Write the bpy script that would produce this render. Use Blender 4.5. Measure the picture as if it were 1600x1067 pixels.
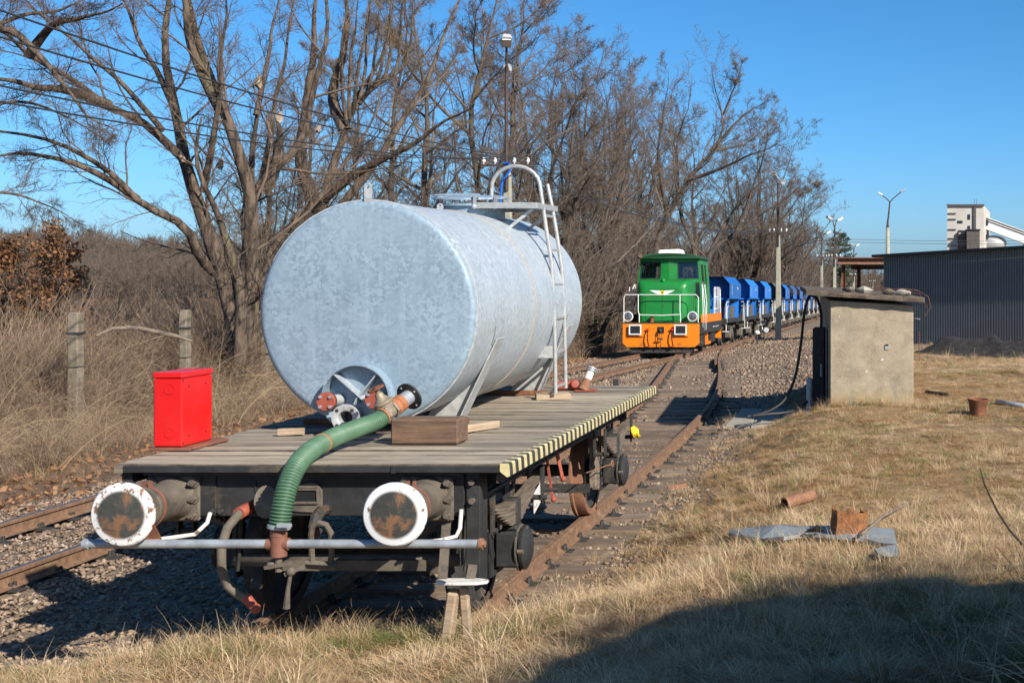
import bpy, math, random
import numpy as np
from mathutils import Vector, Matrix

random.seed(7)
RNG = np.random.default_rng(11)
for _o in list(bpy.data.objects):
    bpy.data.objects.remove(_o)
SC = bpy.context.scene
COL = SC.collection

# ---------------------------------------------------------------- camera
# level, lens-shifted view along the siding; +Y runs away along the rails, rail tops near the wagon are z = 0
CAM_H = 2.64
FPX, CX, CY = 2010.0, 1372.0, 420.0          # focal length and vanishing point on a 1600 x 1067 plate
cam_d = bpy.data.cameras.new('camera')
cam = bpy.data.objects.new('camera', cam_d)
COL.objects.link(cam)
cam.location = (0, 0, CAM_H)
cam.rotation_euler = (math.pi / 2, 0, 0)
cam_d.sensor_width = 36.0
cam_d.lens = FPX / 1600 * 36.0
cam_d.shift_x = 0.5 - CX / 1600
cam_d.shift_y = -(1067 / 2 - CY) / 1600
cam_d.clip_start = 0.1
cam_d.clip_end = 3000
SC.camera = cam

# ---------------------------------------------------------------- light
SUN_DIR = Vector((1.18, -1.06, 1.0)).normalized()     # towards the sun
world = bpy.data.worlds.new('World')
SC.world = world
world.use_nodes = True
wn = world.node_tree.nodes
wn.clear()
w_out = wn.new('ShaderNodeOutputWorld')
w_bg = wn.new('ShaderNodeBackground')
w_sky = wn.new('ShaderNodeTexSky')
w_sky.sky_type = 'NISHITA'
w_sky.sun_disc = False
w_sky.sun_elevation = math.asin(SUN_DIR.z)
w_sky.sun_rotation = math.atan2(SUN_DIR.x, SUN_DIR.y)
w_sky.altitude = 300
w_sky.air_density = 0.8
w_sky.dust_density = 0.9
w_sky.ozone_density = 10.0
w_bg.inputs['Strength'].default_value = 0.1
w_hs = wn.new('ShaderNodeHueSaturation')
w_hs.inputs['Saturation'].default_value = 1.08
w_hs.inputs['Hue'].default_value = 0.49
world.node_tree.links.new(w_sky.outputs[0], w_hs.inputs['Color'])
world.node_tree.links.new(w_hs.outputs[0], w_bg.inputs[0])
world.node_tree.links.new(w_bg.outputs[0], w_out.inputs[0])
sun_d = bpy.data.lights.new('sun', 'SUN')
sun_d.energy = 5.0
sun_d.angle = math.radians(0.53)
sun_d.color = (1.0, 0.93, 0.82)
sun = bpy.data.objects.new('sun', sun_d)
COL.objects.link(sun)
sun.location = SUN_DIR * 60
sun.rotation_euler = SUN_DIR.to_track_quat('Z', 'Y').to_euler()
SC.view_settings.view_transform = 'Standard'
SC.view_settings.look = 'None'
SC.view_settings.exposure = 0.6
SC.view_settings.gamma = 1.0
SC.view_settings.use_curve_mapping = False
SC.cycles.max_bounces = 6
SC.cycles.transparent_max_bounces = 12


def at(x, y, Y):
    """world point seen at plate position (x, y) when it stands Y metres away"""
    return Vector(((x - CX) * Y / FPX, Y, CAM_H - (y - CY) * Y / FPX))


def sstep(a, b, x):
    t = np.clip((np.asarray(x, float) - a) / (b - a), 0, 1)
    return t * t * (3 - 2 * t)


# ---------------------------------------------------------------- node helpers / materials
def _n(nt, kind, **kw):
    n = nt.nodes.new(kind)
    for k, v in kw.items():
        if k in n.inputs:
            n.inputs[k].default_value = v
        else:
            setattr(n, k, v)
    return n


def rgb(c):
    return (c[0], c[1], c[2], 1.0)


def new_mat(name):
    m = bpy.data.materials.new(name)
    m.use_nodes = True
    nt = m.node_tree
    nt.nodes.clear()
    out = nt.nodes.new('ShaderNodeOutputMaterial')
    b = nt.nodes.new('ShaderNodeBsdfPrincipled')
    nt.links.new(b.outputs[0], out.inputs[0])
    return m, nt, b


def ramp(nt, fac, stops, interp='LINEAR'):
    r = nt.nodes.new('ShaderNodeValToRGB')
    r.color_ramp.interpolation = interp
    e = r.color_ramp.elements
    while len(e) < len(stops):
        e.new(0.5)
    for i, (p, c) in enumerate(stops):
        e[i].position = p
        e[i].color = rgb(c) if not isinstance(c, (int, float)) else (c, c, c, 1)
    nt.links.new(fac, r.inputs[0])
    return r.outputs[0]


def mix(nt, fac, a, b, mode='MIX'):
    m = nt.nodes.new('ShaderNodeMix')
    m.data_type = 'RGBA'
    m.blend_type = mode
    for sock, v in ((m.inputs[0], fac), (m.inputs[6], a), (m.inputs[7], b)):
        if hasattr(v, 'is_linked'):
            nt.links.new(v, sock)
        elif isinstance(v, (int, float)):
            sock.default_value = v
        else:
            sock.default_value = rgb(v)
    return m.outputs[2]


def coords(nt, scale=(1, 1, 1), kind='Object', rot=(0, 0, 0)):
    tc = nt.nodes.new('ShaderNodeTexCoord')
    mp = nt.nodes.new('ShaderNodeMapping')
    mp.inputs['Scale'].default_value = scale
    mp.inputs['Rotation'].default_value = rot
    nt.links.new(tc.outputs[kind], mp.inputs[0])
    return mp.outputs[0]


def noise(nt, vec, scale, detail=4, rough=0.6, dist=0.0):
    n = nt.nodes.new('ShaderNodeTexNoise')
    n.inputs['Scale'].default_value = scale
    n.inputs['Detail'].default_value = detail
    n.inputs['Roughness'].default_value = rough
    n.inputs['Distortion'].default_value = dist
    if vec is not None:
        nt.links.new(vec, n.inputs['Vector'])
    return n.outputs[0]


def bump(nt, b, h, strength=0.3, dist=0.02):
    bp = nt.nodes.new('ShaderNodeBump')
    bp.inputs['Strength'].default_value = strength
    bp.inputs['Distance'].default_value = dist
    nt.links.new(h, bp.inputs['Height'])
    nt.links.new(bp.outputs[0], b.inputs['Normal'])


def obj_random(nt):
    return nt.nodes.new('ShaderNodeObjectInfo').outputs['Random']


def mat(name, c, c2=None, rough=0.6, metal=0.0, scale=6.0, lo=0.35, hi=0.65, bmp=0.15, stretch=(1, 1, 1), rnd=0.0,
        c3=None, s3=2.0, t3=(0.55, 0.7), spec=0.4, bscale=None, bdist=0.01):
    """base colour broken by noise to a second colour, patches of a third (dirt, rust), fine relief"""
    m, nt, b = new_mat(name)
    v = coords(nt, stretch)
    c2 = c2 or tuple(x * 0.75 for x in c)
    f = noise(nt, v, scale, 6, 0.65)
    col = ramp(nt, f, [(lo, c2), (hi, c)])
    if c3:
        f3 = noise(nt, v, s3, 8, 0.7, 0.3)
        col = mix(nt, ramp(nt, f3, [(t3[0], 0.0), (t3[1], 1.0)]), col, c3)
    if rnd:
        hsv = nt.nodes.new('ShaderNodeHueSaturation')
        mr = nt.nodes.new('ShaderNodeMapRange')
        mr.inputs['To Min'].default_value = 1 - rnd
        mr.inputs['To Max'].default_value = 1 + rnd
        nt.links.new(obj_random(nt), mr.inputs[0])
        nt.links.new(mr.outputs[0], hsv.inputs['Value'])
        nt.links.new(col, hsv.inputs['Color'])
        col = hsv.outputs[0]
    nt.links.new(col, b.inputs['Base Color'])
    b.inputs['Roughness'].default_value = rough
    b.inputs['Metallic'].default_value = metal
    b.inputs['Specular IOR Level'].default_value = spec
    if bmp:
        bump(nt, b, noise(nt, v, bscale or scale * 4, 5, 0.7), bmp, bdist)
    return m


MT = {}
MT['black_steel'] = mat('black_steel', (0.035, 0.035, 0.036), (0.018, 0.018, 0.018), 0.6, 0, 5, c3=(0.11, 0.085, 0.06), s3=3.0, t3=(0.55, 0.72), bmp=0.35)
MT['dark_iron'] = mat('dark_iron', (0.05, 0.047, 0.043), (0.022, 0.021, 0.02), 0.7, 0, 8, c3=(0.13, 0.08, 0.05), s3=4, bmp=0.4)
MT['grimy_iron'] = mat('grimy_iron', (0.15, 0.125, 0.095), (0.085, 0.07, 0.055), 0.75, 0, 7, c3=(0.05, 0.045, 0.04), s3=4, bmp=0.4)
MT['rust'] = mat('rust', (0.22, 0.085, 0.04), (0.11, 0.045, 0.025), 0.85, 0, 9, c3=(0.33, 0.14, 0.06), s3=6, bmp=0.5)
MT['rust_pale'] = mat('rust_pale', (0.30, 0.15, 0.085), (0.18, 0.085, 0.05), 0.85, 0, 9, c3=(0.14, 0.07, 0.04), s3=5, bmp=0.4)
MT['rail_rust'] = mat('rail_rust', (0.235, 0.135, 0.08), (0.13, 0.075, 0.045), 0.8, 0, 14, c3=(0.32, 0.19, 0.105), s3=5, bmp=0.3)
MT['rail_shine'] = mat('rail_shine', (0.19, 0.17, 0.16), (0.10, 0.09, 0.085), 0.42, 0.5, 20, bmp=0.1)
MT['brown_steel'] = mat('brown_steel', (0.24, 0.10, 0.06), (0.15, 0.065, 0.045), 0.6, 0, 9, bmp=0.2)
MT['galv_pipe'] = mat('galv_pipe', (0.42, 0.45, 0.48), (0.26, 0.28, 0.30), 0.45, 0.35, 9, bmp=0.1, c3=(0.28, 0.16, 0.08), s3=2.4, t3=(0.62, 0.74))
MT['galv_tube'] = mat('galv_tube', (0.44, 0.44, 0.425), (0.32, 0.32, 0.31), 0.45, 0.3, 20, bmp=0.05)
MT['white_paint'] = mat('white_paint', (0.78, 0.78, 0.77), (0.62, 0.62, 0.60), 0.5, 0, 6, bmp=0.12)
MT['white_worn'] = mat('white_worn', (0.74, 0.73, 0.70), (0.55, 0.52, 0.47), 0.6, 0, 9, c3=(0.14, 0.09, 0.06), s3=9, t3=(0.56, 0.62), bmp=0.3)
MT['wood_grey'] = None
MT['red_paint'] = mat('red_paint', (0.66, 0.012, 0.012), (0.58, 0.010, 0.010), 0.36, 0, 3, bmp=0.03, c3=(0.50, 0.03, 0.022), s3=4, t3=(0.5, 0.8))
MT['red_flange'] = mat('red_flange', (0.36, 0.085, 0.05), (0.25, 0.06, 0.04), 0.6, 0, 14, bmp=0.2)
MT['orange_pipe'] = mat('orange_pipe', (0.42, 0.16, 0.07), (0.30, 0.115, 0.05), 0.65, 0, 14, bmp=0.2)
MT['brass_grey'] = mat('brass_grey', (0.33, 0.27, 0.19), (0.20, 0.165, 0.12), 0.55, 0.3, 16, bmp=0.2)
MT['hose_green'] = mat('hose_green', (0.095, 0.185, 0.11), (0.06, 0.13, 0.075), 0.5, 0, 5, bmp=0.05)
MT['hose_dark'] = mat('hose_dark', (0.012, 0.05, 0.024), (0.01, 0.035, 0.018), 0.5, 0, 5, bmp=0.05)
MT['rubber'] = mat('rubber', (0.018, 0.018, 0.019), (0.012, 0.012, 0.012), 0.5, 0, 8, bmp=0.1)
MT['tan_rubber'] = mat('tan_rubber', (0.17, 0.145, 0.11), (0.10, 0.085, 0.065), 0.8, 0, 12, bmp=0.3)
MT['concrete'] = mat('concrete', (0.36, 0.33, 0.27), (0.25, 0.225, 0.18), 0.9, 0, 5, bmp=0.4, c3=(0.20, 0.19, 0.165), s3=1.6)
MT['post_concrete'] = mat('post_concrete', (0.25, 0.205, 0.15), (0.13, 0.105, 0.078), 0.95, 0, 7, bmp=0.6, c3=(0.16, 0.15, 0.08), s3=4)
MT['pole_concrete'] = mat('pole_concrete', (0.36, 0.34, 0.27), (0.27, 0.26, 0.20), 0.9, 0, 5, bmp=0.3)
MT['pole_steel'] = mat('pole_steel', (0.085, 0.055, 0.045), (0.05, 0.035, 0.03), 0.7, 0, 5, bmp=0.2)
MT['lamp_grey'] = mat('lamp_grey', (0.42, 0.42, 0.42), (0.30, 0.30, 0.30), 0.5, 0, 8, bmp=0.05)
MT['porcelain'] = mat('porcelain', (0.75, 0.75, 0.72), (0.65, 0.65, 0.62), 0.3, 0, 8, bmp=0.0)
MT['blue_plastic'] = mat('blue_plastic', (0.01, 0.14, 0.60), (0.01, 0.11, 0.5), 0.4, 0, 8, bmp=0.0)
MT['wire'] = mat('wire', (0.04, 0.04, 0.042), (0.03, 0.03, 0.03), 0.6, 0, 8, bmp=0.0)
MT['loco_green'] = mat('loco_green', (0.010, 0.20, 0.035), (0.010, 0.165, 0.03), 0.38, 0, 3, bmp=0.04, c3=(0.055, 0.10, 0.045), s3=1.6, t3=(0.5, 0.75))
MT['roof_green'] = mat('roof_green', (0.018, 0.10, 0.045), (0.02, 0.075, 0.035), 0.55, 0, 4, bmp=0.05)
MT['orange_paint'] = mat('orange_paint', (0.80, 0.205, 0.004), (0.72, 0.175, 0.004), 0.45, 0, 3, bmp=0.05, c3=(0.36, 0.13, 0.03), s3=3, t3=(0.54, 0.75))
MT['cream'] = mat('cream', (0.62, 0.61, 0.55), (0.5, 0.49, 0.44), 0.5, 0, 5, bmp=0.03)
MT['hopper_blue'] = mat('hopper_blue', (0.012, 0.17, 0.54), (0.012, 0.135, 0.45), 0.45, 0, 3, bmp=0.06, rnd=0.3, c3=(0.05, 0.10, 0.22), s3=2.4, t3=(0.62, 0.8))
MT['hopper_grey'] = mat('hopper_grey', (0.10, 0.12, 0.13), (0.07, 0.085, 0.10), 0.6, 0, 3, bmp=0.06, c3=(0.03, 0.10, 0.25), s3=2.0)
MT['cladding'] = mat('cladding', (0.155, 0.17, 0.178), (0.135, 0.15, 0.158), 0.5, 0.1, 2, bmp=0.0)
MT['tower_wall'] = mat('tower_wall', (0.50, 0.47, 0.42), (0.40, 0.37, 0.33), 0.9, 0, 0.25, bmp=0.0, c3=(0.33, 0.30, 0.27), s3=0.12, t3=(0.55, 0.7))
MT['tower_dark'] = mat('tower_dark', (0.10, 0.085, 0.075), (0.07, 0.06, 0.055), 0.8, 0, 2, bmp=0.0)
MT['gallery_white'] = mat('gallery_white', (0.70, 0.70, 0.70), (0.6, 0.6, 0.6), 0.6, 0, 1, bmp=0.0)
MT['skin'] = mat('skin', (0.50, 0.30, 0.22), (0.45, 0.26, 0.19), 0.6, 0, 8, bmp=0.0)
MT['jacket_red'] = mat('jacket_red', (0.55, 0.02, 0.03), (0.45, 0.015, 0.02), 0.8, 0, 8, bmp=0.0)
MT['yellow_cloth'] = mat('yellow_cloth', (0.80, 0.55, 0.02), (0.70, 0.45, 0.02), 0.7, 0, 8, bmp=0.1)
MT['grey_sheet'] = mat('grey_sheet', (0.27, 0.30, 0.31), (0.20, 0.22, 0.23), 0.6, 0, 6, bmp=0.3, c3=(0.33, 0.26, 0.17), s3=5, t3=(0.55, 0.7))
MT['tan_dirt'] = mat('tan_dirt', (0.30, 0.22, 0.14), (0.2, 0.15, 0.1), 0.95, 0, 10, bmp=0.5)
MT['black_twig'] = mat('black_twig', (0.03, 0.022, 0.018), (0.02, 0.016, 0.014), 0.8, 0, 8, bmp=0.0)
MT['bark'] = mat('bark', (0.155, 0.112, 0.08), (0.036, 0.026, 0.02), 0.95, 0, 9, 0.40, 0.58, bmp=1.0, stretch=(1, 1, 0.22), bscale=14, bdist=0.05, c3=(0.16, 0.15, 0.075), s3=1.2, t3=(0.58, 0.75))
MT['bark_b'] = mat('bark_b', (0.125, 0.098, 0.076), (0.055, 0.043, 0.034), 0.95, 0, 8, bmp=0.7, stretch=(1, 1, 0.3), bdist=0.03)
MT['twig'] = mat('twig', (0.165, 0.118, 0.084), (0.085, 0.06, 0.045), 0.9, 0, 2.0, bmp=0.0)
MT['twig_b'] = mat('twig_b', (0.175, 0.13, 0.096), (0.10, 0.075, 0.058), 0.9, 0, 0.6, bmp=0.0)
MT['willow_twig'] = mat('willow_twig', (0.21, 0.15, 0.085), (0.12, 0.086, 0.052), 0.85, 0, 1.2, bmp=0.0)
MT['break_wood'] = mat('break_wood', (0.38, 0.30, 0.215), (0.25, 0.185, 0.13), 0.9, 0, 8, bmp=0.3)
MT['pine'] = mat('pine', (0.035, 0.065, 0.028), (0.02, 0.04, 0.02), 0.9, 0, 1.0, bmp=0.0)


def _wood(name, a, b, c, rnd=0.25, along='X'):
    m, nt, bs = new_mat(name)
    st = {'X': (0.7, 9, 9), 'Y': (9, 0.7, 9), 'Z': (9, 9, 0.7)}[along]
    tc = nt.nodes.new('ShaderNodeTexCoord')
    off = nt.nodes.new('ShaderNodeVectorMath')
    off.operation = 'ADD'
    cmb = nt.nodes.new('ShaderNodeCombineXYZ')
    ml = nt.nodes.new('ShaderNodeMath')
    ml.operation = 'MULTIPLY'
    ml.inputs[1].default_value = 37.0
    r = obj_random(nt)
    nt.links.new(r, ml.inputs[0])
    for i in range(3):
        nt.links.new(ml.outputs[0], cmb.inputs[i])
    nt.links.new(tc.outputs['Object'], off.inputs[0])
    nt.links.new(cmb.outputs[0], off.inputs[1])
    mp = nt.nodes.new('ShaderNodeMapping')
    mp.inputs['Scale'].default_value = st
    nt.links.new(off.outputs[0], mp.inputs[0])
    f = noise(nt, mp.outputs[0], 3.2, 8, 0.72, 0.4)
    col = ramp(nt, f, [(0.28, c), (0.46, b), (0.68, a)])
    f2 = noise(nt, off.outputs[0], 1.7, 5, 0.65)
    col = mix(nt, ramp(nt, f2, [(0.5, 0.0), (0.75, 0.55)]), col, tuple(x * 0.55 for x in b))
    hsv = nt.nodes.new('ShaderNodeHueSaturation')
    mr = nt.nodes.new('ShaderNodeMapRange')
    mr.inputs['To Min'].default_value = 1 - rnd
    mr.inputs['To Max'].default_value = 1 + rnd * 0.6
    nt.links.new(r, mr.inputs[0])
    nt.links.new(mr.outputs[0], hsv.inputs['Value'])
    nt.links.new(col, hsv.inputs['Color'])
    nt.links.new(hsv.outputs[0], bs.inputs['Base Color'])
    bs.inputs['Roughness'].default_value = 0.85
    bump(nt, bs, f, 0.55, 0.012)
    return m


MT['wood_grey'] = _wood('wood_grey', (0.44, 0.37, 0.28), (0.285, 0.235, 0.172), (0.08, 0.062, 0.047), 0.36)
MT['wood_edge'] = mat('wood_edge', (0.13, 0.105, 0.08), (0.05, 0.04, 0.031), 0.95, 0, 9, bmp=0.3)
MT['wood_block'] = _wood('wood_block', (0.20, 0.12, 0.07), (0.115, 0.068, 0.042), (0.03, 0.02, 0.015), 0.15)
MT['wood_tan'] = _wood('wood_tan', (0.46, 0.35, 0.235), (0.33, 0.245, 0.165), (0.19, 0.135, 0.09), 0.2)
MT['spring_wood'] = _wood('spring_wood', (0.26, 0.205, 0.155), (0.15, 0.115, 0.085), (0.05, 0.04, 0.03), 0.2, 'Y')
MT['sleeper'] = _wood('sleeper', (0.29, 0.215, 0.155), (0.165, 0.118, 0.085), (0.06, 0.044, 0.034), 0.35)


def _galv(name, c_hi, c_lo, vs=34.0, metal=0.25, rough=0.5):
    m, nt, b = new_mat(name)
    v = coords(nt)
    warp = noise(nt, v, 9, 3, 0.6)
    vm = nt.nodes.new('ShaderNodeVectorMath')
    vm.operation = 'MULTIPLY_ADD'
    cx = nt.nodes.new('ShaderNodeCombineXYZ')
    for i in range(3):
        nt.links.new(warp, cx.inputs[i])
    nt.links.new(cx.outputs[0], vm.inputs[0])
    vm.inputs[1].default_value = (0.05, 0.02, 0.04)
    nt.links.new(v, vm.inputs[2])
    vo = nt.nodes.new('ShaderNodeTexVoronoi')
    vo.inputs['Scale'].default_value = vs
    nt.links.new(vm.outputs[0], vo.inputs['Vector'])
    sep = nt.nodes.new('ShaderNodeSeparateColor')
    nt.links.new(vo.outputs['Color'], sep.inputs[0])
    f1 = noise(nt, v, 2.2, 6, 0.7, 0.5)
    big = ramp(nt, f1, [(0.3, c_lo), (0.66, c_hi)])
    small = ramp(nt, sep.outputs[0], [(0.0, tuple(x * 0.86 for x in c_lo)), (0.42, c_lo), (0.6, c_hi), (1.0, tuple(min(1, x * 1.12) for x in c_hi))])
    patch = ramp(nt, noise(nt, v, 5.5, 7, 0.75), [(0.42, 0.12), (0.62, 0.75)])
    col = mix(nt, patch, big, small)
    streak = noise(nt, coords(nt, (7, 7, 0.35)), 2.4, 4, 0.6)
    col = mix(nt, ramp(nt, streak, [(0.50, 0.0), (0.75, 0.35)]), col, tuple(min(1, x * 1.2) for x in c_hi))
    nt.links.new(col, b.inputs['Base Color'])
    b.inputs['Metallic'].default_value = metal
    rr = ramp(nt, sep.outputs[1], [(0.0, rough - 0.10), (1.0, rough + 0.12)])
    nt.links.new(rr, b.inputs['Roughness'])
    bump(nt, b, noise(nt, v, 3, 4, 0.6), 0.12, 0.02)
    return m


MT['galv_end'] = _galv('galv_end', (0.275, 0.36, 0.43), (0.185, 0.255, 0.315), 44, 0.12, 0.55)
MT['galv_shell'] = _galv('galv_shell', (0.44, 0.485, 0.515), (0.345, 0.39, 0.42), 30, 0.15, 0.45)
MT['galv_leg'] = _galv('galv_leg', (0.50, 0.51, 0.50), (0.38, 0.39, 0.385), 30, 0.25, 0.5)


def _stripes():
    m, nt, b = new_mat('hazard_stripes')
    tc = nt.nodes.new('ShaderNodeTexCoord')
    sp = nt.nodes.new('ShaderNodeSeparateXYZ')
    nt.links.new(tc.outputs['Object'], sp.inputs[0])
    ma = nt.nodes.new('ShaderNodeMath'); ma.operation = 'MULTIPLY_ADD'
    ma.inputs[1].default_value = 0.22
    nt.links.new(sp.outputs[2], ma.inputs[0]); nt.links.new(sp.outputs[1], ma.inputs[2])
    wob = nt.nodes.new('ShaderNodeMath'); wob.operation = 'MULTIPLY_ADD'
    wob.inputs[1].default_value = 0.02
    nt.links.new(noise(nt, tc.outputs['Object'], 14, 2), wob.inputs[0]); nt.links.new(ma.outputs[0], wob.inputs[2])
    dv = nt.nodes.new('ShaderNodeMath'); dv.operation = 'DIVIDE'; dv.inputs[1].default_value = 0.145
    nt.links.new(wob.outputs[0], dv.inputs[0])
    fr = nt.nodes.new('ShaderNodeMath'); fr.operation = 'FRACT'
    nt.links.new(dv.outputs[0], fr.inputs[0])
    y = ramp(nt, noise(nt, tc.outputs['Object'], 9, 5), [(0.3, (0.46, 0.38, 0.18)), (0.6, (0.66, 0.57, 0.30))])
    k = (0.045, 0.043, 0.04)
    col = mix(nt, ramp(nt, fr.outputs[0], [(0.0, 0.0), (0.48, 0.0), (0.52, 1.0), (0.97, 1.0), (1.0, 0.0)]), k, y)
    worn = ramp(nt, noise(nt, tc.outputs['Object'], 26, 6, 0.7), [(0.60, 0.0), (0.70, 0.8)])
    col = mix(nt, worn, col, (0.25, 0.2, 0.15))
    nt.links.new(col, b.inputs['Base Color'])
    b.inputs['Roughness'].default_value = 0.6
    bump(nt, b, noise(nt, tc.outputs['Object'], 40, 4), 0.2, 0.01)
    return m


MT['stripes'] = _stripes()


def _radial(name, centre, ring, r_in, r_band=0.01, rust=(0.20, 0.10, 0.05), worn=0.62):
    """a painted disc: dark greasy middle, painted outer ring; object x/z are the disc plane"""
    m, nt, b = new_mat(name)
    tc = nt.nodes.new('ShaderNodeTexCoord')
    mp = nt.nodes.new('ShaderNodeMapping')
    mp.inputs['Scale'].default_value = (1, 0, 1)
    nt.links.new(tc.outputs['Object'], mp.inputs[0])
    ln = nt.nodes.new('ShaderNodeVectorMath'); ln.operation = 'LENGTH'
    nt.links.new(mp.outputs[0], ln.inputs[0])
    n1 = noise(nt, tc.outputs['Object'], 9, 6, 0.7)
    f = ramp(nt, ln.outputs['Value'], [(r_in - r_band, 0.0), (r_in + r_band, 1.0)])
    mid = ramp(nt, noise(nt, tc.outputs['Object'], 5.5, 7, 0.7, 0.4), [(0.36, tuple(x * 0.6 for x in centre)), (0.50, centre), (0.58, rust), (0.72, tuple(x * 0.7 for x in rust))])
    rim = mix(nt, ramp(nt, noise(nt, tc.outputs['Object'], 17, 6, 0.7), [(worn, 0.0), (worn + 0.05, 1.0)]), ring, rust)
    nt.links.new(mix(nt, f, mid, rim), b.inputs['Base Color'])
    b.inputs['Roughness'].default_value = 0.6
    bump(nt, b, n1, 0.25, 0.01)
    return m


MT['buffer_face_a'] = _radial('buffer_face_a', (0.055, 0.055, 0.048), (0.74, 0.73, 0.70), 0.155, worn=0.53)
MT['buffer_face_b'] = _radial('buffer_face_b', (0.045, 0.046, 0.04), (0.74, 0.74, 0.74), 0.155, worn=0.585)


def _glass():
    m = bpy.data.materials.new('cab_glass')
    m.use_nodes = True
    nt = m.node_tree
    nt.nodes.clear()
    out = nt.nodes.new('ShaderNodeOutputMaterial')
    tr = nt.nodes.new('ShaderNodeBsdfTransparent')
    tr.inputs[0].default_value = (0.86, 0.90, 0.90, 1)
    gl = nt.nodes.new('ShaderNodeBsdfGlossy')
    gl.inputs['Roughness'].default_value = 0.02
    fr = nt.nodes.new('ShaderNodeFresnel')
    fr.inputs[0].default_value = 1.5
    mx = nt.nodes.new('ShaderNodeMixShader')
    nt.links.new(fr.outputs[0], mx.inputs[0])
    nt.links.new(tr.outputs[0], mx.inputs[1])
    nt.links.new(gl.outputs[0], mx.inputs[2])
    nt.links.new(mx.outputs[0], out.inputs[0])
    return m


MT['glass'] = _glass()
MT['dark_glass'] = mat('dark_glass', (0.02, 0.022, 0.025), (0.015, 0.016, 0.018), 0.08, 0, 2, bmp=0.0, spec=0.6)
MT['lamp_glass'] = mat('lamp_glass', (0.30, 0.31, 0.32), (0.06, 0.06, 0.065), 0.12, 0.5, 9, bmp=0.0)

# ---------------------------------------------------------------- mesh builder
ORG = {}


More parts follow.
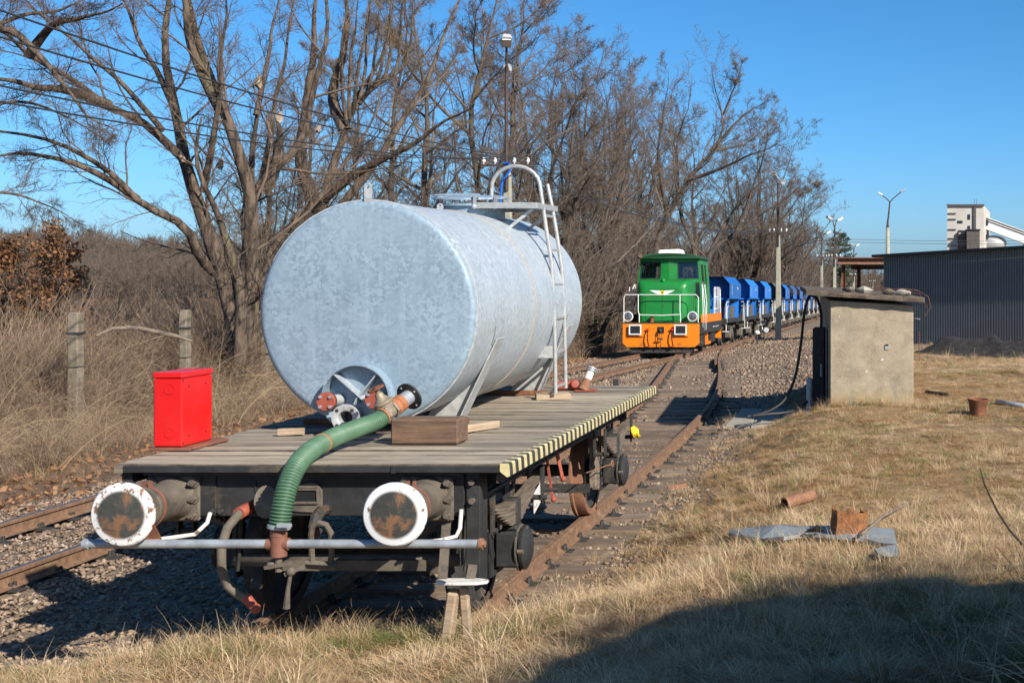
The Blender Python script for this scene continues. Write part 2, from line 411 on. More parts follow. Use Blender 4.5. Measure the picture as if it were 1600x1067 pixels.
class MB:
    def __init__(s):
        s.v, s.f, s.mi, s.sm = [], [], [], []

    def add(s, verts, faces, mi=0, smooth=False):
        o = len(s.v)
        s.v.extend([tuple(v) for v in verts])
        for f in faces:
            s.f.append([i + o for i in f])
            s.mi.append(mi)
            s.sm.append(smooth)
        return s

    def box(s, x0, x1, y0, y1, z0, z1, mi=0):
        v = [(x, y, z) for z in (z0, z1) for y in (y0, y1) for x in (x0, x1)]
        return s.add(v, [(0, 2, 3, 1), (4, 5, 7, 6), (0, 1, 5, 4), (2, 6, 7, 3), (0, 4, 6, 2), (1, 3, 7, 5)], mi)

    def obox(s, c, half, R=None, mi=0):
        R = R or Matrix.Identity(3)
        c = Vector(c)
        v = [c + R @ Vector((x * half[0], y * half[1], z * half[2])) for z in (-1, 1) for y in (-1, 1) for x in (-1, 1)]
        return s.add(v, [(0, 2, 3, 1), (4, 5, 7, 6), (0, 1, 5, 4), (2, 6, 7, 3), (0, 4, 6, 2), (1, 3, 7, 5)], mi)

    def bar(s, p0, p1, w, h, mi=0, up=(0, 0, 1)):
        """rectangular bar from p0 to p1"""
        p0, p1 = Vector(p0), Vector(p1)
        d = (p1 - p0)
        L = d.length
        d.normalize()
        u = Vector(up)
        if abs(d.dot(u)) > 0.98:
            u = Vector((0, 1, 0))
        a = d.cross(u).normalized()
        b = a.cross(d)
        R = Matrix((a, d, b)).transposed()
        return s.obox((p0 + p1) / 2, (w / 2, L / 2, h / 2), R, mi)

    def cyl(s, p0, p1, r0, r1=None, n=16, caps=True, mi=0, smooth=True):
        return s.lathe([(r0, 0), (r0 if r1 is None else r1, (Vector(p1) - Vector(p0)).length)], p0, Vector(p1) - Vector(p0), n, caps, mi, smooth)

    def lathe(s, prof, org, axis, n=24, caps=True, mi=0, smooth=True, sx=1.0, sharp=True):
        org = Vector(org)
        d = Vector(axis).normalized()
        u = Vector((0, 0, 1)) if abs(d.z) < 0.9 else Vector((1, 0, 0))
        a = d.cross(u).normalized()
        b = d.cross(a).normalized()
        cs = [(math.cos(2 * math.pi * i / n), math.sin(2 * math.pi * i / n)) for i in range(n)]

        def ring(r, h):
            return [org + d * h + a * (r * c * sx) + b * (r * q) for c, q in cs]
        for k in range(len(prof) - 1):
            v = ring(*prof[k]) + ring(*prof[k + 1])
            s.add(v, [(i, (i + 1) % n, n + (i + 1) % n, n + i) for i in range(n)], mi, smooth)
        if caps:
            if prof[0][0] > 1e-6:
                s.add(ring(*prof[0]), [tuple(range(n))[::-1]], mi)
            if prof[-1][0] > 1e-6:
                s.add(ring(*prof[-1]), [tuple(range(n))], mi)
        return s

    def tube(s, path, r, n=8, caps=True, mi=0, smooth=True, closed=False):
        P = [Vector(p) for p in path]
        N = len(P)
        rr = r if isinstance(r, (list, tuple)) else [r] * N
        T = []
        for i in range(N):
            if closed:
                t = P[(i + 1) % N] - P[i - 1]
            else:
                t = P[min(i + 1, N - 1)] - P[max(i - 1, 0)]
            T.append(t.normalized())
        u = Vector((0, 0, 1)) if abs(T[0].z) < 0.9 else Vector((1, 0, 0))
        a = T[0].cross(u).normalized()
        verts = []
        for i in range(N):
            a = (a - T[i] * a.dot(T[i])).normalized()
            b = T[i].cross(a)
            for k in range(n):
                an = 2 * math.pi * k / n
                verts.append(P[i] + a * (rr[i] * math.cos(an)) + b * (rr[i] * math.sin(an)))
        faces = []
        for i in range(N if closed else N - 1):
            j = (i + 1) % N
            for k in range(n):
                faces.append((i * n + k, i * n + (k + 1) % n, j * n + (k + 1) % n, j * n + k))
        s.add(verts, faces, mi, smooth)
        if caps and not closed:
            s.add(verts[:n], [tuple(range(n))[::-1]], mi)
            s.add(verts[-n:], [tuple(range(n))], mi)
        return s

    def prism(s, poly, lo, hi, plane='xz', mi=0):
        """extrude a 2-D polygon: plane 'xz' along y, 'yz' along x, 'xy' along z"""
        def p(a, b, h):
            return {'xz': (a, h, b), 'yz': (h, a, b), 'xy': (a, b, h)}[plane]
        n = len(poly)
        v = [p(a, b, lo) for a, b in poly] + [p(a, b, hi) for a, b in poly]
        f = [(i, (i + 1) % n, n + (i + 1) % n, n + i) for i in range(n)]
        f += [tuple(range(n))[::-1], tuple(range(n, 2 * n))]
        return s.add(v, f, mi)

    def ball(s, c, r, n=12, m=8, mi=0, sc=(1, 1, 1)):
        c = Vector(c)
        v = [c + Vector((0, 0, -r * sc[2]))]
        for j in range(1, m):
            t = -math.pi / 2 + math.pi * j / m
            for i in range(n):
                p = 2 * math.pi * i / n
                v.append(c + Vector((r * sc[0] * math.cos(t) * math.cos(p), r * sc[1] * math.cos(t) * math.sin(p), r * sc[2] * math.sin(t))))
        v.append(c + Vector((0, 0, r * sc[2])))
        f = [(0, 1 + (i + 1) % n, 1 + i) for i in range(n)]
        for j in range(m - 2):
            for i in range(n):
                a = 1 + j * n
                f.append((a + i, a + (i + 1) % n, a + n + (i + 1) % n, a + n + i))
        t = len(v) - 1
        a = 1 + (m - 2) * n
        f += [(a + i, a + (i + 1) % n, t) for i in range(n)]
        return s.add(v, f, mi, True)

    def warp(s, fn):
        s.v = [tuple(fn(*v)) for v in s.v]
        return s

    def build(s, name, m, parent=None, bevel=0, origin=None, recalc=True):
        """one mesh object; vertices are given in the space of the thing's own origin record"""
        org = ORG.get(parent.name, Vector((0, 0, 0))) if parent else (Vector(origin) if origin is not None else Vector((0, 0, 0)))
        own = Vector(origin) if origin is not None else org
        me = bpy.data.meshes.new(name)
        me.from_pydata([(a - own.x, b - own.y, c - own.z) for a, b, c in s.v], [], s.f)
        for x in (m if isinstance(m, (list, tuple)) else [m]):
            me.materials.append(MT[x] if isinstance(x, str) else x)
        me.polygons.foreach_set('material_index', s.mi)
        me.polygons.foreach_set('use_smooth', s.sm)
        if recalc:
            import bmesh
            bm = bmesh.new()
            bm.from_mesh(me)
            bmesh.ops.remove_doubles(bm, verts=bm.verts, dist=1e-5)
            bmesh.ops.recalc_face_normals(bm, faces=bm.faces)
            for e in bm.edges:
                if len(e.link_faces) == 2 and e.calc_face_angle(0) > 0.6:
                    e.smooth = False
            bm.to_mesh(me)
            bm.free()
        me.update()
        o = bpy.data.objects.new(name, me)
        COL.objects.link(o)
        ORG[o.name] = own
        if parent:
            o.parent = parent
            o.location = own - org
        else:
            o.location = own
        if bevel:
            b = o.modifiers.new('edge', 'BEVEL')
            b.width = bevel
            b.segments = 1
            b.limit_method = 'ANGLE'
        return o


def tag(o, label=None, cat=None, group=None, kind=None):
    if label: o['label'] = label
    if cat: o['category'] = cat
    if group: o['group'] = group
    if kind: o['kind'] = kind
    return o


def thing(name, loc, label=None, cat=None, group=None, kind=None):
    """an Empty at the thing's base; parts are then given in the same space as loc"""
    o = bpy.data.objects.new(name, None)
    o.empty_display_size = 0.2
    COL.objects.link(o)
    o.location = loc
    ORG[o.name] = Vector(loc)
    return tag(o, label, cat, group, kind)


def copy_tree(o, parent=None):
    c = o.copy()
    COL.objects.link(c)
    c.parent = parent
    for ch in list(o.children):
        copy_tree(ch, c)
    return c


def np_mesh(name, verts, faces, mats, nside=4, smooth=False, matidx=None):
    """fast mesh from numpy arrays: verts (N,3), faces (M,nside)"""
    me = bpy.data.meshes.new(name)
    verts = np.ascontiguousarray(verts, np.float32)
    faces = np.ascontiguousarray(faces, np.int32)
    me.vertices.add(len(verts))
    me.vertices.foreach_set('co', verts.ravel())
    me.loops.add(faces.size)
    me.loops.foreach_set('vertex_index', faces.ravel())
    me.polygons.add(len(faces))
    me.polygons.foreach_set('loop_start', np.arange(len(faces), dtype=np.int32) * nside)
    me.polygons.foreach_set('loop_total', np.full(len(faces), nside, np.int32))
    if smooth:
        me.polygons.foreach_set('use_smooth', np.ones(len(faces), bool))
    for x in (mats if isinstance(mats, (list, tuple)) else [mats]):
        me.materials.append(MT[x] if isinstance(x, str) else x)
    if matidx is not None:
        me.polygons.foreach_set('material_index', np.ascontiguousarray(matidx, np.int32))
    me.update(calc_edges=True)
    return me


def np_obj(name, me, parent=None, loc=(0, 0, 0)):
    o = bpy.data.objects.new(name, me)
    COL.objects.link(o)
    o.location = loc
    if parent:
        o.parent = parent
    ORG[o.name] = Vector(loc)
    return o


def scatter(name, protos, pts, rot, scl, pick, label, cat):
    """instances of small prototype meshes over given points, as one object of kind stuff"""
    coll = bpy.data.collections.new(name + '_kinds')
    for i, me in enumerate(protos):
        coll.objects.link(bpy.data.objects.new('%s_kind_%02d' % (name, i), me))
    me = bpy.data.meshes.new(name)
    n = len(pts)
    me.vertices.add(n)
    me.vertices.foreach_set('co', np.ascontiguousarray(pts, np.float32).ravel())
    for an, typ, key, val in (('rot', 'FLOAT_VECTOR', 'vector', rot), ('scl', 'FLOAT', 'value', scl), ('pick', 'INT', 'value', pick)):
        a = me.attributes.new(an, typ, 'POINT')
        dt = np.int32 if typ == 'INT' else np.float32
        a.data.foreach_set(key, np.ascontiguousarray(val, dt).ravel())
    o = bpy.data.objects.new(name, me)
    COL.objects.link(o)
    ng = bpy.data.node_groups.new(name, 'GeometryNodeTree')
    ng.interface.new_socket('Geometry', in_out='INPUT', socket_type='NodeSocketGeometry')
    ng.interface.new_socket('Geometry', in_out='OUTPUT', socket_type='NodeSocketGeometry')
    gi = ng.nodes.new('NodeGroupInput')
    go = ng.nodes.new('NodeGroupOutput')
    ci = ng.nodes.new('GeometryNodeCollectionInfo')
    ci.inputs['Collection'].default_value = coll
    ci.inputs['Separate Children'].default_value = True
    ci.inputs['Reset Children'].default_value = True
    ip = ng.nodes.new('GeometryNodeInstanceOnPoints')
    ip.inputs['Pick Instance'].default_value = True

    def attr(an, typ):
        a = ng.nodes.new('GeometryNodeInputNamedAttribute')
        a.data_type = typ
        a.inputs['Name'].default_value = an
        return a.outputs[0]
    L = ng.links.new
    L(gi.outputs[0], ip.inputs['Points'])
    L(ci.outputs[0], ip.inputs['Instance'])
    L(attr('pick', 'INT'), ip.inputs['Instance Index'])
    L(attr('rot', 'FLOAT_VECTOR'), ip.inputs['Rotation'])
    L(attr('scl', 'FLOAT'), ip.inputs['Scale'])
    L(ip.outputs[0], go.inputs[0])
    md = o.modifiers.new('scatter', 'NODES')
    md.node_group = ng
    tag(o, label, cat, None, 'stuff')
    return o

# ================================================================ terrain
def grade(y):
    """the line runs level past the camera, then falls away at about 2.3 %"""
    y = np.asarray(y, float)
    d = np.clip(y - 24.0, 0, 13.0)
    z = -0.0234 * d * d / 26.0
    z = z - 0.0234 * np.clip(y - 37.0, 0, 190.0)
    return z


def wob(x, y, s=1.0):
    x = np.asarray(x, float) * s
    y = np.asarray(y, float) * s
    return (np.sin(1.7 * x + 0.9 * y + 0.5) + np.sin(-1.1 * x + 2.3 * y + 2.1) + np.sin(3.3 * x - 1.9 * y + 1.0) * 0.6
            + np.sin(4.9 * x + 4.1 * y + 4.0) * 0.4 + np.sin(0.5 * x - 0.7 * y)) / 4.0


def smooth_line(pts):
    ys = np.arange(0, 330.01, 0.5)
    a = np.array(pts, float)
    xs = np.interp(ys, a[:, 0], a[:, 1])
    k = np.hanning(15)
    k /= k.sum()
    xs = np.convolve(np.pad(xs, 7, 'edge'), k, 'valid')
    return lambda y: np.interp(y, ys, xs)


SIDING = smooth_line([(0, -3.9), (20, -3.9), (24.5, -4.0), (29, -4.35), (34, -4.95), (41, -5.85), (47, -6.5), (53, -7.0), (60, -7.2), (70, -7.1), (330, -6.9)])
MAIN = smooth_line([(0, -8.38), (22, -8.38), (30, -8.15), (38, -7.85), (45, -7.6), (53, -7.3), (60, -7.2), (70, -7.1), (160, -6.9), (200, -5.5), (235, -1.0), (260, 6.0), (330, 40.0)])


def bank(x, y):
    """how much of the raised grass field there is at a place (0..1)"""
    edge = -2.8 - 0.1 * sstep(16, 26, y) - 2.2 * sstep(28, 46, y)
    w = 2.2 + 0.9 * sstep(24, 40, y)
    return sstep(0, 1, (np.asarray(x, float) - edge) / w) * (1 - 0.75 * sstep(27, 42, y))


def fore(x, y):
    """the grassy rise that closes the end of the siding"""
    x = np.asarray(x, float)
    far = 9.35 + 0.35 * sstep(-4.0, -2.6, x) - 0.75 * sstep(-4.4, -6.2, x) + 0.10 * wob(x * 2.0, y)
    return 1 - sstep(-0.55, 0.45, np.asarray(y, float) - far)


def yard_bare(x, y):
    """stony ground beside the turnout where little grass grows"""
    x = np.asarray(x, float) + 0.35 * wob(x, y, 1.1)
    return sstep(23.5, 26.5, y) * (1 - sstep(44, 58, y)) * (1 - sstep(-1.3, 0.2, x + 0.02 * (np.asarray(y, float) - 26)))


def gz(x, y):
    x = np.asarray(x, float)
    y = np.asarray(y, float)
    z = grade(y) - 0.215
    b = bank(x, y)
    z = z + 0.60 * b
    f = fore(x, y) * sstep(-7.0, -5.6, x)
    z = np.maximum(z, z * (1 - f) + f * (0.02 + 0.33 * sstep(-3.4, -1.0, x)))
    left = sstep(-10.0, -12.0, x)
    z = z - 0.16 * left - 0.35 * sstep(-14, -30, x)
    # spoil heaps of ballast beside the turnout
    for hx, hy, hr, hh in ((-2.6, 34.0, 1.7, 0.42), (-3.2, 47, 2.2, 0.5), (-1.3, 41.5, 2.2, 0.45)):
        z = z + hh * np.exp(-(((x - hx) / hr) ** 2 + ((y - hy) / (hr * 1.5)) ** 2))
    near = 1 - sstep(60, 120, y)
    z = z + near * wob(x, y, 0.8) * (0.018 + 0.06 * np.maximum(b, f) + 0.07 * left)
    z = z + near * wob(x, y, 3.1) * (0.008 + 0.026 * np.maximum(b, f))
    pad = sstep(-2.9, -2.6, x) * (1 - sstep(-0.95, -0.6, x)) * sstep(21.0, 21.4, y) * (1 - sstep(24.0, 24.8, y))
    z = z * (1 - pad) - 0.02 * pad
    return z


def make_ground():
    gx = np.concatenate([np.arange(-900, -120, 60), np.arange(-120, -40, 8), np.arange(-40, -16, 1.0), np.arange(-16, 9, 0.16), np.arange(9, 40, 2.0), np.arange(40, 901, 60)])
    gy = np.concatenate([np.arange(-60, 4, 6), np.arange(4, 30, 0.16), np.arange(30, 70, 0.6), np.arange(70, 240, 6), np.arange(240, 1500, 70)])
    X, Y = np.meshgrid(gx, gy)
    Z = gz(X, Y)
    V = np.stack([X, Y, Z], -1).reshape(-1, 3)
    nx, ny = len(gx), len(gy)
    i = np.arange(nx - 1)[None, :] + np.arange(ny - 1)[:, None] * nx
    F = np.stack([i, i + 1, i + 1 + nx, i + nx], -1).reshape(-1, 4)
    m, nt, b = new_mat('ground_cover')
    v = coords(nt)
    at_f = nt.nodes.new('ShaderNodeAttribute'); at_f.attribute_name = 'field'
    at_l = nt.nodes.new('ShaderNodeAttribute'); at_l.attribute_name = 'litter'
    n1 = noise(nt, v, 1.3, 8, 0.7, 0.4)
    n2 = noise(nt, v, 14, 6, 0.7)
    gravel = ramp(nt, n2, [(0.3, (0.085, 0.066, 0.052)), (0.5, (0.21, 0.16, 0.118)), (0.7, (0.34, 0.27, 0.20))])
    straw = ramp(nt, n2, [(0.28, (0.15, 0.098, 0.05)), (0.5, (0.31, 0.21, 0.105)), (0.72, (0.46, 0.335, 0.18))])
    brown = ramp(nt, n1, [(0.36, (0.13, 0.075, 0.042)), (0.6, (0.26, 0.18, 0.092))])
    straw = mix(nt, 0.42, straw, brown)
    leaf = ramp(nt, n2, [(0.3, (0.075, 0.047, 0.03)), (0.55, (0.19, 0.12, 0.075)), (0.75, (0.30, 0.2, 0.13))])
    edge = nt.nodes.new('ShaderNodeMath'); edge.operation = 'MULTIPLY_ADD'
    edge.inputs[1].default_value = 0.9
    sub = nt.nodes.new('ShaderNodeMath'); sub.operation = 'SUBTRACT'; sub.inputs[1].default_value = 0.5
    nt.links.new(n1, sub.inputs[0]); nt.links.new(sub.outputs[0], edge.inputs[0]); nt.links.new(at_f.outputs['Fac'], edge.inputs[2])
    col = mix(nt, ramp(nt, edge.outputs[0], [(0.3, 0.0), (0.6, 1.0)]), gravel, straw)
    col = mix(nt, at_l.outputs['Fac'], col, leaf)
    nt.links.new(col, b.inputs['Base Color'])
    b.inputs['Roughness'].default_value = 0.95
    b.inputs['Specular IOR Level'].default_value = 0.15
    bump(nt, b, n2, 0.8, 0.04)
    me = np_mesh('ground', V, F, m, 4, True)
    x, y = V[:, 0], V[:, 1]
    fld = np.maximum(bank(x, y), fore(x, y) * sstep(-7.0, -5.6, x))
    fld = np.maximum(fld, sstep(2, 5, x))
    fld = fld * (1 - 0.85 * yard_bare(x, y))
    lit = sstep(-9.9, -11.2, x + 0.4 * wob(x, y, 1.3))
    for nme, val in (('field', fld), ('litter', lit)):
        a = me.attributes.new(nme, 'FLOAT', 'POINT')
        a.data.foreach_set('value', np.ascontiguousarray(val, np.float32))
    o = np_obj('ground', me)
    tag(o, 'brown ground of ballast, leaf litter and dry field', None, None, 'structure')


make_ground()

# ---- low wooded hills far off to the left
def make_hills():
    xs = np.linspace(-560, 60, 90)
    ys = np.linspace(330, 620, 16)
    X, Y = np.meshgrid(xs, ys)
    ridge = 14.5 + 4 * np.sin(X / 95.0 + 0.8) + 2 * np.sin(X / 31.0) + 1.2 * np.sin(X / 9.0)
    ridge = ridge * (1 - sstep(-150, 20, X)) 
    Z = -7 + ridge * sstep(330, 520, Y) * (1 - 0.5 * sstep(560, 620, Y))
    V = np.stack([X, Y, Z], -1).reshape(-1, 3)
    nx, ny = len(xs), len(ys)
    i = np.arange(nx - 1)[None, :] + np.arange(ny - 1)[:, None] * nx
    F = np.stack([i, i + 1, i + 1 + nx, i + nx], -1).reshape(-1, 4)
    MT['hill'] = mat('hill', (0.17, 0.125, 0.10), (0.10, 0.08, 0.07), 1.0, 0, 0.05, bmp=0.0)
    o = np_obj('hills', np_mesh('hills', V, F, 'hill', 4, True))
    tag(o, 'low brown wooded hills along the horizon', None, None, 'structure')
    return lambda x, y: -7 + (14.5 + 4 * np.sin(x / 95.0 + 0.8) + 2 * np.sin(x / 31.0) + 1.2 * np.sin(x / 9.0)) * (1 - sstep(-150, 20, x)) * sstep(330, 520, y) * (1 - 0.5 * sstep(560, 620, y))


HILL_Z = make_hills()

# ---- invented bank outside the frame, added to shade the near corner of the field
def make_shadow_bank():
    us = np.linspace(0, 2 * math.pi, 160, endpoint=False)
    rs = np.linspace(0, 1, 26)
    U, R = np.meshgrid(us, rs)
    cx, cy = 4.5, 2.4
    ax, ay = 4.3, 5.2
    X = cx + ax * R * np.sign(np.cos(U)) * np.abs(np.cos(U)) ** 0.55
    Y = cy + ay * R * np.sign(np.sin(U)) * np.abs(np.sin(U)) ** 0.55
    H = 2.95 * (1 - sstep(0.72, 1.0, R)) * (1 + 0.07 * wob(X, Y, 1.3)) + 0.16 * wob(X, Y, 3.0) * (R < 0.9)
    Z = 0.2 + H
    V = np.stack([X, Y, Z], -1).reshape(-1, 3)
    n, k = len(us), len(rs)
    i = np.arange(n)[None, :] + np.arange(k - 1)[:, None] * n
    j = (np.arange(n)[None, :] + 1) % n + np.arange(k - 1)[:, None] * n
    F = np.stack([i, i + n, j + n, j], -1).reshape(-1, 4)
    MT['shadow_bank_soil'] = mat('shadow_bank_soil', (0.25, 0.18, 0.09), (0.13, 0.09, 0.05), 0.95, 0, 3, bmp=0.6)
    o = np_obj('shadow_bank', np_mesh('shadow_bank', V, F, 'shadow_bank_soil', 4, True))
    tag(o, 'steep grassed bank added out of frame to cast the foreground shadow', None, None, 'structure')
    return V


SHADOW_BANK_V = make_shadow_bank()

# ================================================================ railway tracks
RAIL_PROFILE = [(-0.062, -0.155), (0.062, -0.155), (0.062, -0.143), (0.012, -0.125), (0.009, -0.05), (0.034, -0.036), (0.036, -0.006),
                (0.028, 0.0), (-0.028, 0.0), (-0.036, -0.006), (-0.034, -0.036), (-0.009, -0.05), (-0.012, -0.125), (-0.062, -0.143)]


def sweep_rail(name, line, off, y0, y1, parent, top='rail_rust', lower=0.0):
    ys = np.concatenate([np.arange(y0, min(y1, 75), 0.5), np.arange(75, y1, 3.0), [y1]]) if y1 > 75 else np.append(np.arange(y0, y1, 0.5), y1)
    ys = np.unique(ys)
    xs = line(ys)
    dx = np.gradient(xs, ys)
    n = np.stack([np.ones_like(dx), -dx], -1)
    n /= np.linalg.norm(n, axis=1)[:, None]
    px = xs + n[:, 0] * off
    py = ys + n[:, 1] * off
    pz = grade(ys) - lower
    mb = MB()
    prof = RAIL_PROFILE
    k = len(prof)
    V = []
    for i in range(len(ys)):
        for a, b in prof:
            V.append((px[i] + n[i, 0] * a, py[i] + n[i, 1] * a, pz[i] + b))
    for i in range(len(ys) - 1):
        for q in range(k):
            r = (q + 1) % k
            mb.add([V[i * k + q], V[i * k + r], V[(i + 1) * k + r], V[(i + 1) * k + q]], [(0, 1, 2, 3)], 1 if q == 7 else 0)
    mb.add([V[q] for q in range(k)], [tuple(range(k))[::-1]])
    return mb.build(name, ['rail_rust', top], parent)


def plate_mesh():
    mb = MB()
    mb.box(-0.17, 0.17, -0.075, 0.075, 0, 0.014)
    for sx in (-1, 1):
        mb.box(sx * 0.085 - 0.022, sx * 0.085 + 0.022, -0.05, 0.05, 0.014, 0.034)
        for sy in (-1, 1):
            mb.cyl((sx * 0.085, sy * 0.028, 0.034), (sx * 0.085, sy * 0.028, 0.075), 0.017, 0.014, 6, True, 0, False)
    o = mb.build('rail_clip', 'dark_iron')
    me = o.data
    bpy.data.objects.remove(o)
    return me


PLATE = plate_mesh()


def sleeper_mesh(i):
    mb = MB()
    r = random.Random(i)
    nx = 6
    xs = [-1.25 + 2.5 * k / nx for k in range(nx + 1)]
    for k in range(nx):
        j0, j1 = [r.uniform(-0.012, 0.012) for _ in range(2)]
        mb.box(xs[k], xs[k + 1], -0.12 + 0, 0.12, -0.15, 0.0)
    mb.warp(lambda x, y, z: (x + 0.02 * math.sin(9 * y + i), y + 0.012 * math.sin(4.0 * x + i * 2.1) + 0.006 * math.sin(11 * x + i), z + (0.008 * math.sin(3.1 * x + i * 1.3) if z > -0.05 else 0)))
    o = mb.build('sleeper', 'sleeper', bevel=0)
    me = o.data
    bpy.data.objects.remove(o)
    return me


SLEEPERS = [sleeper_mesh(i) for i in range(6)]


def lay_track(name, line, y0, y1, s0, s1, step, top, label, sink, lower_l=0.0, ends=None, skip=None):
    t = thing(name, (float(line(y0)), y0, 0), label, None, None, 'structure')
    e = ends or ((y0, y1), (y0, y1))
    sweep_rail('rail', line, -0.7535, e[0][0], e[0][1], t, top)
    sweep_rail('rail', line, 0.7535, e[1][0], e[1][1], t, top)
    y = s0
    i = 0
    r = random.Random(5)
    while y < s1:
        yy = y + r.uniform(-0.05, 0.05)
        x = float(line(yy))
        d = float(line(yy + 0.5) - line(yy - 0.5))
        g = float(grade(yy))
        o = bpy.data.objects.new('sleeper', SLEEPERS[i % 6])
        COL.objects.link(o)
        o.parent = t
        o.location = (x + r.uniform(-0.06, 0.06) - t.location.x, yy - t.location.y, g - 0.169 - sink)
        o.rotation_euler = (0, r.uniform(-0.006, 0.006), -math.atan(d) + r.uniform(-0.012, 0.012))
        for sx in (-1, 1):
            p = bpy.data.objects.new('rail_clip', PLATE)
            COL.objects.link(p)
            p.parent = o
            p.location = (sx * 0.7535, 0, 0.0 + sink * 0.6)
        y += step
        i += 1
    return t


lay_track('siding_track', SIDING, 8.6, 58, 8.9, 45.5, 0.64, 'rail_rust', 'rusty siding track under the flat wagon, curving into the turnout', 0.0,
          ends=((8.6, 46.2), (8.6, 60.0)))
lay_track('main_track', MAIN, 6.0, 320, 7.3, 62, 0.66, 'rail_shine', 'worn track the locomotive stands on', 0.035)


# ---- closure and guard rails of the turnout
mb_t = thing('turnout_rails', (float(SIDING(40)), 40, float(grade(40))), 'short rusty guard rail lying inside the turnout curve', 'rail')
sweep_rail('guard_rail', SIDING, 0.66, 38.5, 43.5, mb_t)

# ---- stones
def stone_mesh(i, flat=0.6):
    r = np.random.default_rng(100 + i)
    t = (1 + 5 ** 0.5) / 2
    v = np.array([(-1, t, 0), (1, t, 0), (-1, -t, 0), (1, -t, 0), (0, -1, t), (0, 1, t), (0, -1, -t), (0, 1, -t), (t, 0, -1), (t, 0, 1), (-t, 0, -1), (-t, 0, 1)], float) / 1.9
    v *= r.uniform(0.72, 1.2, (12, 1))
    v += r.uniform(-0.16, 0.16, (12, 3))
    v *= np.array([1.0, r.uniform(0.65, 0.9), flat * r.uniform(0.7, 1.1)])
    f = np.array([(0, 11, 5), (0, 5, 1), (0, 1, 7), (0, 7, 10), (0, 10, 11), (1, 5, 9), (5, 11, 4), (11, 10, 2), (10, 7, 6), (7, 1, 8),
                  (3, 9, 4), (3, 4, 2), (3, 2, 6), (3, 6, 8), (3, 8, 9), (4, 9, 5), (2, 4, 11), (6, 2, 10), (8, 6, 7), (9, 8, 1)])
    return np_mesh('stone', v * 0.5, f, 'stone', 3)


def _stone_mat():
    m, nt, b = new_mat('stone')
    r = obj_random(nt)
    col = ramp(nt, r, [(0.0, (0.085, 0.06, 0.046)), (0.25, (0.185, 0.128, 0.09)), (0.5, (0.265, 0.18, 0.122)), (0.75, (0.32, 0.228, 0.158)), (0.95, (0.39, 0.30, 0.22)), (1.0, (0.55, 0.47, 0.38))])
    v = coords(nt)
    col = mix(nt, 0.35, col, ramp(nt, noise(nt, v, 6, 4), [(0.3, (0.08, 0.06, 0.05)), (0.7, (0.31, 0.225, 0.16))]))
    nt.links.new(col, b.inputs['Base Color'])
    b.inputs['Roughness'].default_value = 0.9
    b.inputs['Specular IOR Level'].default_value = 0.2
    return m


MT['stone'] = _stone_mat()
STONES = [stone_mesh(i, 0.48) for i in range(8)]


def rand_rot(n, tilt):
    return np.stack([RNG.normal(0, tilt, n), RNG.normal(0, tilt, n), RNG.uniform(0, 6.283, n)], -1)


def spread(n, x0, x1, y0, y1, power=1.0):
    """points in a strip, thicker towards the camera"""
    u = RNG.random(n) ** power
    return RNG.uniform(x0, x1, n), y0 + (y1 - y0) * u


def make_ballast():
    xs, ys, sc = [], [], []
    for n, x0, x1, y0, y1, pw, smin, smax in (
            (26000, -10.4, -5.5, 7.6, 24, 1.35, 0.032, 0.08), (12000, -10.6, -5.6, 24, 50, 1.2, 0.04, 0.10),
            (11500, -5.6, -1.6, 9.0, 24, 1.0, 0.03, 0.085), (9500, -8.0, -1.7, 24, 50, 1.2, 0.05, 0.12),
            (5200, -4.6, -0.3, 24, 52, 1.0, 0.05, 0.14), (3000, -9, -3, 50, 80, 1, 0.08, 0.16)):
        x, y = spread(n, x0, x1, y0, y1, pw)
        xs.append(x); ys.append(y); sc.append(RNG.uniform(0, 1, n) ** 2 * (smax - smin) + smin)
    x, y, s = map(np.concatenate, (xs, ys, sc))
    keep = (np.maximum(bank(x, y), fore(x, y) * sstep(-7.0, -5.6, x)) < RNG.uniform(0.03, 0.32, len(x)) + yard_bare(x, y))
    # keep the rails clear
    for line in (SIDING, MAIN):
        d = np.abs(np.abs(x - line(y)) - 0.7535)
        keep &= ~((d < 0.05) & (y < 46))
    # sleepers of the siding stay mostly bare, the more so towards the turnout
    inside = np.abs(x - SIDING(y)) < 1.3
    keep &= ~(inside & (RNG.random(len(x)) < 0.45 + 0.3 * sstep(18, 28, y)) & (y < 44))
    x, y, s = x[keep], y[keep], s[keep]
    z = gz(x, y) + s * 0.12
    mainbed = np.abs(x - MAIN(y)) < 1.6
    z = z + 0.02 * mainbed
    scatter('track_ballast', STONES, np.stack([x, y, z], -1), rand_rot(len(x), 0.5), s, RNG.integers(0, 8, len(x)),
            'loose brown and grey ballast stones along both tracks', 'ballast')


make_ballast()

# ================================================================ flat wagon on the siding
WX = -3.93            # centre line of the wagon
DX0, DX1 = -5.21, -2.52
DY0, DY1 = 8.78, 14.63
DZ = 1.308            # top of the deck


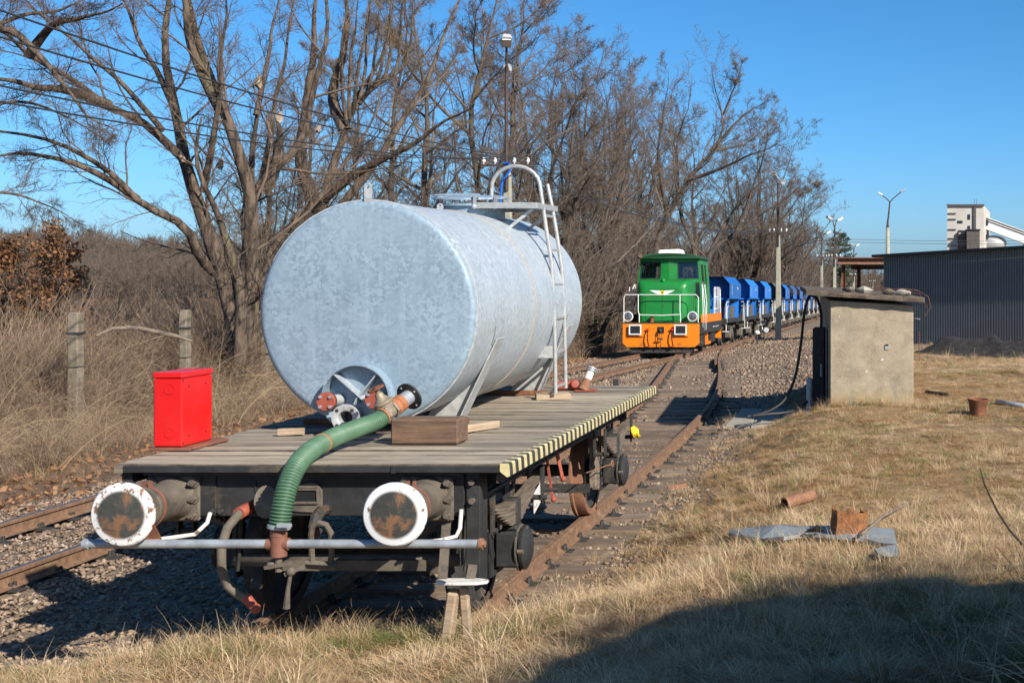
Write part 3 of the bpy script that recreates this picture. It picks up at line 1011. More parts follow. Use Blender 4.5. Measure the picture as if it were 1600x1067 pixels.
def deck():
    w = thing('flat_wagon', (WX, 11.7, 0), 'old flat wagon with grey plank deck and black steel frame carrying the tank', 'wagon')
    r = random.Random(3)
    # deck planks, laid across
    y = DY0 + 0.004
    while y < DY1 - 0.05:
        wd = min(r.uniform(0.185, 0.235), DY1 - y)
        if DY1 - (y + wd) < 0.1:
            wd = DY1 - y
        mb = MB()
        n = 14
        x0 = DX0 + r.uniform(-0.012, 0.012)
        x1 = DX1 - 0.062
        xs = [x0 + (x1 - x0) * i / n for i in range(n + 1)]
        g0, g1 = r.uniform(0.002, 0.009), r.uniform(0.002, 0.009)
        tz = r.uniform(-0.005, 0.005)
        bow = r.uniform(-0.006, 0.006)
        P = []
        ph = r.uniform(0, 6)
        for i, x in enumerate(xs):
            e0 = y + g0 + 0.004 * math.sin(3.1 * x + ph) + r.uniform(-0.0015, 0.0015)
            e1 = y + wd - g1 + 0.004 * math.sin(2.3 * x + ph * 2) + r.uniform(-0.0015, 0.0015)
            z = DZ + tz + bow * math.sin(math.pi * i / n) + r.uniform(-0.0015, 0.0015)
            cup = r.uniform(0.002, 0.006)
            P.append([(x, e0, DZ - 0.05), (x, e0, z - 0.006), (x, e0 + 0.006, z), (x, (e0 + e1) / 2, z - cup), (x, e1 - 0.008, z), (x, e1, z - 0.006), (x, e1, DZ - 0.05)])
        k = 7
        V = [p for s_ in P for p in s_]
        F = [(i * k + q, i * k + (q + 1) % k, (i + 1) * k + (q + 1) % k, (i + 1) * k + q) for i in range(n) for q in range(k)]
        F += [tuple(range(k)), tuple(range(n * k, n * k + k))[::-1]]
        mb.add(V, F)
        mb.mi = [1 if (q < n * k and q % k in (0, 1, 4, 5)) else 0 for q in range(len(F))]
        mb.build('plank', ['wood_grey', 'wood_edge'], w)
        y += wd
    # left edge batten, front black strip, striped edge
    MB().prism([(DX1 - 0.06, DZ + 0.004), (DX1 - 0.008, DZ + 0.004), (DX1, DZ - 0.006), (DX1, DZ - 0.085), (DX1 - 0.012, DZ - 0.088), (DX1 - 0.06, DZ - 0.05)], DY0 - 0.006, DY1 + 0.004).build('edge_strip', 'stripes', w)
    f = MB()
    f.box(DX0 + 0.06, DX1 - 0.07, DY0 - 0.012, DY0, DZ - 0.058, DZ - 0.012)
    f.box(-3.32, -3.29, DY0 - 0.02, DY0 - 0.013, DZ - 0.062, DZ - 0.008)
    f.build('front_strip', 'black_steel', w, bevel=0.003)
    MB().box(DX0, DX0 + 0.06, DY0 - 0.008, DY0, DZ - 0.06, DZ - 0.006).build('corner_cap', 'wood_grey', w)
    # headstock with its stamped panels
    h = MB()
    HY = 8.90
    h.box(-5.05, -2.85, HY, HY + 0.09, 0.93, 1.245)
    h.box(-5.05, -2.85, HY - 0.07, HY, 1.22, 1.243)
    h.build('headstock', 'black_steel', w, bevel=0.006)
    for x0, x1 in ((-5.045, -4.575), (-3.37, -2.86)):
        MB().box(x0, x1, HY - 0.012, HY - 0.002, 0.935, 1.235).build('headstock_panel', 'black_steel', w, bevel=0.003)
    # drawgear pocket plate and slot
    h = MB()
    cx = -3.96
    pl = [(cx - 0.12, 0.965), (cx + 0.08, 0.955), (cx + 0.12, 0.985), (cx + 0.12, 1.11), (cx + 0.08, 1.16), (cx + 0.02, 1.165), (cx - 0.06, 1.14), (cx - 0.12, 1.1)]
    h.prism(pl, HY - 0.016, HY - 0.003)
    for a, b_, c, d in ((cx - 0.07, cx + 0.085, 1.11, 1.125), (cx - 0.07, cx + 0.085, 1.02, 1.035), (cx - 0.085, cx - 0.07, 1.02, 1.125), (cx + 0.085, cx + 0.1, 1.02, 1.125)):
        h.box(a, b_, HY - 0.032, HY - 0.016, c, d)
    h.build('drawgear_plate', 'grimy_iron', w, bevel=0.004)
    MB().box(cx - 0.068, cx + 0.083, HY - 0.018, HY - 0.0155, 1.037, 1.108).build('drawgear_slot', 'rubber', w)
    # end posts beside the headstock
    h = MB()
    h.box(-2.845, -2.75, HY - 0.015, HY + 0.05, 0.5, 1.235)
    h.box(-2.765, -2.75, HY + 0.05, HY + 0.16, 0.45, 1.235)
    h.build('corner_post', 'black_steel', w, bevel=0.004)
    for z in (1.17, 1.04):
        MB().cyl((-2.80, HY - 0.05, z), (-2.80, HY - 0.015, z), 0.022, n=6, smooth=False).build('post_bolt', 'grimy_iron', w)
    # frame: sole bars, cross members
    for x in (WX - 0.93, WX + 0.93):
        s = 1 if x > WX else -1
        h = MB()
        h.box(x - 0.012, x + 0.012, HY + 0.095, 14.5, 0.95, 1.235)
        h.box(x, x + s * 0.09, HY + 0.095, 14.5, 1.205, 1.232)
        h.box(x, x + s * 0.09, HY + 0.095, 14.5, 0.952, 0.975)
        h.build('sole_bar', 'black_steel', w)
    for y in (9.7, 11.0, 12.2, 13.4, 14.3):
        MB().box(WX - 0.915, WX + 0.915, y, y + 0.1, 1.0, 1.22).build('cross_member', 'dark_iron', w)
    for y in np.arange(9.15, 14.5, 0.68):
        h = MB()
        x = WX + 0.945
        h.prism([(x + 0.085, 1.236), (DX1 - 0.03, 1.236), (DX1 - 0.03, 1.20), (x + 0.085, 1.02), (x, 1.02)], y, y + 0.018)
        h.box(x + 0.09, DX1 - 0.02, y - 0.03, y + 0.05, 1.238, 1.256)
        h.build('deck_bracket', 'black_steel', w)
    h = MB()
    h.box(DX1 - 0.10, DX1 - 0.065, DY0 + 0.05, DY1 - 0.1, 1.17, 1.252)
    h.build('edge_beam', 'dark_iron', w)
    h = MB()
    h.box(DX0 + 0.02, DX0 + 0.09, DY0 + 0.05, DY1 - 0.1, 1.17, 1.252)
    h.build('edge_beam', 'dark_iron', w)
    # far headstock with buffers (seen only from the side)
    MB().box(-5.05, -2.85, 14.5, 14.58, 0.93, 1.24).build('headstock', 'black_steel', w)

    # buffers
    def buffer(x, face, y0, s=-1):
        b = MB()
        b.box(x - 0.18, x + 0.18, y0 + (0.0 if s < 0 else 0) , y0 + 0.028, 0.90, 1.215)
        base = b.build('buffer', 'grimy_iron', w, bevel=0.012)
        c = Vector((x, y0, 1.06))
        b = MB()
        b.lathe([(0.15, 0.0), (0.135, 0.04), (0.128, 0.10), (0.125, 0.36)], c, (0, -1, 0), 32)
        b.lathe([(0.135, 0.355), (0.138, 0.36), (0.138, 0.395), (0.135, 0.40)], c, (0, -1, 0), 32)
        b.build('casing', 'grimy_iron', base)
        b = MB()
        b.lathe([(0.142, 0.33), (0.142, 0.352)], c, (0, -1, 0), 32)
        b.box(x - 0.012, x + 0.004, y0 - 0.36, y0 - 0.33, 1.19, 1.235)
        b.box(x + 0.03, x + 0.046, y0 - 0.36, y0 - 0.33, 1.19, 1.235)
        b.build('collar', 'brown_steel', base)
        b = MB()
        b.lathe([(0.105, 0.40), (0.105, 0.55), (0.13, 0.572)], c, (0, -1, 0), 28, caps=False)
        b.build('plunger', 'grimy_iron', base)
        b = MB()
        b.lathe([(0.02, 0.560), (0.200, 0.566), (0.206, 0.576), (0.206, 0.590), (0.196, 0.602), (0.15, 0.613), (0.08, 0.619), (0.0, 0.622)], c, (0, -1, 0), 56, caps=False)
        b.build('head', face, base, origin=c + Vector((0, -0.6, 0)))
        for sx in (-1, 1):
            for z in (0.945, 1.06, 1.17):
                b = MB()
                b.cyl((x + sx * 0.148, y0 - 0.014, z), (x + sx * 0.148, y0 - 0.0, z), 0.036, n=14)
                b.cyl((x + sx * 0.148, y0 - 0.05, z), (x + sx * 0.148, y0 - 0.014, z), 0.024, n=6, smooth=False)
                b.cyl((x + sx * 0.148, y0 - 0.075, z), (x + sx * 0.148, y0 - 0.05, z), 0.012, n=8)
                b.build('bolt', 'grimy_iron', base)
        return base

    buffer(-4.86, 'buffer_face_a', 8.868)
    buffer(-3.11, 'buffer_face_b', 8.868)

    # wheelsets, axle guards, axle boxes, springs
    for ay in (10.02, 13.87):
        ws = MB()
        ws.cyl((WX - 1.0, ay, 0.47), (WX + 1.0, ay, 0.47), 0.065, n=16)
        ws = ws.build('wheelset', 'dark_iron', w)
        for s in (-1, 1):
            xx = WX + 0.0 + s * 0.7535 + 0.03
            b = MB()
            b.lathe([(0.06, 0.02), (0.12, 0.03), (0.13, 0.055), (0.36, 0.045), (0.40, 0.02), (0.40, 0.12), (0.36, 0.10), (0.13, 0.085), (0.12, 0.12), (0.06, 0.13)], (xx - s * 0.07, ay, 0.47), (s, 0, 0), 48, caps=False)
            wh = b.build('wheel', 'dark_iron', ws)
            b = MB()
            b.lathe([(0.40, -0.002), (0.497, -0.002), (0.50, 0.006), (0.497, 0.03), (0.474, 0.036), (0.467, 0.13), (0.462, 0.137), (0.40, 0.137)], (xx - s * 0.07, ay, 0.47), (s, 0, 0), 64, caps=False)
            b.build('tyre', 'rust_pale' if (ay > 12 and s > 0) else 'dark_iron', ws)
        for s in (-1, 1):
            x = WX + s * 1.0
            # axle guard (W-iron)
            g = MB()
            for sy in (-1, 1):
                g.prism([(ay + sy * 0.16, 0.99), (ay + sy * 0.30, 0.99), (ay + sy * 0.205, 0.30), (ay + sy * 0.135, 0.30)], x - s * 0.03 - 0.009, x - s * 0.03 + 0.009, 'yz')
                g.bar((x - s * 0.02, ay + sy * 0.42, 0.985), (x - s * 0.02, ay + sy * 0.17, 0.42), 0.016, 0.07)
            g.box(x - s * 0.03 - 0.012, x - s * 0.03 + 0.012, ay - 0.205, ay + 0.205, 0.285, 0.32)
            g.build('axle_guard', 'black_steel', w)
            b = MB()
            b.box(x - 0.02, x + 0.16, ay - 0.125, ay + 0.125, 0.34, 0.615)
            b.box(x + 0.02, x + 0.14, ay - 0.085, ay + 0.085, 0.615, 0.66)
            b.warp(lambda xx_, yy_, zz_: (xx_ if s > 0 else 2 * x - xx_, yy_, zz_))
            ab = b.build('axle_box', 'black_steel', w, bevel=0.015)
            b = MB()
            b.lathe([(0.165, 0.0), (0.172, 0.012), (0.172, 0.03), (0.15, 0.045), (0.10, 0.065), (0.0, 0.07)], (x + s * 0.162, ay, 0.475), (s, 0, 0), 32, caps=True)
            b.warp(lambda xx_, yy_, zz_: (xx_, ay + (yy_ - ay) * 0.86, zz_))
            b.build('cover', 'black_steel', ab)
            b = MB()
            b.lathe([(0.178, -0.012), (0.182, 0.0)], (x + s * 0.15, ay, 0.475), (s, 0, 0), 32, caps=True)
            b.warp(lambda xx_, yy_, zz_: (xx_, ay + (yy_ - ay) * 0.86, zz_))
            b.build('seal', 'grimy_iron', ab)
            for zz, yy in ((0.62, -0.02), (0.335, 0.02), (0.47, -0.16), (0.47, 0.16)):
                MB().cyl((x + s * 0.16, ay + yy * 0.86, zz), (x + s * 0.205, ay + yy * 0.86, zz), 0.02, n=6, smooth=False).build('bolt', 'grimy_iron', ab)
            # leaf spring: stack of curved leaves
            sp = MB()
            sp.box(x + s * 0.08 - 0.055, x + s * 0.08 + 0.055, ay - 0.055, ay + 0.055, 0.655, 0.86)
            spo = sp.build('spring_buckle', 'dark_iron', w, bevel=0.008)
            for k in range(8):
                L = 0.66 - k * 0.072
                b = MB()
                z0 = 0.85 - k * 0.0215
                pts = []
                for i in range(11):
                    u = -1 + 2 * i / 10
                    pts.append((x + s * 0.08, ay + u * L, z0 + 0.085 * u * u * (L / 0.66) ** 2 - 0.02))
                V = []
                for p in pts:
                    for dx, dz in ((-0.043, -0.0098), (0.043, -0.0098), (0.043, 0.0098), (-0.043, 0.0098)):
                        V.append((p[0] + dx, p[1], p[2] + dz))
                F = [(i * 4 + q, i * 4 + (q + 1) % 4, (i + 1) * 4 + (q + 1) % 4, (i + 1) * 4 + q) for i in range(10) for q in range(4)] + [(0, 1, 2, 3), (40, 41, 42, 43)]
                b.add(V, F)
                b.build('leaf', 'spring_wood', spo)
            for sy in (-1, 1):
                b = MB()
                yy = ay + sy * 0.69
                b.prism([(yy - 0.05, 1.0), (yy + 0.05, 1.0), (yy + 0.03, 0.72), (yy, 0.68), (yy - 0.03, 0.72)], x + s * 0.08 - 0.062, x + s * 0.08 - 0.047, 'yz')
                b.prism([(yy - 0.05, 1.0), (yy + 0.05, 1.0), (yy + 0.03, 0.72), (yy, 0.68), (yy - 0.03, 0.72)], x + s * 0.08 + 0.047, x + s * 0.08 + 0.062, 'yz')
                b.cyl((x + s * 0.08 - 0.08, yy, 0.74), (x + s * 0.08 + 0.09, yy, 0.74), 0.022, n=8)
                b.build('spring_hanger', 'dark_iron', w)
    # brake gear: beam across the front, shoes, pull rods, lever with red handles
    b = MB()
    b.tube([(-4.66, 9.33, 0.53), (-3.02, 9.33, 0.53)], 0.045, 10)
    b.box(-4.3, -3.25, 9.25, 9.30, 0.47, 0.545)
    b.build('brake_beam', 'grimy_iron', w)
    for x in (-4.66, -3.02):
        b = MB()
        b.bar((x, 9.33, 0.5), (x, 9.36, 0.98), 0.03, 0.06)
        b.tube([(x + 0.06, 9.3, 0.95), (x + 0.06, 9.27, 0.6), (x + 0.03, 9.30, 0.46)], 0.014, 6)
        b.build('brake_hanger', 'dark_iron', w)
        b = MB()
        b.prism([(9.42, 0.3), (9.5, 0.3), (9.56, 0.47), (9.52, 0.64), (9.44, 0.64), (9.47, 0.47)], x + (0.06 if x < WX else -0.14), x + (0.14 if x < WX else -0.06), 'yz')
        b.build('brake_shoe', 'dark_iron', w)
    b = MB()
    b.tube([(WX, 9.4, 0.5), (WX + 0.1, 10.5, 0.62), (WX + 0.1, 13.2, 0.62)], 0.02, 6)
    b.tube([(WX + 0.9, 11.2, 0.72), (WX + 1.15, 11.2, 0.72)], 0.018, 6)
    b.build('brake_rod', 'dark_iron', w)
    b = MB()
    b.box(WX - 1.0, WX + 0.98, 13.1, 13.18, 0.36, 0.44)
    b.build('brake_beam', 'dark_iron', w)
    for ly, lz in ((11.30, 0.62), (11.65, 0.74)):
        b = MB()
        b.bar((WX + 1.02, ly, 0.98), (WX + 1.06, ly + 0.04, lz), 0.016, 0.03)
        b.ball((WX + 1.07, ly + 0.04, lz - 0.01), 0.026)
        b.build('brake_lever', 'red_flange', w)
    b = MB()
    b.prism([(11.0, 0.55), (11.22, 0.62), (11.22, 0.78), (11.0, 0.72)], WX + 0.985, WX + 0.993, 'yz')
    b.build('brake_plate', 'white_worn', w)
    # wooden brake blocks and wire with ring by the rear wheel
    for dy in (-0.36, -0.48):
        MB().box(WX + 0.93, WX + 1.0, 13.87 + dy - 0.035, 13.87 + dy + 0.035, 0.22 - dy * 0.3, 1.0).build('hanger_strap', 'spring_wood', w, bevel=0.006)
    b = MB()
    b.tube([(WX + 1.04, 12.75, 0.62), (WX + 1.1, 13.3, 0.60), (WX + 1.13, 13.5, 0.59)], 0.006, 6)
    b.tube([(WX + 1.0, 13.2, 1.0), (WX + 1.06, 13.25, 0.64)], 0.004, 5)
    b.tube([(WX + 1.13 + 0.0, 13.55 + 0.05 * math.cos(a), 0.59 + 0.03 * math.sin(a)) for a in np.linspace(0, 6.283, 14)[:-1]], 0.008, 6, closed=True)
    b.build('pin_ring', 'rust_pale', w)
    # spray pipe slung below the buffers with its brackets
    b = MB()
    py, pz = 8.37, 0.852
    b.cyl((-5.15, py, pz), (-3.953, py, pz), 0.029, n=20)
    b.cyl((-3.848, py, pz), (-2.575, py, pz), 0.029, n=20)
    pipe = b.build('spray_pipe', 'galv_pipe', w)
    b = MB()
    b.cyl((-2.595, py, pz), (-2.57, py, pz), 0.037, n=20)
    b.cyl((-2.57, py, pz), (-2.555, py, pz), 0.024, n=6, smooth=False)
    b.build('end_cap', 'rust_pale', pipe)
    b = MB()
    b.cyl((-5.165, py, pz), (-5.13, py, pz), 0.036, n=20)
    b.build('end_cap', 'galv_pipe', pipe)
    b = MB()
    b.cyl((-3.968, py, pz), (-3.833, py, pz), 0.04, n=20)
    b.cyl((-3.9, py, pz - 0.08), (-3.9, py, pz + 0.14), 0.052, n=24)
    b.lathe([(0.0535, 0.0), (0.0555, 0.004), (0.0535, 0.008)], (-3.9, py, pz + 0.055), (0, 0, 1), 24, caps=False)
    b.build('tee_joint', 'brown_steel', pipe)
    for x in (-4.80, -3.20):
        b = MB()
        b.prism([(x - 0.06, 0.88), (x + 0.13, 0.88), (x + 0.06, 1.02), (x - 0.02, 1.02)], py + 0.01, py + 0.02)
        b.prism([(py, 0.88), (py + 0.16, 0.97), (py + 0.16, 0.99), (py, 1.0)], x + 0.0, x + 0.012, 'yz')
        b.build('pipe_bracket', 'rust', w)
    # drain cocks under the tee
    b = MB()
    b.cyl((-3.9, py, pz - 0.08), (-3.9, py, pz - 0.18), 0.022, n=10)
    b.bar((-3.98, py - 0.02, pz - 0.15), (-3.81, py - 0.02, pz - 0.12), 0.03, 0.022)
    b.bar((-3.86, py, pz - 0.2), (-3.74, py + 0.02, pz - 0.15), 0.02, 0.025)
    b.tube([(-3.82, py, pz - 0.18), (-3.84, py, pz - 0.3), (-3.85, py, pz - 0.42)], [0.012, 0.014, 0.024], 8)
    b.ball((-3.82, py, pz - 0.18), 0.03)
    b.ball((-3.95, py, pz - 0.14), 0.03)
    b.build('drain_cock', 'grimy_iron', w)
    # coupling hook and shackle
    b = MB()
    hook = [(-3.80, 8.88, 0.98), (-3.80, 8.78, 0.99), (-3.80, 8.70, 0.96), (-3.80, 8.66, 0.90), (-3.80, 8.70, 0.85), (-3.80, 8.76, 0.86)]
    b.tube(hook, [0.035, 0.038, 0.04, 0.036, 0.03, 0.018], 8)
    b.build('coupling_hook', 'dark_iron', w)
    b = MB()
    sh = [(-3.800, 8.64, 0.66), (-3.800, 8.62, 0.86), (-3.780, 8.6, 0.92), (-3.740, 8.6, 0.945), (-3.690, 8.6, 0.93), (-3.665, 8.62, 0.87), (-3.670, 8.64, 0.72), (-3.690, 8.65, 0.63)]
    b.tube(sh, 0.02, 8)
    b.cyl((-3.84, 8.64, 0.66), (-3.64, 8.65, 0.64), 0.03, n=10)
    b.build('coupling_shackle', 'grimy_iron', w)
    # brake hose at the near end
    b = MB()
    hp = [(-4.33, 8.87, 1.0), (-4.34, 8.74, 0.98), (-4.38, 8.66, 0.9), (-4.41, 8.64, 0.78), (-4.42, 8.66, 0.62), (-4.40, 8.7, 0.5), (-4.35, 8.74, 0.43), (-4.30, 8.76, 0.40)]
    b.tube(hp, 0.03, 12)
    bh = b.build('brake_hose', 'tan_rubber', w)
    b = MB()
    b.cyl((-4.31, 8.76, 0.41), (-4.25, 8.76, 0.34), 0.036, 0.03, n=10)
    b.ball((-4.24, 8.76, 0.33), 0.035)
    b.build('hose_coupling', 'red_flange', bh)
    b = MB()
    b.cyl((-4.33, 8.87, 1.0), (-4.34, 8.73, 0.98), 0.042, n=10)
    b.build('hose_cock', 'red_flange', bh)
    b = MB()
    b.lathe([(0.0, 0.0), (0.07, 0.012), (0.075, 0.02), (0.0, 0.05)], (-4.19, 8.80, 1.05), (0.6, -1, 0.0), 20, caps=False)
    b.warp(lambda x, y, z: (x, y, 1.05 + (z - 1.05) * 1.5))
    b.build('hose_dummy', 'tan_rubber', w)
    b = MB()
    b.bar((-4.25, 8.86, 0.97), (-4.23, 8.84, 1.13), 0.012, 0.03)
    b.build('red_handle', 'red_flange', w)
    # white grab handles under the buffers
    for pts in ([(-4.60, 8.86, 0.96), (-4.60, 8.82, 0.90), (-4.66, 8.78, 0.83), (-4.80, 8.74, 0.815), (-4.98, 8.68, 0.80)],
                [(-2.87, 8.86, 0.985), (-2.87, 8.83, 0.86), (-2.89, 8.81, 0.81), (-2.98, 8.78, 0.79), (-3.16, 8.70, 0.782)]):
        MB().tube(pts, 0.014, 8).build('grab_handle', 'white_worn', w)
    # shunter's step
    b = MB()
    st = [(-3.02, 8.78), (-2.99, 8.71), (-2.90, 8.69), (-2.72, 8.70), (-2.655, 8.74), (-2.66, 8.80), (-2.74, 8.83), (-2.95, 8.83)]
    b.prism(st, 0.50, 0.52, 'xy')
    b.build('step', 'white_worn', w, bevel=0.004)
    b = MB()
    b.bar((-2.98, 8.80, 0.50), (-2.99, 8.93, 0.95), 0.06, 0.02)
    b.bar((-2.79, 8.80, 0.50), (-2.80, 8.90, 0.60), 0.06, 0.02)
    b.build('step_strut', 'grimy_iron', w)
    # bolts and stamped frame on the headstock
    for x in (-4.60, -4.54, -4.32, -4.26, -3.45, -3.40):
        MB().cyl((x, HY - 0.03, 0.965), (x, HY - 0.002, 0.965), 0.017, n=6, smooth=False).build('headstock_bolt', 'dark_iron', w)
    b = MB()
    for a, b_, c, d in ((-4.44, -4.30, 1.165, 1.175), (-4.31, -4.30, 1.10, 1.165), (-4.44, -4.34, 1.145, 1.152)):
        b.box(a, b_, HY - 0.008, HY - 0.001, c, d)
    b.build('stamp_frame', 'dark_iron', w)
    # yellow rag on the rear spring hanger
    y = MB()
    y.add([(0, 0, 0), (0.05, 0.01, 0.02), (0.11, 0.03, -0.03), (0.02, -0.02, -0.06), (0.07, 0.02, -0.07), (0.13, 0.0, -0.09), (0.05, -0.01, -0.13), (0.10, 0.02, -0.14), (0.15, 0.03, -0.12)],
          [(0, 1, 4, 3), (1, 2, 5, 4), (3, 4, 7, 6), (4, 5, 8, 7)], 0, True)
    y.warp(lambda a, b_, c: (a * 0.75 - 2.78, b_ * 1.5 + 14.44, c * 0.85 + 0.86))
    yo = y.build('safety_rag', 'yellow_cloth', origin=(-2.6, 14.42, 0.93))
    md = yo.modifiers.new('t', 'SOLIDIFY'); md.thickness = 0.006
    tag(yo, 'crumpled yellow rag hanging from the far spring of the flat wagon', 'rag')
    return w


WAGON = deck()

# ================================================================ galvanised water tank
TX, TZ, TA, TB = -4.13, 2.285, 0.872, 0.908
TY0, TY1 = 10.40, 14.2


def tank():
    t = thing('water_tank', (TX, (TY0 + TY1) / 2, DZ), 'large galvanised steel water tank lying on the flat wagon', 'tank')
    n = 128
    prof = [(0.0, 0.0)] + [(r, -0.035 * (1 - (r / 0.86) ** 2) * 0.6) for r in (0.25, 0.5, 0.7, 0.82)]
    # end dish
    rings = [(0.0, -0.030), (0.3, -0.027), (0.6, -0.016), (0.85, -0.003), (0.945, 0.0), (0.975, 0.006), (0.992, 0.02), (1.0, 0.045)]

    def ellipse_strip(mb, rs, flip=False, y_of=None, smooth=True):
        for k in range(len(rs) - 1):
            V = []
            for r_, h in (rs[k], rs[k + 1]):
                for i in range(n):
                    a = 2 * math.pi * i / n
                    V.append((TX + TA * r_ * math.cos(a), y_of(h), TZ + TB * r_ * math.sin(a)))
            if rs[k][0] == 0:
                V = [V[0]] + V[n:]
                mb.add(V, [(0, 1 + (i + 1) % n, 1 + i) for i in range(n)], 0, smooth)
            else:
                mb.add(V, [(i, (i + 1) % n, n + (i + 1) % n, n + i) for i in range(n)], 0, smooth)
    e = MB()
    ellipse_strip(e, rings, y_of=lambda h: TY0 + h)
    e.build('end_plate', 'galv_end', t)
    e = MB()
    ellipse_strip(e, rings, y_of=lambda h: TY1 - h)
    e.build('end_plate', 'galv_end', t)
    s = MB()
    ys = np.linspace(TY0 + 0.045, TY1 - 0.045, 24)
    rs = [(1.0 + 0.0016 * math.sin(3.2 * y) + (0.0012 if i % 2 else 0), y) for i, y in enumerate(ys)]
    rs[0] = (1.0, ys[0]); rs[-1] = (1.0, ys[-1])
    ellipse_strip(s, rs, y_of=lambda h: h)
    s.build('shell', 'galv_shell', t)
    # weld seams
    for y, m_, dr in ((12.22, 'tan_weld', 0.004), (TY0 + 0.05, 'galv_leg', 0.005)):
        if m_ not in MT:
            MT[m_] = mat(m_, (0.42, 0.34, 0.24), (0.34, 0.29, 0.22), 0.7, 0, 12, bmp=0.3)
        b = MB()
        pts = [(TX + (TA + dr * 0.5) * math.cos(a), y + 0.003 * math.sin(40 * a), TZ + (TB + dr * 0.5) * math.sin(a)) for a in np.linspace(0, 2 * math.pi, 120)[:-1]]
        b.tube(pts, 0.009, 5, closed=True)
        b.build('weld_seam', m_, t)
    # lifting lugs
    for y, w_, h_ in ((TY0 + 0.02, 0.03, 0.185), (12.66, 0.03, 0.13)):
        b = MB()
        z0 = TZ + TB - 0.05
        lug = [(-w_, -0.06), (w_, -0.06), (w_, h_ - 0.02)] + [(w_ * math.cos(a), h_ - 0.02 + w_ * math.sin(a)) for a in np.linspace(0.3, math.pi - 0.3, 6)] + [(-w_, h_ - 0.02)]
        hole = [(0.011 * math.cos(a), h_ - 0.022 + 0.02 * math.sin(a)) for a in np.linspace(0, 2 * math.pi, 13)[:-1]]
        # plate as strip between outline and hole
        x = TX + 0.0 if y < 11 else TX - 0.18
        V, F = [], []
        m_ = 24
        def on_outline(a):
            c, s_ = math.cos(a), math.sin(a)
            best = 9
            o = (0, h_ - 0.022)
            for i in range(len(lug)):
                (x1, y1), (x2, y2) = lug[i], lug[(i + 1) % len(lug)]
                x1 -= o[0]; x2 -= o[0]; y1 -= o[1]; y2 -= o[1]
                den = c * (y2 - y1) - s_ * (x2 - x1)
                if abs(den) < 1e-9:
                    continue
                tt = (x1 * (y2 - y1) - y1 * (x2 - x1)) / den
                uu = (x1 * s_ - y1 * c) / den
                if tt > 0 and -1e-6 <= uu <= 1 + 1e-6:
                    best = min(best, tt)
            return (best * c, o[1] + best * s_)
        for yy in (-0.006, 0.006):
            for i in range(m_):
                a = 2 * math.pi * i / m_
                p = on_outline(a)
                V.append((x + p[0], y + yy, z0 + p[1]))
            for i in range(m_):
                a = 2 * math.pi * i / m_
                V.append((x + 0.012 * math.cos(a), y + yy, z0 + h_ - 0.022 + 0.02 * math.sin(a)))
        for i in range(m_):
            j = (i + 1) % m_
            F += [(i, j, m_ + j, m_ + i), (2 * m_ + i, 3 * m_ + i, 3 * m_ + j, 2 * m_ + j), (i, 2 * m_ + i, 2 * m_ + j, j), (m_ + i, m_ + j, 3 * m_ + j, 3 * m_ + i)]
        b.add(V, F)
        b.build('lifting_lug', 'galv_leg', t)
    # legs: outer plate leaning out to the shell, web plate facing the end
    for y0 in (11.02, 13.55):
        for s in (1, -1):
            b = MB()
            top = Vector((TX + s * (TA * 0.985), y0, TZ - 0.24))
            bot = Vector((TX + s * 0.52, y0, DZ + 0.012))
            mid = top.lerp(bot, 0.25)
            # outer flange
            for p, q in ((top + Vector((s * 0.004, 0, 0)), bot),):
                d = (q - p).normalized()
                nrm = Vector((d.z, 0, -d.x)) * (1 if s > 0 else 1)
                if nrm.x * s < 0:
                    nrm = -nrm
                V = []
                for yy, wd in ((y0, 1), (y0 + 0.19, 1)):
                    V += [p.to_tuple()[:1] + (yy,) + (p.z,), (q.x, yy, q.z), (q.x + nrm.x * 0.012, yy, q.z + nrm.z * 0.0), (p.x + nrm.x * 0.012, yy, p.z + nrm.z * 0.012)]
                b.add(V, [(0, 1, 2, 3), (4, 7, 6, 5), (0, 4, 5, 1), (1, 5, 6, 2), (2, 6, 7, 3), (3, 7, 4, 0)])
            # web following the shell
            inner = []
            for k in range(9):
                z = top.z - 0.02 + (bot.z - top.z + 0.02) * k / 8
                xx = s * TA * math.sqrt(max(0.0, 1 - ((z - TZ) / TB) ** 2)) if abs(z - TZ) < TB else s * 0.12
                xo = (top.x - TX) + ((bot.x - top.x) * k / 8)
                xi = min(abs(xx), abs(xo) - 0.01)
                xi = max(xi, abs(xo) - 0.30) if k > 4 else xi
                inner.append((TX + s * xi, z))
            outer = [(top.x - s * 0.004, top.z - 0.02), (bot.x - s * 0.003, bot.z)]
            b.prism([outer[0], outer[1]] + inner[::-1], y0 + 0.085, y0 + 0.097)
            b.box(min(bot.x, bot.x - s * 0.3), max(bot.x, bot.x - s * 0.3), y0 - 0.01, y0 + 0.2, DZ + 0.002, DZ + 0.012)
            b.build('leg', 'galv_leg', t)
            # pad on the shell
            b = MB()
            a0 = -0.33 if s > 0 else math.pi + 0.33
            pts = []
            for yy in (y0 - 0.03, y0 + 0.22):
                for k in range(5):
                    a = a0 + s * 0.2 * k / 4 * 1.0
                    pts.append((TX + (TA + 0.005) * math.cos(a), yy, TZ + (TB + 0.005) * math.sin(a)))
            b.add(pts, [(i, i + 1, 6 + i, 5 + i) for i in range(4)], 0, True)
            b.build('leg_pad', 'galv_shell', t)
    b = MB()
    for y0 in (11.08, 13.62):
        b2 = MB()
        b2.box(TX - 0.78, TX + 0.62, y0 - 0.09, y0 - 0.03, DZ + 0.004, DZ + 0.05)
        b2.build('cradle_bar', 'rust', t)
    # drain pit ring low on the end plate
    rc = Vector((-4.172, TY0, 1.605))
    R0 = 0.272
    b = MB()
    b.lathe([(R0, -0.02), (R0, 0.135), (R0 - 0.010, 0.135), (R0 - 0.010, 0.0)], rc, (0, -1, 0), 64, caps=False)
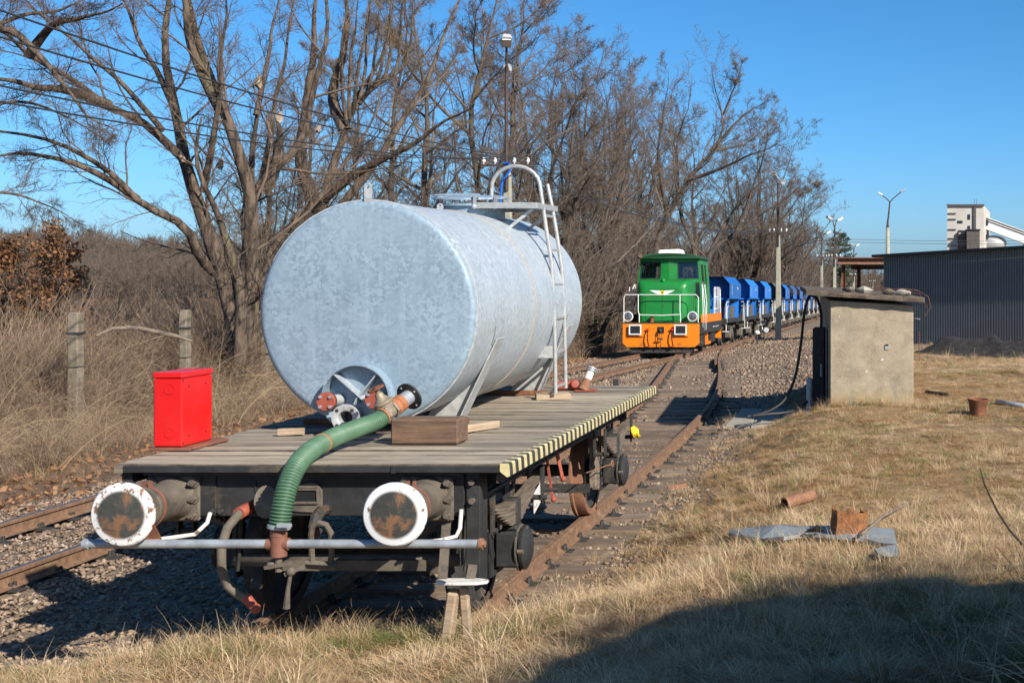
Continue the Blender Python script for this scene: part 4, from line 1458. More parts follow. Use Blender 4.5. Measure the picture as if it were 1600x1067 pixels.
    ring = b.build('sump_ring', 'galv_end', t)
    b = MB()
    b.lathe([(0.0, 0.004), (R0 - 0.01, 0.004)], rc, (0, -1, 0), 64, caps=False)
    b.build('sump_plate', 'galv_shell', ring)
    for p0, p1 in (((-0.185, 0.195), (0.215, -0.16)), ((0.165, 0.20), (0.02, 0.02)), ((0.0, 0.0), (-0.02, -0.05))):
        b = MB()
        a = rc + Vector((p0[0], 0, p0[1])); c = rc + Vector((p1[0], 0, p1[1]))
        d = (c - a).normalized()
        nn = Vector((-d.z, 0, d.x))
        V = []
        for q in (a, c):
            for yy in (-0.005, -0.115):
                for h in (-0.004, 0.004):
                    V.append(q + nn * h + Vector((0, yy, 0)))
        b.add(V, [(0, 1, 3, 2), (4, 6, 7, 5), (0, 4, 5, 1), (2, 3, 7, 6), (0, 2, 6, 4), (1, 5, 7, 3)])
        b.build('sump_rib', 'galv_shell', ring)
    # blind flanges
    for fx, fz, fy in ((-4.375, 1.588, 0.20), (-4.005, 1.603, 0.17)):
        b = MB()
        b.cyl((fx + 0.03, TY0, fz), (fx + 0.01, TY0 - fy + 0.012, fz), 0.045, n=20)
        st = b.build('drain_stub', 'galv_leg', t)
        b = MB()
        b.lathe([(0.074, -0.012), (0.074, 0.014), (0.07, 0.018)], (fx, TY0 - fy, fz), (0, -1, 0), 32)
        b.build('blind_flange', 'red_flange', st)
        b = MB()
        b.lathe([(0.075, -0.028), (0.075, -0.013)], (fx, TY0 - fy, fz), (0, -1, 0), 32)
        b.build('back_flange', 'dark_iron', st)
        for q in range(4):
            a = math.pi / 4 + q * math.pi / 2
            MB().cyl((fx + 0.055 * math.cos(a), TY0 - fy - 0.017, fz + 0.055 * math.sin(a)), (fx + 0.055 * math.cos(a), TY0 - fy - 0.034, fz + 0.055 * math.sin(a)), 0.013, n=6, smooth=False).build('bolt', 'galv_pipe', st)
    # open outlet flange
    b = MB()
    oc = Vector((-4.215, TY0, 1.462))
    b.lathe([(0.062, 0.0), (0.062, 0.215), (0.108, 0.215), (0.108, 0.238), (0.066, 0.238), (0.056, 0.232), (0.056, 0.06)], oc, (0.02, -1, 0), 40, caps=False)
    of = b.build('outlet_flange', 'galv_leg', t)
    b = MB()
    b.lathe([(0.0, 0.10), (0.056, 0.10)], oc, (0.02, -1, 0), 32, caps=False)
    b.build('outlet_bore', 'rubber', of)
    for q in range(4):
        a = math.pi / 4 + q * math.pi / 2
        MB().cyl(oc + Vector((0.084 * math.cos(a), -0.235, 0.084 * math.sin(a))), oc + Vector((0.084 * math.cos(a), -0.243, 0.084 * math.sin(a))), 0.014, n=10).build('bolt_hole', 'dark_iron', of)
    # manhole on top
    mc = Vector((TX + 0.02, 13.05, TZ + TB - 0.06))
    b = MB()
    b.lathe([(0.315, 0.0), (0.315, 0.13), (0.355, 0.13), (0.355, 0.15), (0.30, 0.15), (0.30, 0.02)], mc, (0, 0, 1), 48, caps=False)
    mh = b.build('manhole_neck', 'galv_end', t)
    b = MB()
    b.lathe([(0.0, 0.07), (0.30, 0.07)], mc, (0, 0, 1), 40, caps=False)
    b.build('manhole_opening', 'rubber', mh)
    # hinged lid, propped ajar
    lid = MB()
    lid.lathe([(0.0, 0.02), (0.25, 0.012), (0.35, 0.0), (0.36, -0.012), (0.36, -0.02), (0.0, -0.02)], (0, 0, 0), (0, 0, 1), 48, caps=False)
    for k in range(3):
        lid.box(-0.30, 0.1, -0.16 + 0.16 * k - 0.015, -0.16 + 0.16 * k + 0.015, 0.016, 0.03)
    Rl = Matrix.Rotation(math.radians(5), 3, 'X')
    lid.warp(lambda x, y, z: tuple(Rl @ Vector((x, y + 0.36, z)) + mc + Vector((-0.03, -0.36, 0.205))))
    lid.build('lid', 'galv_end', mh)
    b = MB()
    for dx, dy in ((0.12, -0.33), (0.28, -0.18), (-0.25, -0.22), (0.32, 0.1)):
        p = mc + Vector((dx, dy, 0.10))
        b.bar(p, p + Vector((0.01, -0.02, 0.13)), 0.025, 0.03)
        b.ball(p + Vector((0, -0.02, 0.02)), 0.028)
        b.bar(p + Vector((-0.03, 0, 0.12)), p + Vector((0.05, 0, 0.12)), 0.015, 0.015)
    b.build('lid_clamp', 'galv_pipe', mh)
    # platform beside the manhole
    z = 3.235
    b = MB()
    for y in (12.72, 13.52):
        b.box(-3.95, -3.40, y - 0.02, y + 0.02, z, z + 0.06)
    b.box(-3.98, -3.95, 12.70, 13.54, z, z + 0.06)
    b.box(-3.40, -3.37, 12.70, 13.54, z, z + 0.06)
    pf = b.build('platform', 'galv_tube', t, bevel=0.004)
    b = MB()
    for k in range(27):
        y = 12.75 + k * 0.028
        b.box(-3.948, -3.402, y - 0.002, y + 0.002, z + 0.022, z + 0.048)
    for k in range(13):
        x = -3.94 + k * 0.043
        b.box(x - 0.002, x + 0.002, 12.742, 13.498, z + 0.028, z + 0.044)
    b.build('grating', 'galv_leg', pf)
    for y in (12.78, 13.46):
        MB().bar((-3.43, y, z + 0.0), (-3.66, y, TZ + TB * math.sqrt(1 - ((-3.66 - TX) / TA) ** 2)), 0.012, 0.03).build('brace', 'galv_leg', pf)
    # ladder with hooped handrail
    ny, fy = 13.0, 13.40
    near = [(-3.91, ny, 3.27), (-3.905, ny, 3.44)]
    hoop = []
    for k in range(13):
        a = math.pi - math.pi * 0.93 * k / 12
        hoop.append((-3.66 + 0.245 * math.cos(a), ny, 3.46 + 0.215 * math.sin(a)))
    near += hoop[1:]
    near += [(-3.40, ny, 3.36), (-3.355, ny, 3.05), (-3.30, ny, 2.7), (-3.272, ny, 2.2), (-3.265, ny, 1.8), (-3.26, ny, 1.385)]
    lad = MB().tube(near, 0.021, 12).build('ladder', 'galv_tube', t)
    far = [(-3.445, fy, 3.52), (-3.40, fy, 3.3), (-3.35, fy, 3.02), (-3.295, fy, 2.65), (-3.268, fy, 2.2), (-3.262, fy, 1.8), (-3.255, fy, 1.40)]
    MB().tube(far, 0.021, 12).build('ladder_rail', 'galv_tube', lad)

    def rail_x(zz):
        zs = [1.385, 1.8, 2.2, 2.65, 3.02, 3.3]
        xs = [-3.258, -3.263, -3.270, -3.297, -3.352, -3.40]
        return float(np.interp(zz, zs, xs))
    for zz in (1.45, 1.80, 2.14, 2.48, 2.83, 3.18):
        MB().box(rail_x(zz) - 0.012, rail_x(zz) + 0.012, ny + 0.01, fy - 0.01, zz - 0.012, zz + 0.012).build('rung', 'galv_tube', lad)
    b = MB()
    b.box(-3.60, -3.275, 12.99, 13.0, 1.74, 1.86)
    b.build('ladder_stay', 'galv_leg', lad)
    b = MB()
    b.lathe([(0.052, 0.0), (0.052, 0.012)], (-3.615, 12.985, 1.80), (0, -1, 0), 20)
    b.cyl((-3.615, 12.97, 1.80), (-3.615, 12.955, 1.80), 0.018, n=6, smooth=False)
    b.build('stay_lug', 'galv_leg', lad)
    return t


TANK = tank()


# ---- valve assembly resting on the wooden block and the green suction hose
def valve_and_hose():
    A = Vector((-3.683, 10.12, 1.640))     # flange
    B = Vector((-3.80, 9.82, 1.500))       # hose end
    d = (B - A).normalized()
    t = thing('gate_valve', A, 'brass gate valve with rusty handwheel between the green hose and a black pipe flange', 'valve')
    MB().lathe([(0.0, 0.0), (0.112, 0.0), (0.112, 0.014), (0.05, 0.014)], A, d, 40, caps=False).build('flange', 'dark_iron', t)
    for q in range(4):
        a = d.cross(Vector((0, 0, 1))).normalized()
        b_ = d.cross(a)
        p = A + (a * math.cos(q * 1.57 + 0.6) + b_ * math.sin(q * 1.57 + 0.6)) * 0.088 + d * 0.0145
        MB().cyl(p, p + d * 0.002, 0.008, n=10).build('bolt_hole', 'porcelain', t)
    MB().lathe([(0.058, 0.014), (0.058, 0.10)], A, d, 28).build('pipe_stub', 'galv_pipe', t)
    MB().lathe([(0.06, 0.10), (0.068, 0.105), (0.068, 0.15), (0.062, 0.153), (0.068, 0.157), (0.068, 0.195), (0.06, 0.2)], A, d, 32).build('pipe_socket', 'orange_pipe', t)
    b = MB()
    b.lathe([(0.075, 0.2), (0.075, 0.225)], A, d, 6, smooth=False)
    b.lathe([(0.055, 0.225), (0.055, 0.29)], A, d, 24)
    b.lathe([(0.078, 0.29), (0.078, 0.318)], A, d, 6, smooth=False)
    body = b.build('valve_body', 'brass_grey', t, bevel=0.003)
    C = A + d * 0.255
    up = Vector((-0.40, -0.22, 0.90)).normalized()
    b = MB()
    b.lathe([(0.058, 0.0), (0.058, 0.07), (0.075, 0.075), (0.075, 0.095), (0.06, 0.1), (0.035, 0.135), (0.03, 0.165), (0.018, 0.17), (0.018, 0.20)], C, up, 20)
    b.build('bonnet', 'brass_grey', body, bevel=0.002)
    H = C + up * 0.205
    b = MB()
    a1 = up.cross(Vector((0, 1, 0))).normalized()
    a2 = up.cross(a1)
    pts = []
    for k in range(30):
        a = 2 * math.pi * k / 30
        r_ = 0.056 + 0.004 * math.cos(6 * a)
        pts.append(H + a1 * (r_ * math.cos(a)) + a2 * (r_ * math.sin(a)))
    b.tube(pts, 0.011, 8, closed=True)
    for k in range(4):
        a = math.pi / 4 + k * math.pi / 2
        b.bar(H, H + a1 * (0.055 * math.cos(a)) + a2 * (0.055 * math.sin(a)), 0.012, 0.008)
    b.cyl(H - up * 0.012, H + up * 0.016, 0.016, n=10)
    b.build('handwheel', 'rust', body)
    MB().lathe([(0.071, 0.0), (0.073, 0.004), (0.073, 0.012), (0.07, 0.016)], A + d * 0.32, d, 32, caps=False).build('clamp_band', 'orange_pipe', t)

    # ribbed hose
    ctrl = [A + d * 0.29, A + d * 0.40, Vector((-3.885, 9.60, 1.452)), at(520, 684, 9.25), at(487, 703, 8.88), at(464, 727, 8.58), at(450, 757, 8.45), at(441, 793, 8.385), Vector((-3.9, 8.37, 0.95))]
    ctrl = [Vector(c) for c in ctrl]
    dense = []
    for i in range(len(ctrl) - 1):
        p0, p1, p2, p3 = ctrl[max(i - 1, 0)], ctrl[i], ctrl[i + 1], ctrl[min(i + 2, len(ctrl) - 1)]
        for k in range(24):
            u = k / 24
            dense.append(0.5 * ((2 * p1) + (-p0 + p2) * u + (2 * p0 - 5 * p1 + 4 * p2 - p3) * u * u + (-p0 + 3 * p1 - 3 * p2 + p3) * u ** 3))
    dense.append(ctrl[-1])
    D = np.array([tuple(p) for p in dense])
    s = np.concatenate([[0], np.cumsum(np.linalg.norm(np.diff(D, axis=0), axis=1))])
    L = s[-1]
    pitch = 0.020
    nr = int(L / pitch)
    ss, rr = [], []
    for k in range(nr):
        for f_, r_ in ((0.0, 0.0595), (0.26, 0.0595), (0.40, 0.0665), (0.63, 0.0685), (0.86, 0.0665)):
            ss.append((k + f_) * pitch)
            rr.append(r_)
    ss = np.array(ss)
    path = [(np.interp(v, s, D[:, 0]), np.interp(v, s, D[:, 1]), np.interp(v, s, D[:, 2])) for v in ss]
    h = thing('suction_hose', ctrl[-1], 'ribbed green suction hose curving from the tank valve to the spray pipe', 'hose')
    mb = MB().tube(path, rr, 22)
    # dark grooves: faces whose two rings are both low
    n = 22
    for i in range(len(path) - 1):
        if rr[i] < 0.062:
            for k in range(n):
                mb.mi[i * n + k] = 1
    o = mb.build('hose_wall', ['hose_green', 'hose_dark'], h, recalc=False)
    def band(v, name, m_, w_, r_):
        i = int(np.searchsorted(ss, v))
        p = Vector(path[i]); q = Vector(path[min(i + 4, len(path) - 1)])
        return MB().lathe([(r_ - 0.004, 0), (r_, 0.003), (r_, w_ - 0.003), (r_ - 0.004, w_)], p, q - p, 28, caps=False).build(name, m_, h)
    band(0.83, 'tape_band', 'orange_pipe', 0.022, 0.0715)
    band(L - 0.03, 'hose_clamp', 'galv_pipe', 0.026, 0.0725)
    MB().box(-3.87, -3.78, 8.27, 8.30, 0.975, 1.0).build('clamp_screw', 'galv_pipe', h, bevel=0.003)
    return t


valve_and_hose()


# ---- loose things on the deck
def timber(name, c, half, rz, m_, label, tilt=0.0, jig=0.0015, cat='timber'):
    b = MB()
    n = 6
    hx, hy, hz = half
    r = random.Random(sum(map(ord, name)))
    for i in range(n):
        pass
    xs = np.linspace(-hx, hx, n + 1)
    V = []
    for i, x in enumerate(xs):
        for y, z in ((-hy, -hz), (hy, -hz), (hy, hz), (-hy, hz)):
            V.append((x, y + r.uniform(-jig, jig), z + (r.uniform(-jig, jig) if z > 0 else 0)))
    F = [(i * 4 + q, i * 4 + (q + 1) % 4, (i + 1) * 4 + (q + 1) % 4, (i + 1) * 4 + q) for i in range(n) for q in range(4)] + [(0, 1, 2, 3), (n * 4, n * 4 + 1, n * 4 + 2, n * 4 + 3)]
    b.add(V, F)
    o = b.build(name, m_, bevel=min(half) * 0.12)
    o.location = c
    o.rotation_euler = (0, tilt, rz)
    tag(o, label, cat)
    return o


timber('timber_block', (-3.435, 9.86, DZ + 0.098), (0.255, 0.125, 0.095), 0.0, 'wood_block', 'dark heavy timber block on the deck under the valve', cat='timber')
timber('wooden_batten', (-3.34, 10.46, DZ + 0.036), (0.33, 0.035, 0.03), math.radians(62), 'wood_tan', 'pale wooden batten lying on the deck behind the dark timber block')
timber('ladder_block', (-3.33, 13.17, DZ + 0.032), (0.17, 0.13, 0.028), math.radians(18), 'wood_tan', 'short pale board under the foot of the tank ladder')
timber('wooden_wedge', (-4.70, 10.30, DZ + 0.03), (0.10, 0.035, 0.025), math.radians(20), 'wood_tan', 'small wooden wedge in front of the shaded leg of the tank')


def red_box():
    x0, x1, y0, y1 = -5.30, -5.085, 9.40, 9.83
    z0 = DZ + 0.028
    t = thing('red_cabinet', ((x0 + x1) / 2, (y0 + y1) / 2, DZ), 'bright red sheet metal box standing on the corner of the wagon deck', 'cabinet')
    MB().box(x0, x1, y0, y1, z0, z0 + 0.50).build('body', 'red_paint', t, bevel=0.012)
    MB().box(x0 - 0.004, x1 + 0.004, y0 - 0.004, y1 + 0.004, z0 + 0.503, z0 + 0.545).build('lid', 'red_paint', t, bevel=0.009)
    MB().box(x0 - 0.01, x1 + 0.07, y0 - 0.03, y1 + 0.12, DZ + 0.006, DZ + 0.026).build('base_plate', 'brown_steel', t, bevel=0.003)
    for z in (z0 + 0.105, z0 + 0.425):
        b = MB()
        b.lathe([(0.038, 0.0), (0.038, 0.004), (0.034, 0.004), (0.033, 0.001), (0.0, 0.001)], (x0 + 0.125, y0 - 0.0005, z), (0, -1, 0), 28, caps=False)
        b.sm = [False] * len(b.sm)
        b.build('knockout', 'red_paint', t)
    for y, z in ((y0 + 0.09, 0.44), (y0 + 0.33, 0.44), (y0 + 0.09, 0.075), (y0 + 0.33, 0.075), (y0 + 0.008, 0.49), (y0 + 0.008, 0.03)):
        MB().cyl((x1 + 0.0005, y, z0 + z), (x1 + 0.003, y, z0 + z), 0.007, n=10).build('screw', 'rubber', t)
    return t


red_box()


def rear_pipe():
    t = thing('red_standpipe', (-3.36, 14.3, DZ), 'red and white pipe stub with a flange at the far end of the deck', 'pipe')
    a = Vector((-3.21, 14.0, DZ + 0.012))
    d = Vector((0.10, 0.12, 0.30)).normalized()
    MB().box(a.x - 0.08, a.x + 0.14, a.y - 0.05, a.y + 0.09, DZ + 0.004, DZ + 0.018).build('foot_plate', 'red_flange', t)
    MB().cyl(a, a + d * 0.13, 0.06, 0.042, 20).build('cone', 'rust_pale', t)
    MB().cyl(a + d * 0.13, a + d * 0.225, 0.042, n=20).build('pipe', 'cream', t)
    b = MB()
    b.lathe([(0.046, 0.222), (0.058, 0.226), (0.058, 0.240), (0.046, 0.243), (0.046, 0.248), (0.058, 0.251), (0.058, 0.268), (0.04, 0.268)], a, d, 24)
    b.build('flange', 'galv_pipe', t)
    t2 = thing('red_pump', (-3.5, 14.2, DZ), 'bright red pump housing half hidden behind the tank ladder', 'pump')
    MB().box(-3.52, -3.29, 14.05, 14.25, DZ + 0.004, DZ + 0.10).build('housing', 'red_flange', t2, bevel=0.02)
    MB().lathe([(0.0, 0.0), (0.045, 0.0), (0.05, 0.02), (0.04, 0.04), (0.0, 0.05)], (-3.31, 14.05, DZ + 0.07), (0.3, -1, 0.2), 20, caps=False).build('cap', 'red_flange', t2)


rear_pipe()


# ---- bits around the wagon's near end
def stump():
    t = thing('wheel_chock', (-3.0, 8.95, 0.0), 'worn split wooden post leaning below the white step', 'chock')
    b = MB()
    b.bar((-3.00, 8.86, -0.15), (-2.90, 8.80, 0.44), 0.07, 0.11)
    b.build('post', 'wood_tan', t, bevel=0.012)
    b = MB()
    b.bar((-2.82, 8.9, -0.15), (-2.84, 8.82, 0.46), 0.06, 0.05)
    b.build('splint', 'wood_tan', t, bevel=0.01)


stump()

# ================================================================ green shunting locomotive
def wall_cells(mb, u0, u1, z0, z1, holes, fn, mi=0):
    """a wall with rectangular openings: boxes fn(u0, u1, z0, z1) for every cell outside the holes"""
    us = sorted({u0, u1, *[h[0] for h in holes], *[h[1] for h in holes]})
    zs = sorted({z0, z1, *[h[2] for h in holes], *[h[3] for h in holes]})
    for a, b in zip(us, us[1:]):
        for c, d in zip(zs, zs[1:]):
            m, n = (a + b) / 2, (c + d) / 2
            if not any(h[0] < m < h[1] and h[2] < n < h[3] for h in holes):
                fn(a, b, c, d)


def loco():
    t = thing('diesel_locomotive', (0, 0, 0), 'green diesel shunting locomotive with orange buffer beam and white handrails', 'locomotive')
    # frame and beams; local x across, y back, z up from the rail
    b = MB()
    b.prism([(-1.34, 1.12), (1.34, 1.12), (1.34, 0.42), (1.18, 0.29), (-1.18, 0.29), (-1.34, 0.42)], 0.0, 0.05)
    beam = b.build('buffer_beam', 'orange_paint', t, bevel=0.006)
    MB().box(-1.36, 1.36, -0.02, 0.75, 1.122, 1.15).build('front_deck', 'dark_iron', t)
    MB().box(-1.2, 1.2, 0.05, 6.55, 0.72, 1.118).build('frame', 'black_steel', t)
    for s in (-1, 1):
        b = MB()
        b.box(min(s * 1.2, s * 1.34), max(s * 1.2, s * 1.34), 0.06, 6.6, 0.74, 1.12)
        b.build('side_sill', 'black_steel', t)
        b = MB()
        b.box(min(s * 1.30, s * 1.345), max(s * 1.30, s * 1.345), 0.75, 6.6, 1.125, 1.42)
        b.build('side_skirt', 'orange_paint', t)
        for k in range(4):
            MB().box(min(s * 1.346, s * 1.35), max(s * 1.346, s * 1.35), 3.9 + 0.5 * k, 4.05 + 0.5 * k, 0.9, 0.95).build('frame_marking', 'white_paint', t)
    MB().box(-1.34, 1.34, 6.55, 6.6, 0.42, 1.12).build('rear_beam', 'orange_paint', t)
    MB().box(-1.3, 1.3, 0.75, 6.55, 1.122, 1.15).build('side_deck', 'dark_iron', t)
    b = MB()
    b.prism([(-1.05, 0.10), (1.05, 0.10), (1.12, 0.26), (-1.12, 0.26)], 0.12, 0.16)
    b.box(-1.1, 1.1, -0.12, 0.13, 0.095, 0.115)
    b.build('snow_plough', 'dark_iron', t)
    # bonnet: rounded front
    n = 7
    def section(w, h, r=0.16):
        pts = [(-w, 1.15), (-w, h - r)]
        for k in range(n + 1):
            a = math.pi - math.pi / 2 * k / n
            pts.append((-w + r + r * math.cos(a), h - r + r * math.sin(a)))
        for k in range(n + 1):
            a = math.pi / 2 - math.pi / 2 * k / n
            pts.append((w - r + r * math.cos(a), h - r + r * math.sin(a)))
        pts += [(w, h - r), (w, 1.15)]
        return pts
    b = MB()
    secs = [(0.28, 0.64, 2.36), (0.31, 0.76, 2.46), (0.38, 0.85, 2.55), (0.50, 0.91, 2.61), (0.7, 0.94, 2.65), (1.95, 0.95, 2.72)]
    S = [[(x, y, z) for x, z in section(w, h)] for y, w, h in secs]
    k = len(S[0])
    for i in range(len(S) - 1):
        b.add(S[i] + S[i + 1], [(q, q + 1, k + q + 1, k + q) for q in range(k - 1)], 0, True)
    b.add(S[0], [tuple(range(k))])
    bon = b.build('bonnet', 'loco_green', t)
    b = MB()
    b.box(-0.60, 0.60, 0.262, 0.279, 1.2, 2.26)
    b.build('bonnet_door', 'loco_green', bon, bevel=0.01)
    MB().box(-0.008, 0.008, 0.257, 0.2615, 1.2, 2.25).build('door_seam', 'roof_green', bon)
    MB().ball((0.0, 0.45, 2.62), 0.08).build('bonnet_lamp', 'loco_green', bon)
    for q in range(14):
        MB().box(0.925, 0.955, 0.77, 0.80, 1.45 + q * 0.07, 1.49 + q * 0.07).build('hinge', 'roof_green', bon)
    # winged badge: flat white wings and gold roundel
    e = MB()
    yb = 0.254
    for s in (-1, 1):
        for q in range(5):
            z1 = 2.265 - q * 0.034
            x1 = 0.44 - q * 0.07
            e.add([(s * 0.06, yb, z1), (s * x1, yb, z1 + 0.016), (s * (x1 - 0.05), yb, z1 - 0.024), (s * 0.06, yb, z1 - 0.032)], [(0, 1, 2, 3)], 0)
    e.build('winged_badge', 'white_paint', bon, recalc=False)
    e = MB()
    e.lathe([(0.035, 0.0), (0.075, 0.0)], (0, yb - 0.003, 2.20), (0, -1, 0), 16, caps=False)
    e.build('badge_roundel', 'yellow_cloth', bon, recalc=False)
    # exhaust stub on the deck
    MB().cyl((-0.35, 0.13, 1.15), (-0.32, 0.15, 1.36), 0.075, n=12).build('exhaust_stub', 'rust', t)

    # cab: prow-shaped front wall, tapered sides, openings for glass
    def taper(x, y, z):
        f = 1 - 0.075 * max(0.0, z - 2.05)
        yy = y
        if y < 2.3:
            yy = y - 0.14 * (1 - min(1, abs(x) / 1.2)) + 0.05 * max(0.0, z - 2.6)
        return (x * f, yy, z)
    HW, CY0, CY1, ZT = 1.20, 1.9, 4.25, 3.46
    fh = [(-1.10, -0.36, 2.74, 3.28), (0.36, 1.10, 2.74, 3.28), (0.86, 1.10, 2.05, 2.55), (-1.10, -0.86, 2.05, 2.55)]
    cab = MB()
    wall_cells(cab, -HW, HW, 1.15, ZT, fh + [(0, 0, 1.15, ZT)], lambda a, b_, c, d: cab.box(a, b_, CY0, CY0 + 0.05, c, d))
    cab.warp(taper)
    co = cab.build('cab_front', 'loco_green', t)
    for h in fh:
        g = MB().box(h[0], h[1], CY0 + 0.02, CY0 + 0.026, h[2], h[3]).warp(taper)
        p = g.build('window', 'glass', co)
        f = MB()
        for a, b_, c, d in ((h[0] - 0.02, h[1] + 0.02, h[2] - 0.03, h[2]), (h[0] - 0.02, h[1] + 0.02, h[3], h[3] + 0.03), (h[0] - 0.03, h[0], h[2], h[3]), (h[1], h[1] + 0.03, h[2], h[3])):
            f.box(a, b_, CY0 - 0.012, CY0 + 0.002, c, d)
        f.warp(taper)
        f.build('window_frame', 'rubber', p)
    rear = MB()
    rh = [(-0.95, -0.15, 2.55, 3.2), (0.15, 0.95, 2.55, 3.2)]
    wall_cells(rear, -HW, HW, 1.15, ZT, rh, lambda a, b_, c, d: rear.box(a, b_, CY1 - 0.05, CY1, c, d))
    rear.warp(taper).build('cab_rear', 'loco_green', t)
    for h in rh:
        MB().box(h[0], h[1], CY1 - 0.03, CY1 - 0.024, h[2], h[3]).warp(taper).build('window', 'glass', t)
    for s in (-1, 1):
        sd = MB()
        sh = [(2.15, 2.95, 2.45, 3.25), (3.1, 3.7, 2.45, 3.25)]
        wall_cells(sd, CY0 + 0.05, CY1 - 0.05, 1.15, ZT, sh, lambda a, b_, c, d: sd.box(min(s * HW, s * (HW - 0.05)), max(s * HW, s * (HW - 0.05)), a, b_, c, d))
        sd.warp(lambda x, y, z: (taper(x, 3, z)[0], y, z))
        so = sd.build('cab_side', 'loco_green', t)
        for h in sh:
            MB().box(s * (HW - 0.025) - 0.003, s * (HW - 0.025) + 0.003, h[0], h[1], h[2], h[3]).warp(lambda x, y, z: (taper(x, 3, z)[0], y, z)).build('window', 'glass', so)
        # door outline
        d = MB()
        for a, b_, c, e_ in ((3.02, 3.04, 1.2, 3.35), (3.76, 3.78, 1.2, 3.35), (3.02, 3.78, 3.33, 3.35)):
            d.box(min(s * (HW + 0.003), s * (HW - 0.02)), max(s * (HW + 0.003), s * (HW - 0.02)), a, b_, c, e_)
        d.warp(lambda x, y, z: (taper(x, 3, z)[0], y, z))
        d.build('cab_door', 'roof_green', so)
    b = MB()
    arc = [(-1.17, 3.44), (-1.17, 3.50)] + [(1.17 * math.sin(a), 3.50 + 0.13 * (math.cos(a) - math.cos(1.35)) / (1 - math.cos(1.35))) for a in np.linspace(-1.35, 1.35, 15)] + [(1.17, 3.50), (1.17, 3.44)]
    b.prism(arc, 1.62, 4.4)
    b.warp(lambda x, y, z: (x, y - (0.12 * (1 - abs(x) / 1.2) if y < 2 else 0), z))
    roof = b.build('cab_roof', 'roof_green', t, bevel=0.01)
    b = MB()
    b.prism([(-0.46, 3.61), (0.44, 3.61), (0.40, 3.78), (0.30, 3.80), (-0.36, 3.77), (-0.44, 3.74)], 2.0, 2.75)
    b.build('roof_unit', 'white_paint', roof, bevel=0.03)
    b = MB()
    b.lathe([(0.02, 0.0), (0.03, 0.12), (0.07, 0.2)], (-1.0, 1.75, 3.50), (0, -1, 0.1), 14)
    b.build('horn', 'brown_steel', roof)
    # short rear bonnet
    MB().box(-0.85, 0.85, 4.3, 6.0, 1.15, 2.0).build('rear_bonnet', 'loco_green', t, bevel=0.06)
    # cab floor and seat
    MB().box(-1.1, 1.1, 1.96, 4.18, 1.7, 1.78).build('cab_floor', 'dark_iron', t)
    b = MB()
    b.box(0.42, 0.87, 2.45, 2.85, 2.0, 2.1)
    b.box(0.42, 0.87, 2.86, 2.93, 2.1, 2.7)
    b.box(0.6, 0.69, 2.6, 2.7, 1.78, 2.0)
    b.build('driver_seat', 'rubber', t, bevel=0.02)
    b = MB()
    b.box(-0.9, 0.9, 2.02, 2.25, 1.78, 2.55)
    b.build('control_desk', 'roof_green', t, bevel=0.03)
    # headlamps
    for x in (-1.16, 1.10):
        b = MB()
        b.lathe([(0.12, 0.0), (0.17, 0.05), (0.17, 0.20), (0.145, 0.215)], (x, 0.22, 1.36), (0, -1, 0), 28, caps=False)
        h = b.build('headlamp', 'dark_iron', t)
        MB().lathe([(0.178, 0.17), (0.182, 0.20), (0.17, 0.225), (0.148, 0.225), (0.145, 0.19)], (x, 0.22, 1.36), (0, -1, 0), 28, caps=False).build('lamp_rim', 'white_paint', h)
        MB().lathe([(0.147, 0.195), (0.10, 0.212), (0.0, 0.218)], (x, 0.22, 1.36), (0, -1, 0), 28, caps=False).build('lamp_glass', 'lamp_glass', h)
    for x in (-0.885, 0.70):
        b = MB()
        b.box(x - 0.20, x + 0.20, -0.10, -0.002, 0.74, 1.06)
        h = b.build('beam_lamp', 'dark_iron', beam, bevel=0.02)
        f = MB()
        for a, b_, c, d in ((x - 0.215, x + 0.215, 0.725, 0.765), (x - 0.215, x + 0.215, 1.035, 1.075), (x - 0.215, x - 0.175, 0.765, 1.035), (x + 0.175, x + 0.215, 0.765, 1.035)):
            f.box(a, b_, -0.125, -0.085, c, d)
        f.build('lamp_frame', 'white_paint', h)
        MB().box(x - 0.174, x + 0.174, -0.108, -0.101, 0.766, 1.034).build('lamp_lens', 'dark_glass', h)
        MB().box(x - 0.25, x + 0.27, -0.06, -0.002, 0.665, 0.685).build('beam_ledge', 'orange_paint', beam)
    b = MB()
    b.box(-0.11, 0.11, -0.03, -0.002, 0.78, 1.0)
    b.build('coupler_pocket', 'rubber', beam)
    b = MB()
    b.tube([(0, -0.02, 0.9), (0, -0.13, 0.92), (0, -0.17, 0.86), (0, -0.12, 0.8)], 0.035, 8)
    for s in (-1, 1):
        b.tube([(s * 0.035, -0.13, 0.86), (s * 0.035, -0.15, 0.6)], 0.011, 6)
    b.cyl((-0.09, -0.15, 0.58), (0.09, -0.15, 0.58), 0.03, n=10)
    b.tube([(0, -0.15, 0.58), (0.02, -0.16, 0.4), (-0.02, -0.16, 0.22)], 0.018, 6)
    b.build('coupling', 'dark_iron', beam)
    for x in (-0.45, 0.40):
        b = MB()
        b.tube([(x, -0.04, 0.90), (x + 0.01, -0.13, 0.82), (x - 0.0, -0.15, 0.6), (x + 0.03, -0.12, 0.38), (x + 0.05, -0.08, 0.35)], 0.022, 8)
        h = b.build('air_hose', 'rubber', beam)
        b = MB()
        b.box(x - 0.06, x + 0.06, -0.09, -0.03, 0.89, 0.93)
        b.ball((x, -0.06, 0.89), 0.04)
        b.ball((x + 0.05, -0.08, 0.35), 0.035)
        b.build('hose_cock', 'red_paint', h)
    for x in (-0.72, 0.60):
        for q in range(6):
            MB().cyl((x + 0.055 * (q % 3), -0.012, 0.36 + 0.06 * (q // 3)), (x + 0.055 * (q % 3), -0.001, 0.36 + 0.06 * (q // 3)), 0.018, n=8).build('beam_bolt', 'brown_steel', beam)
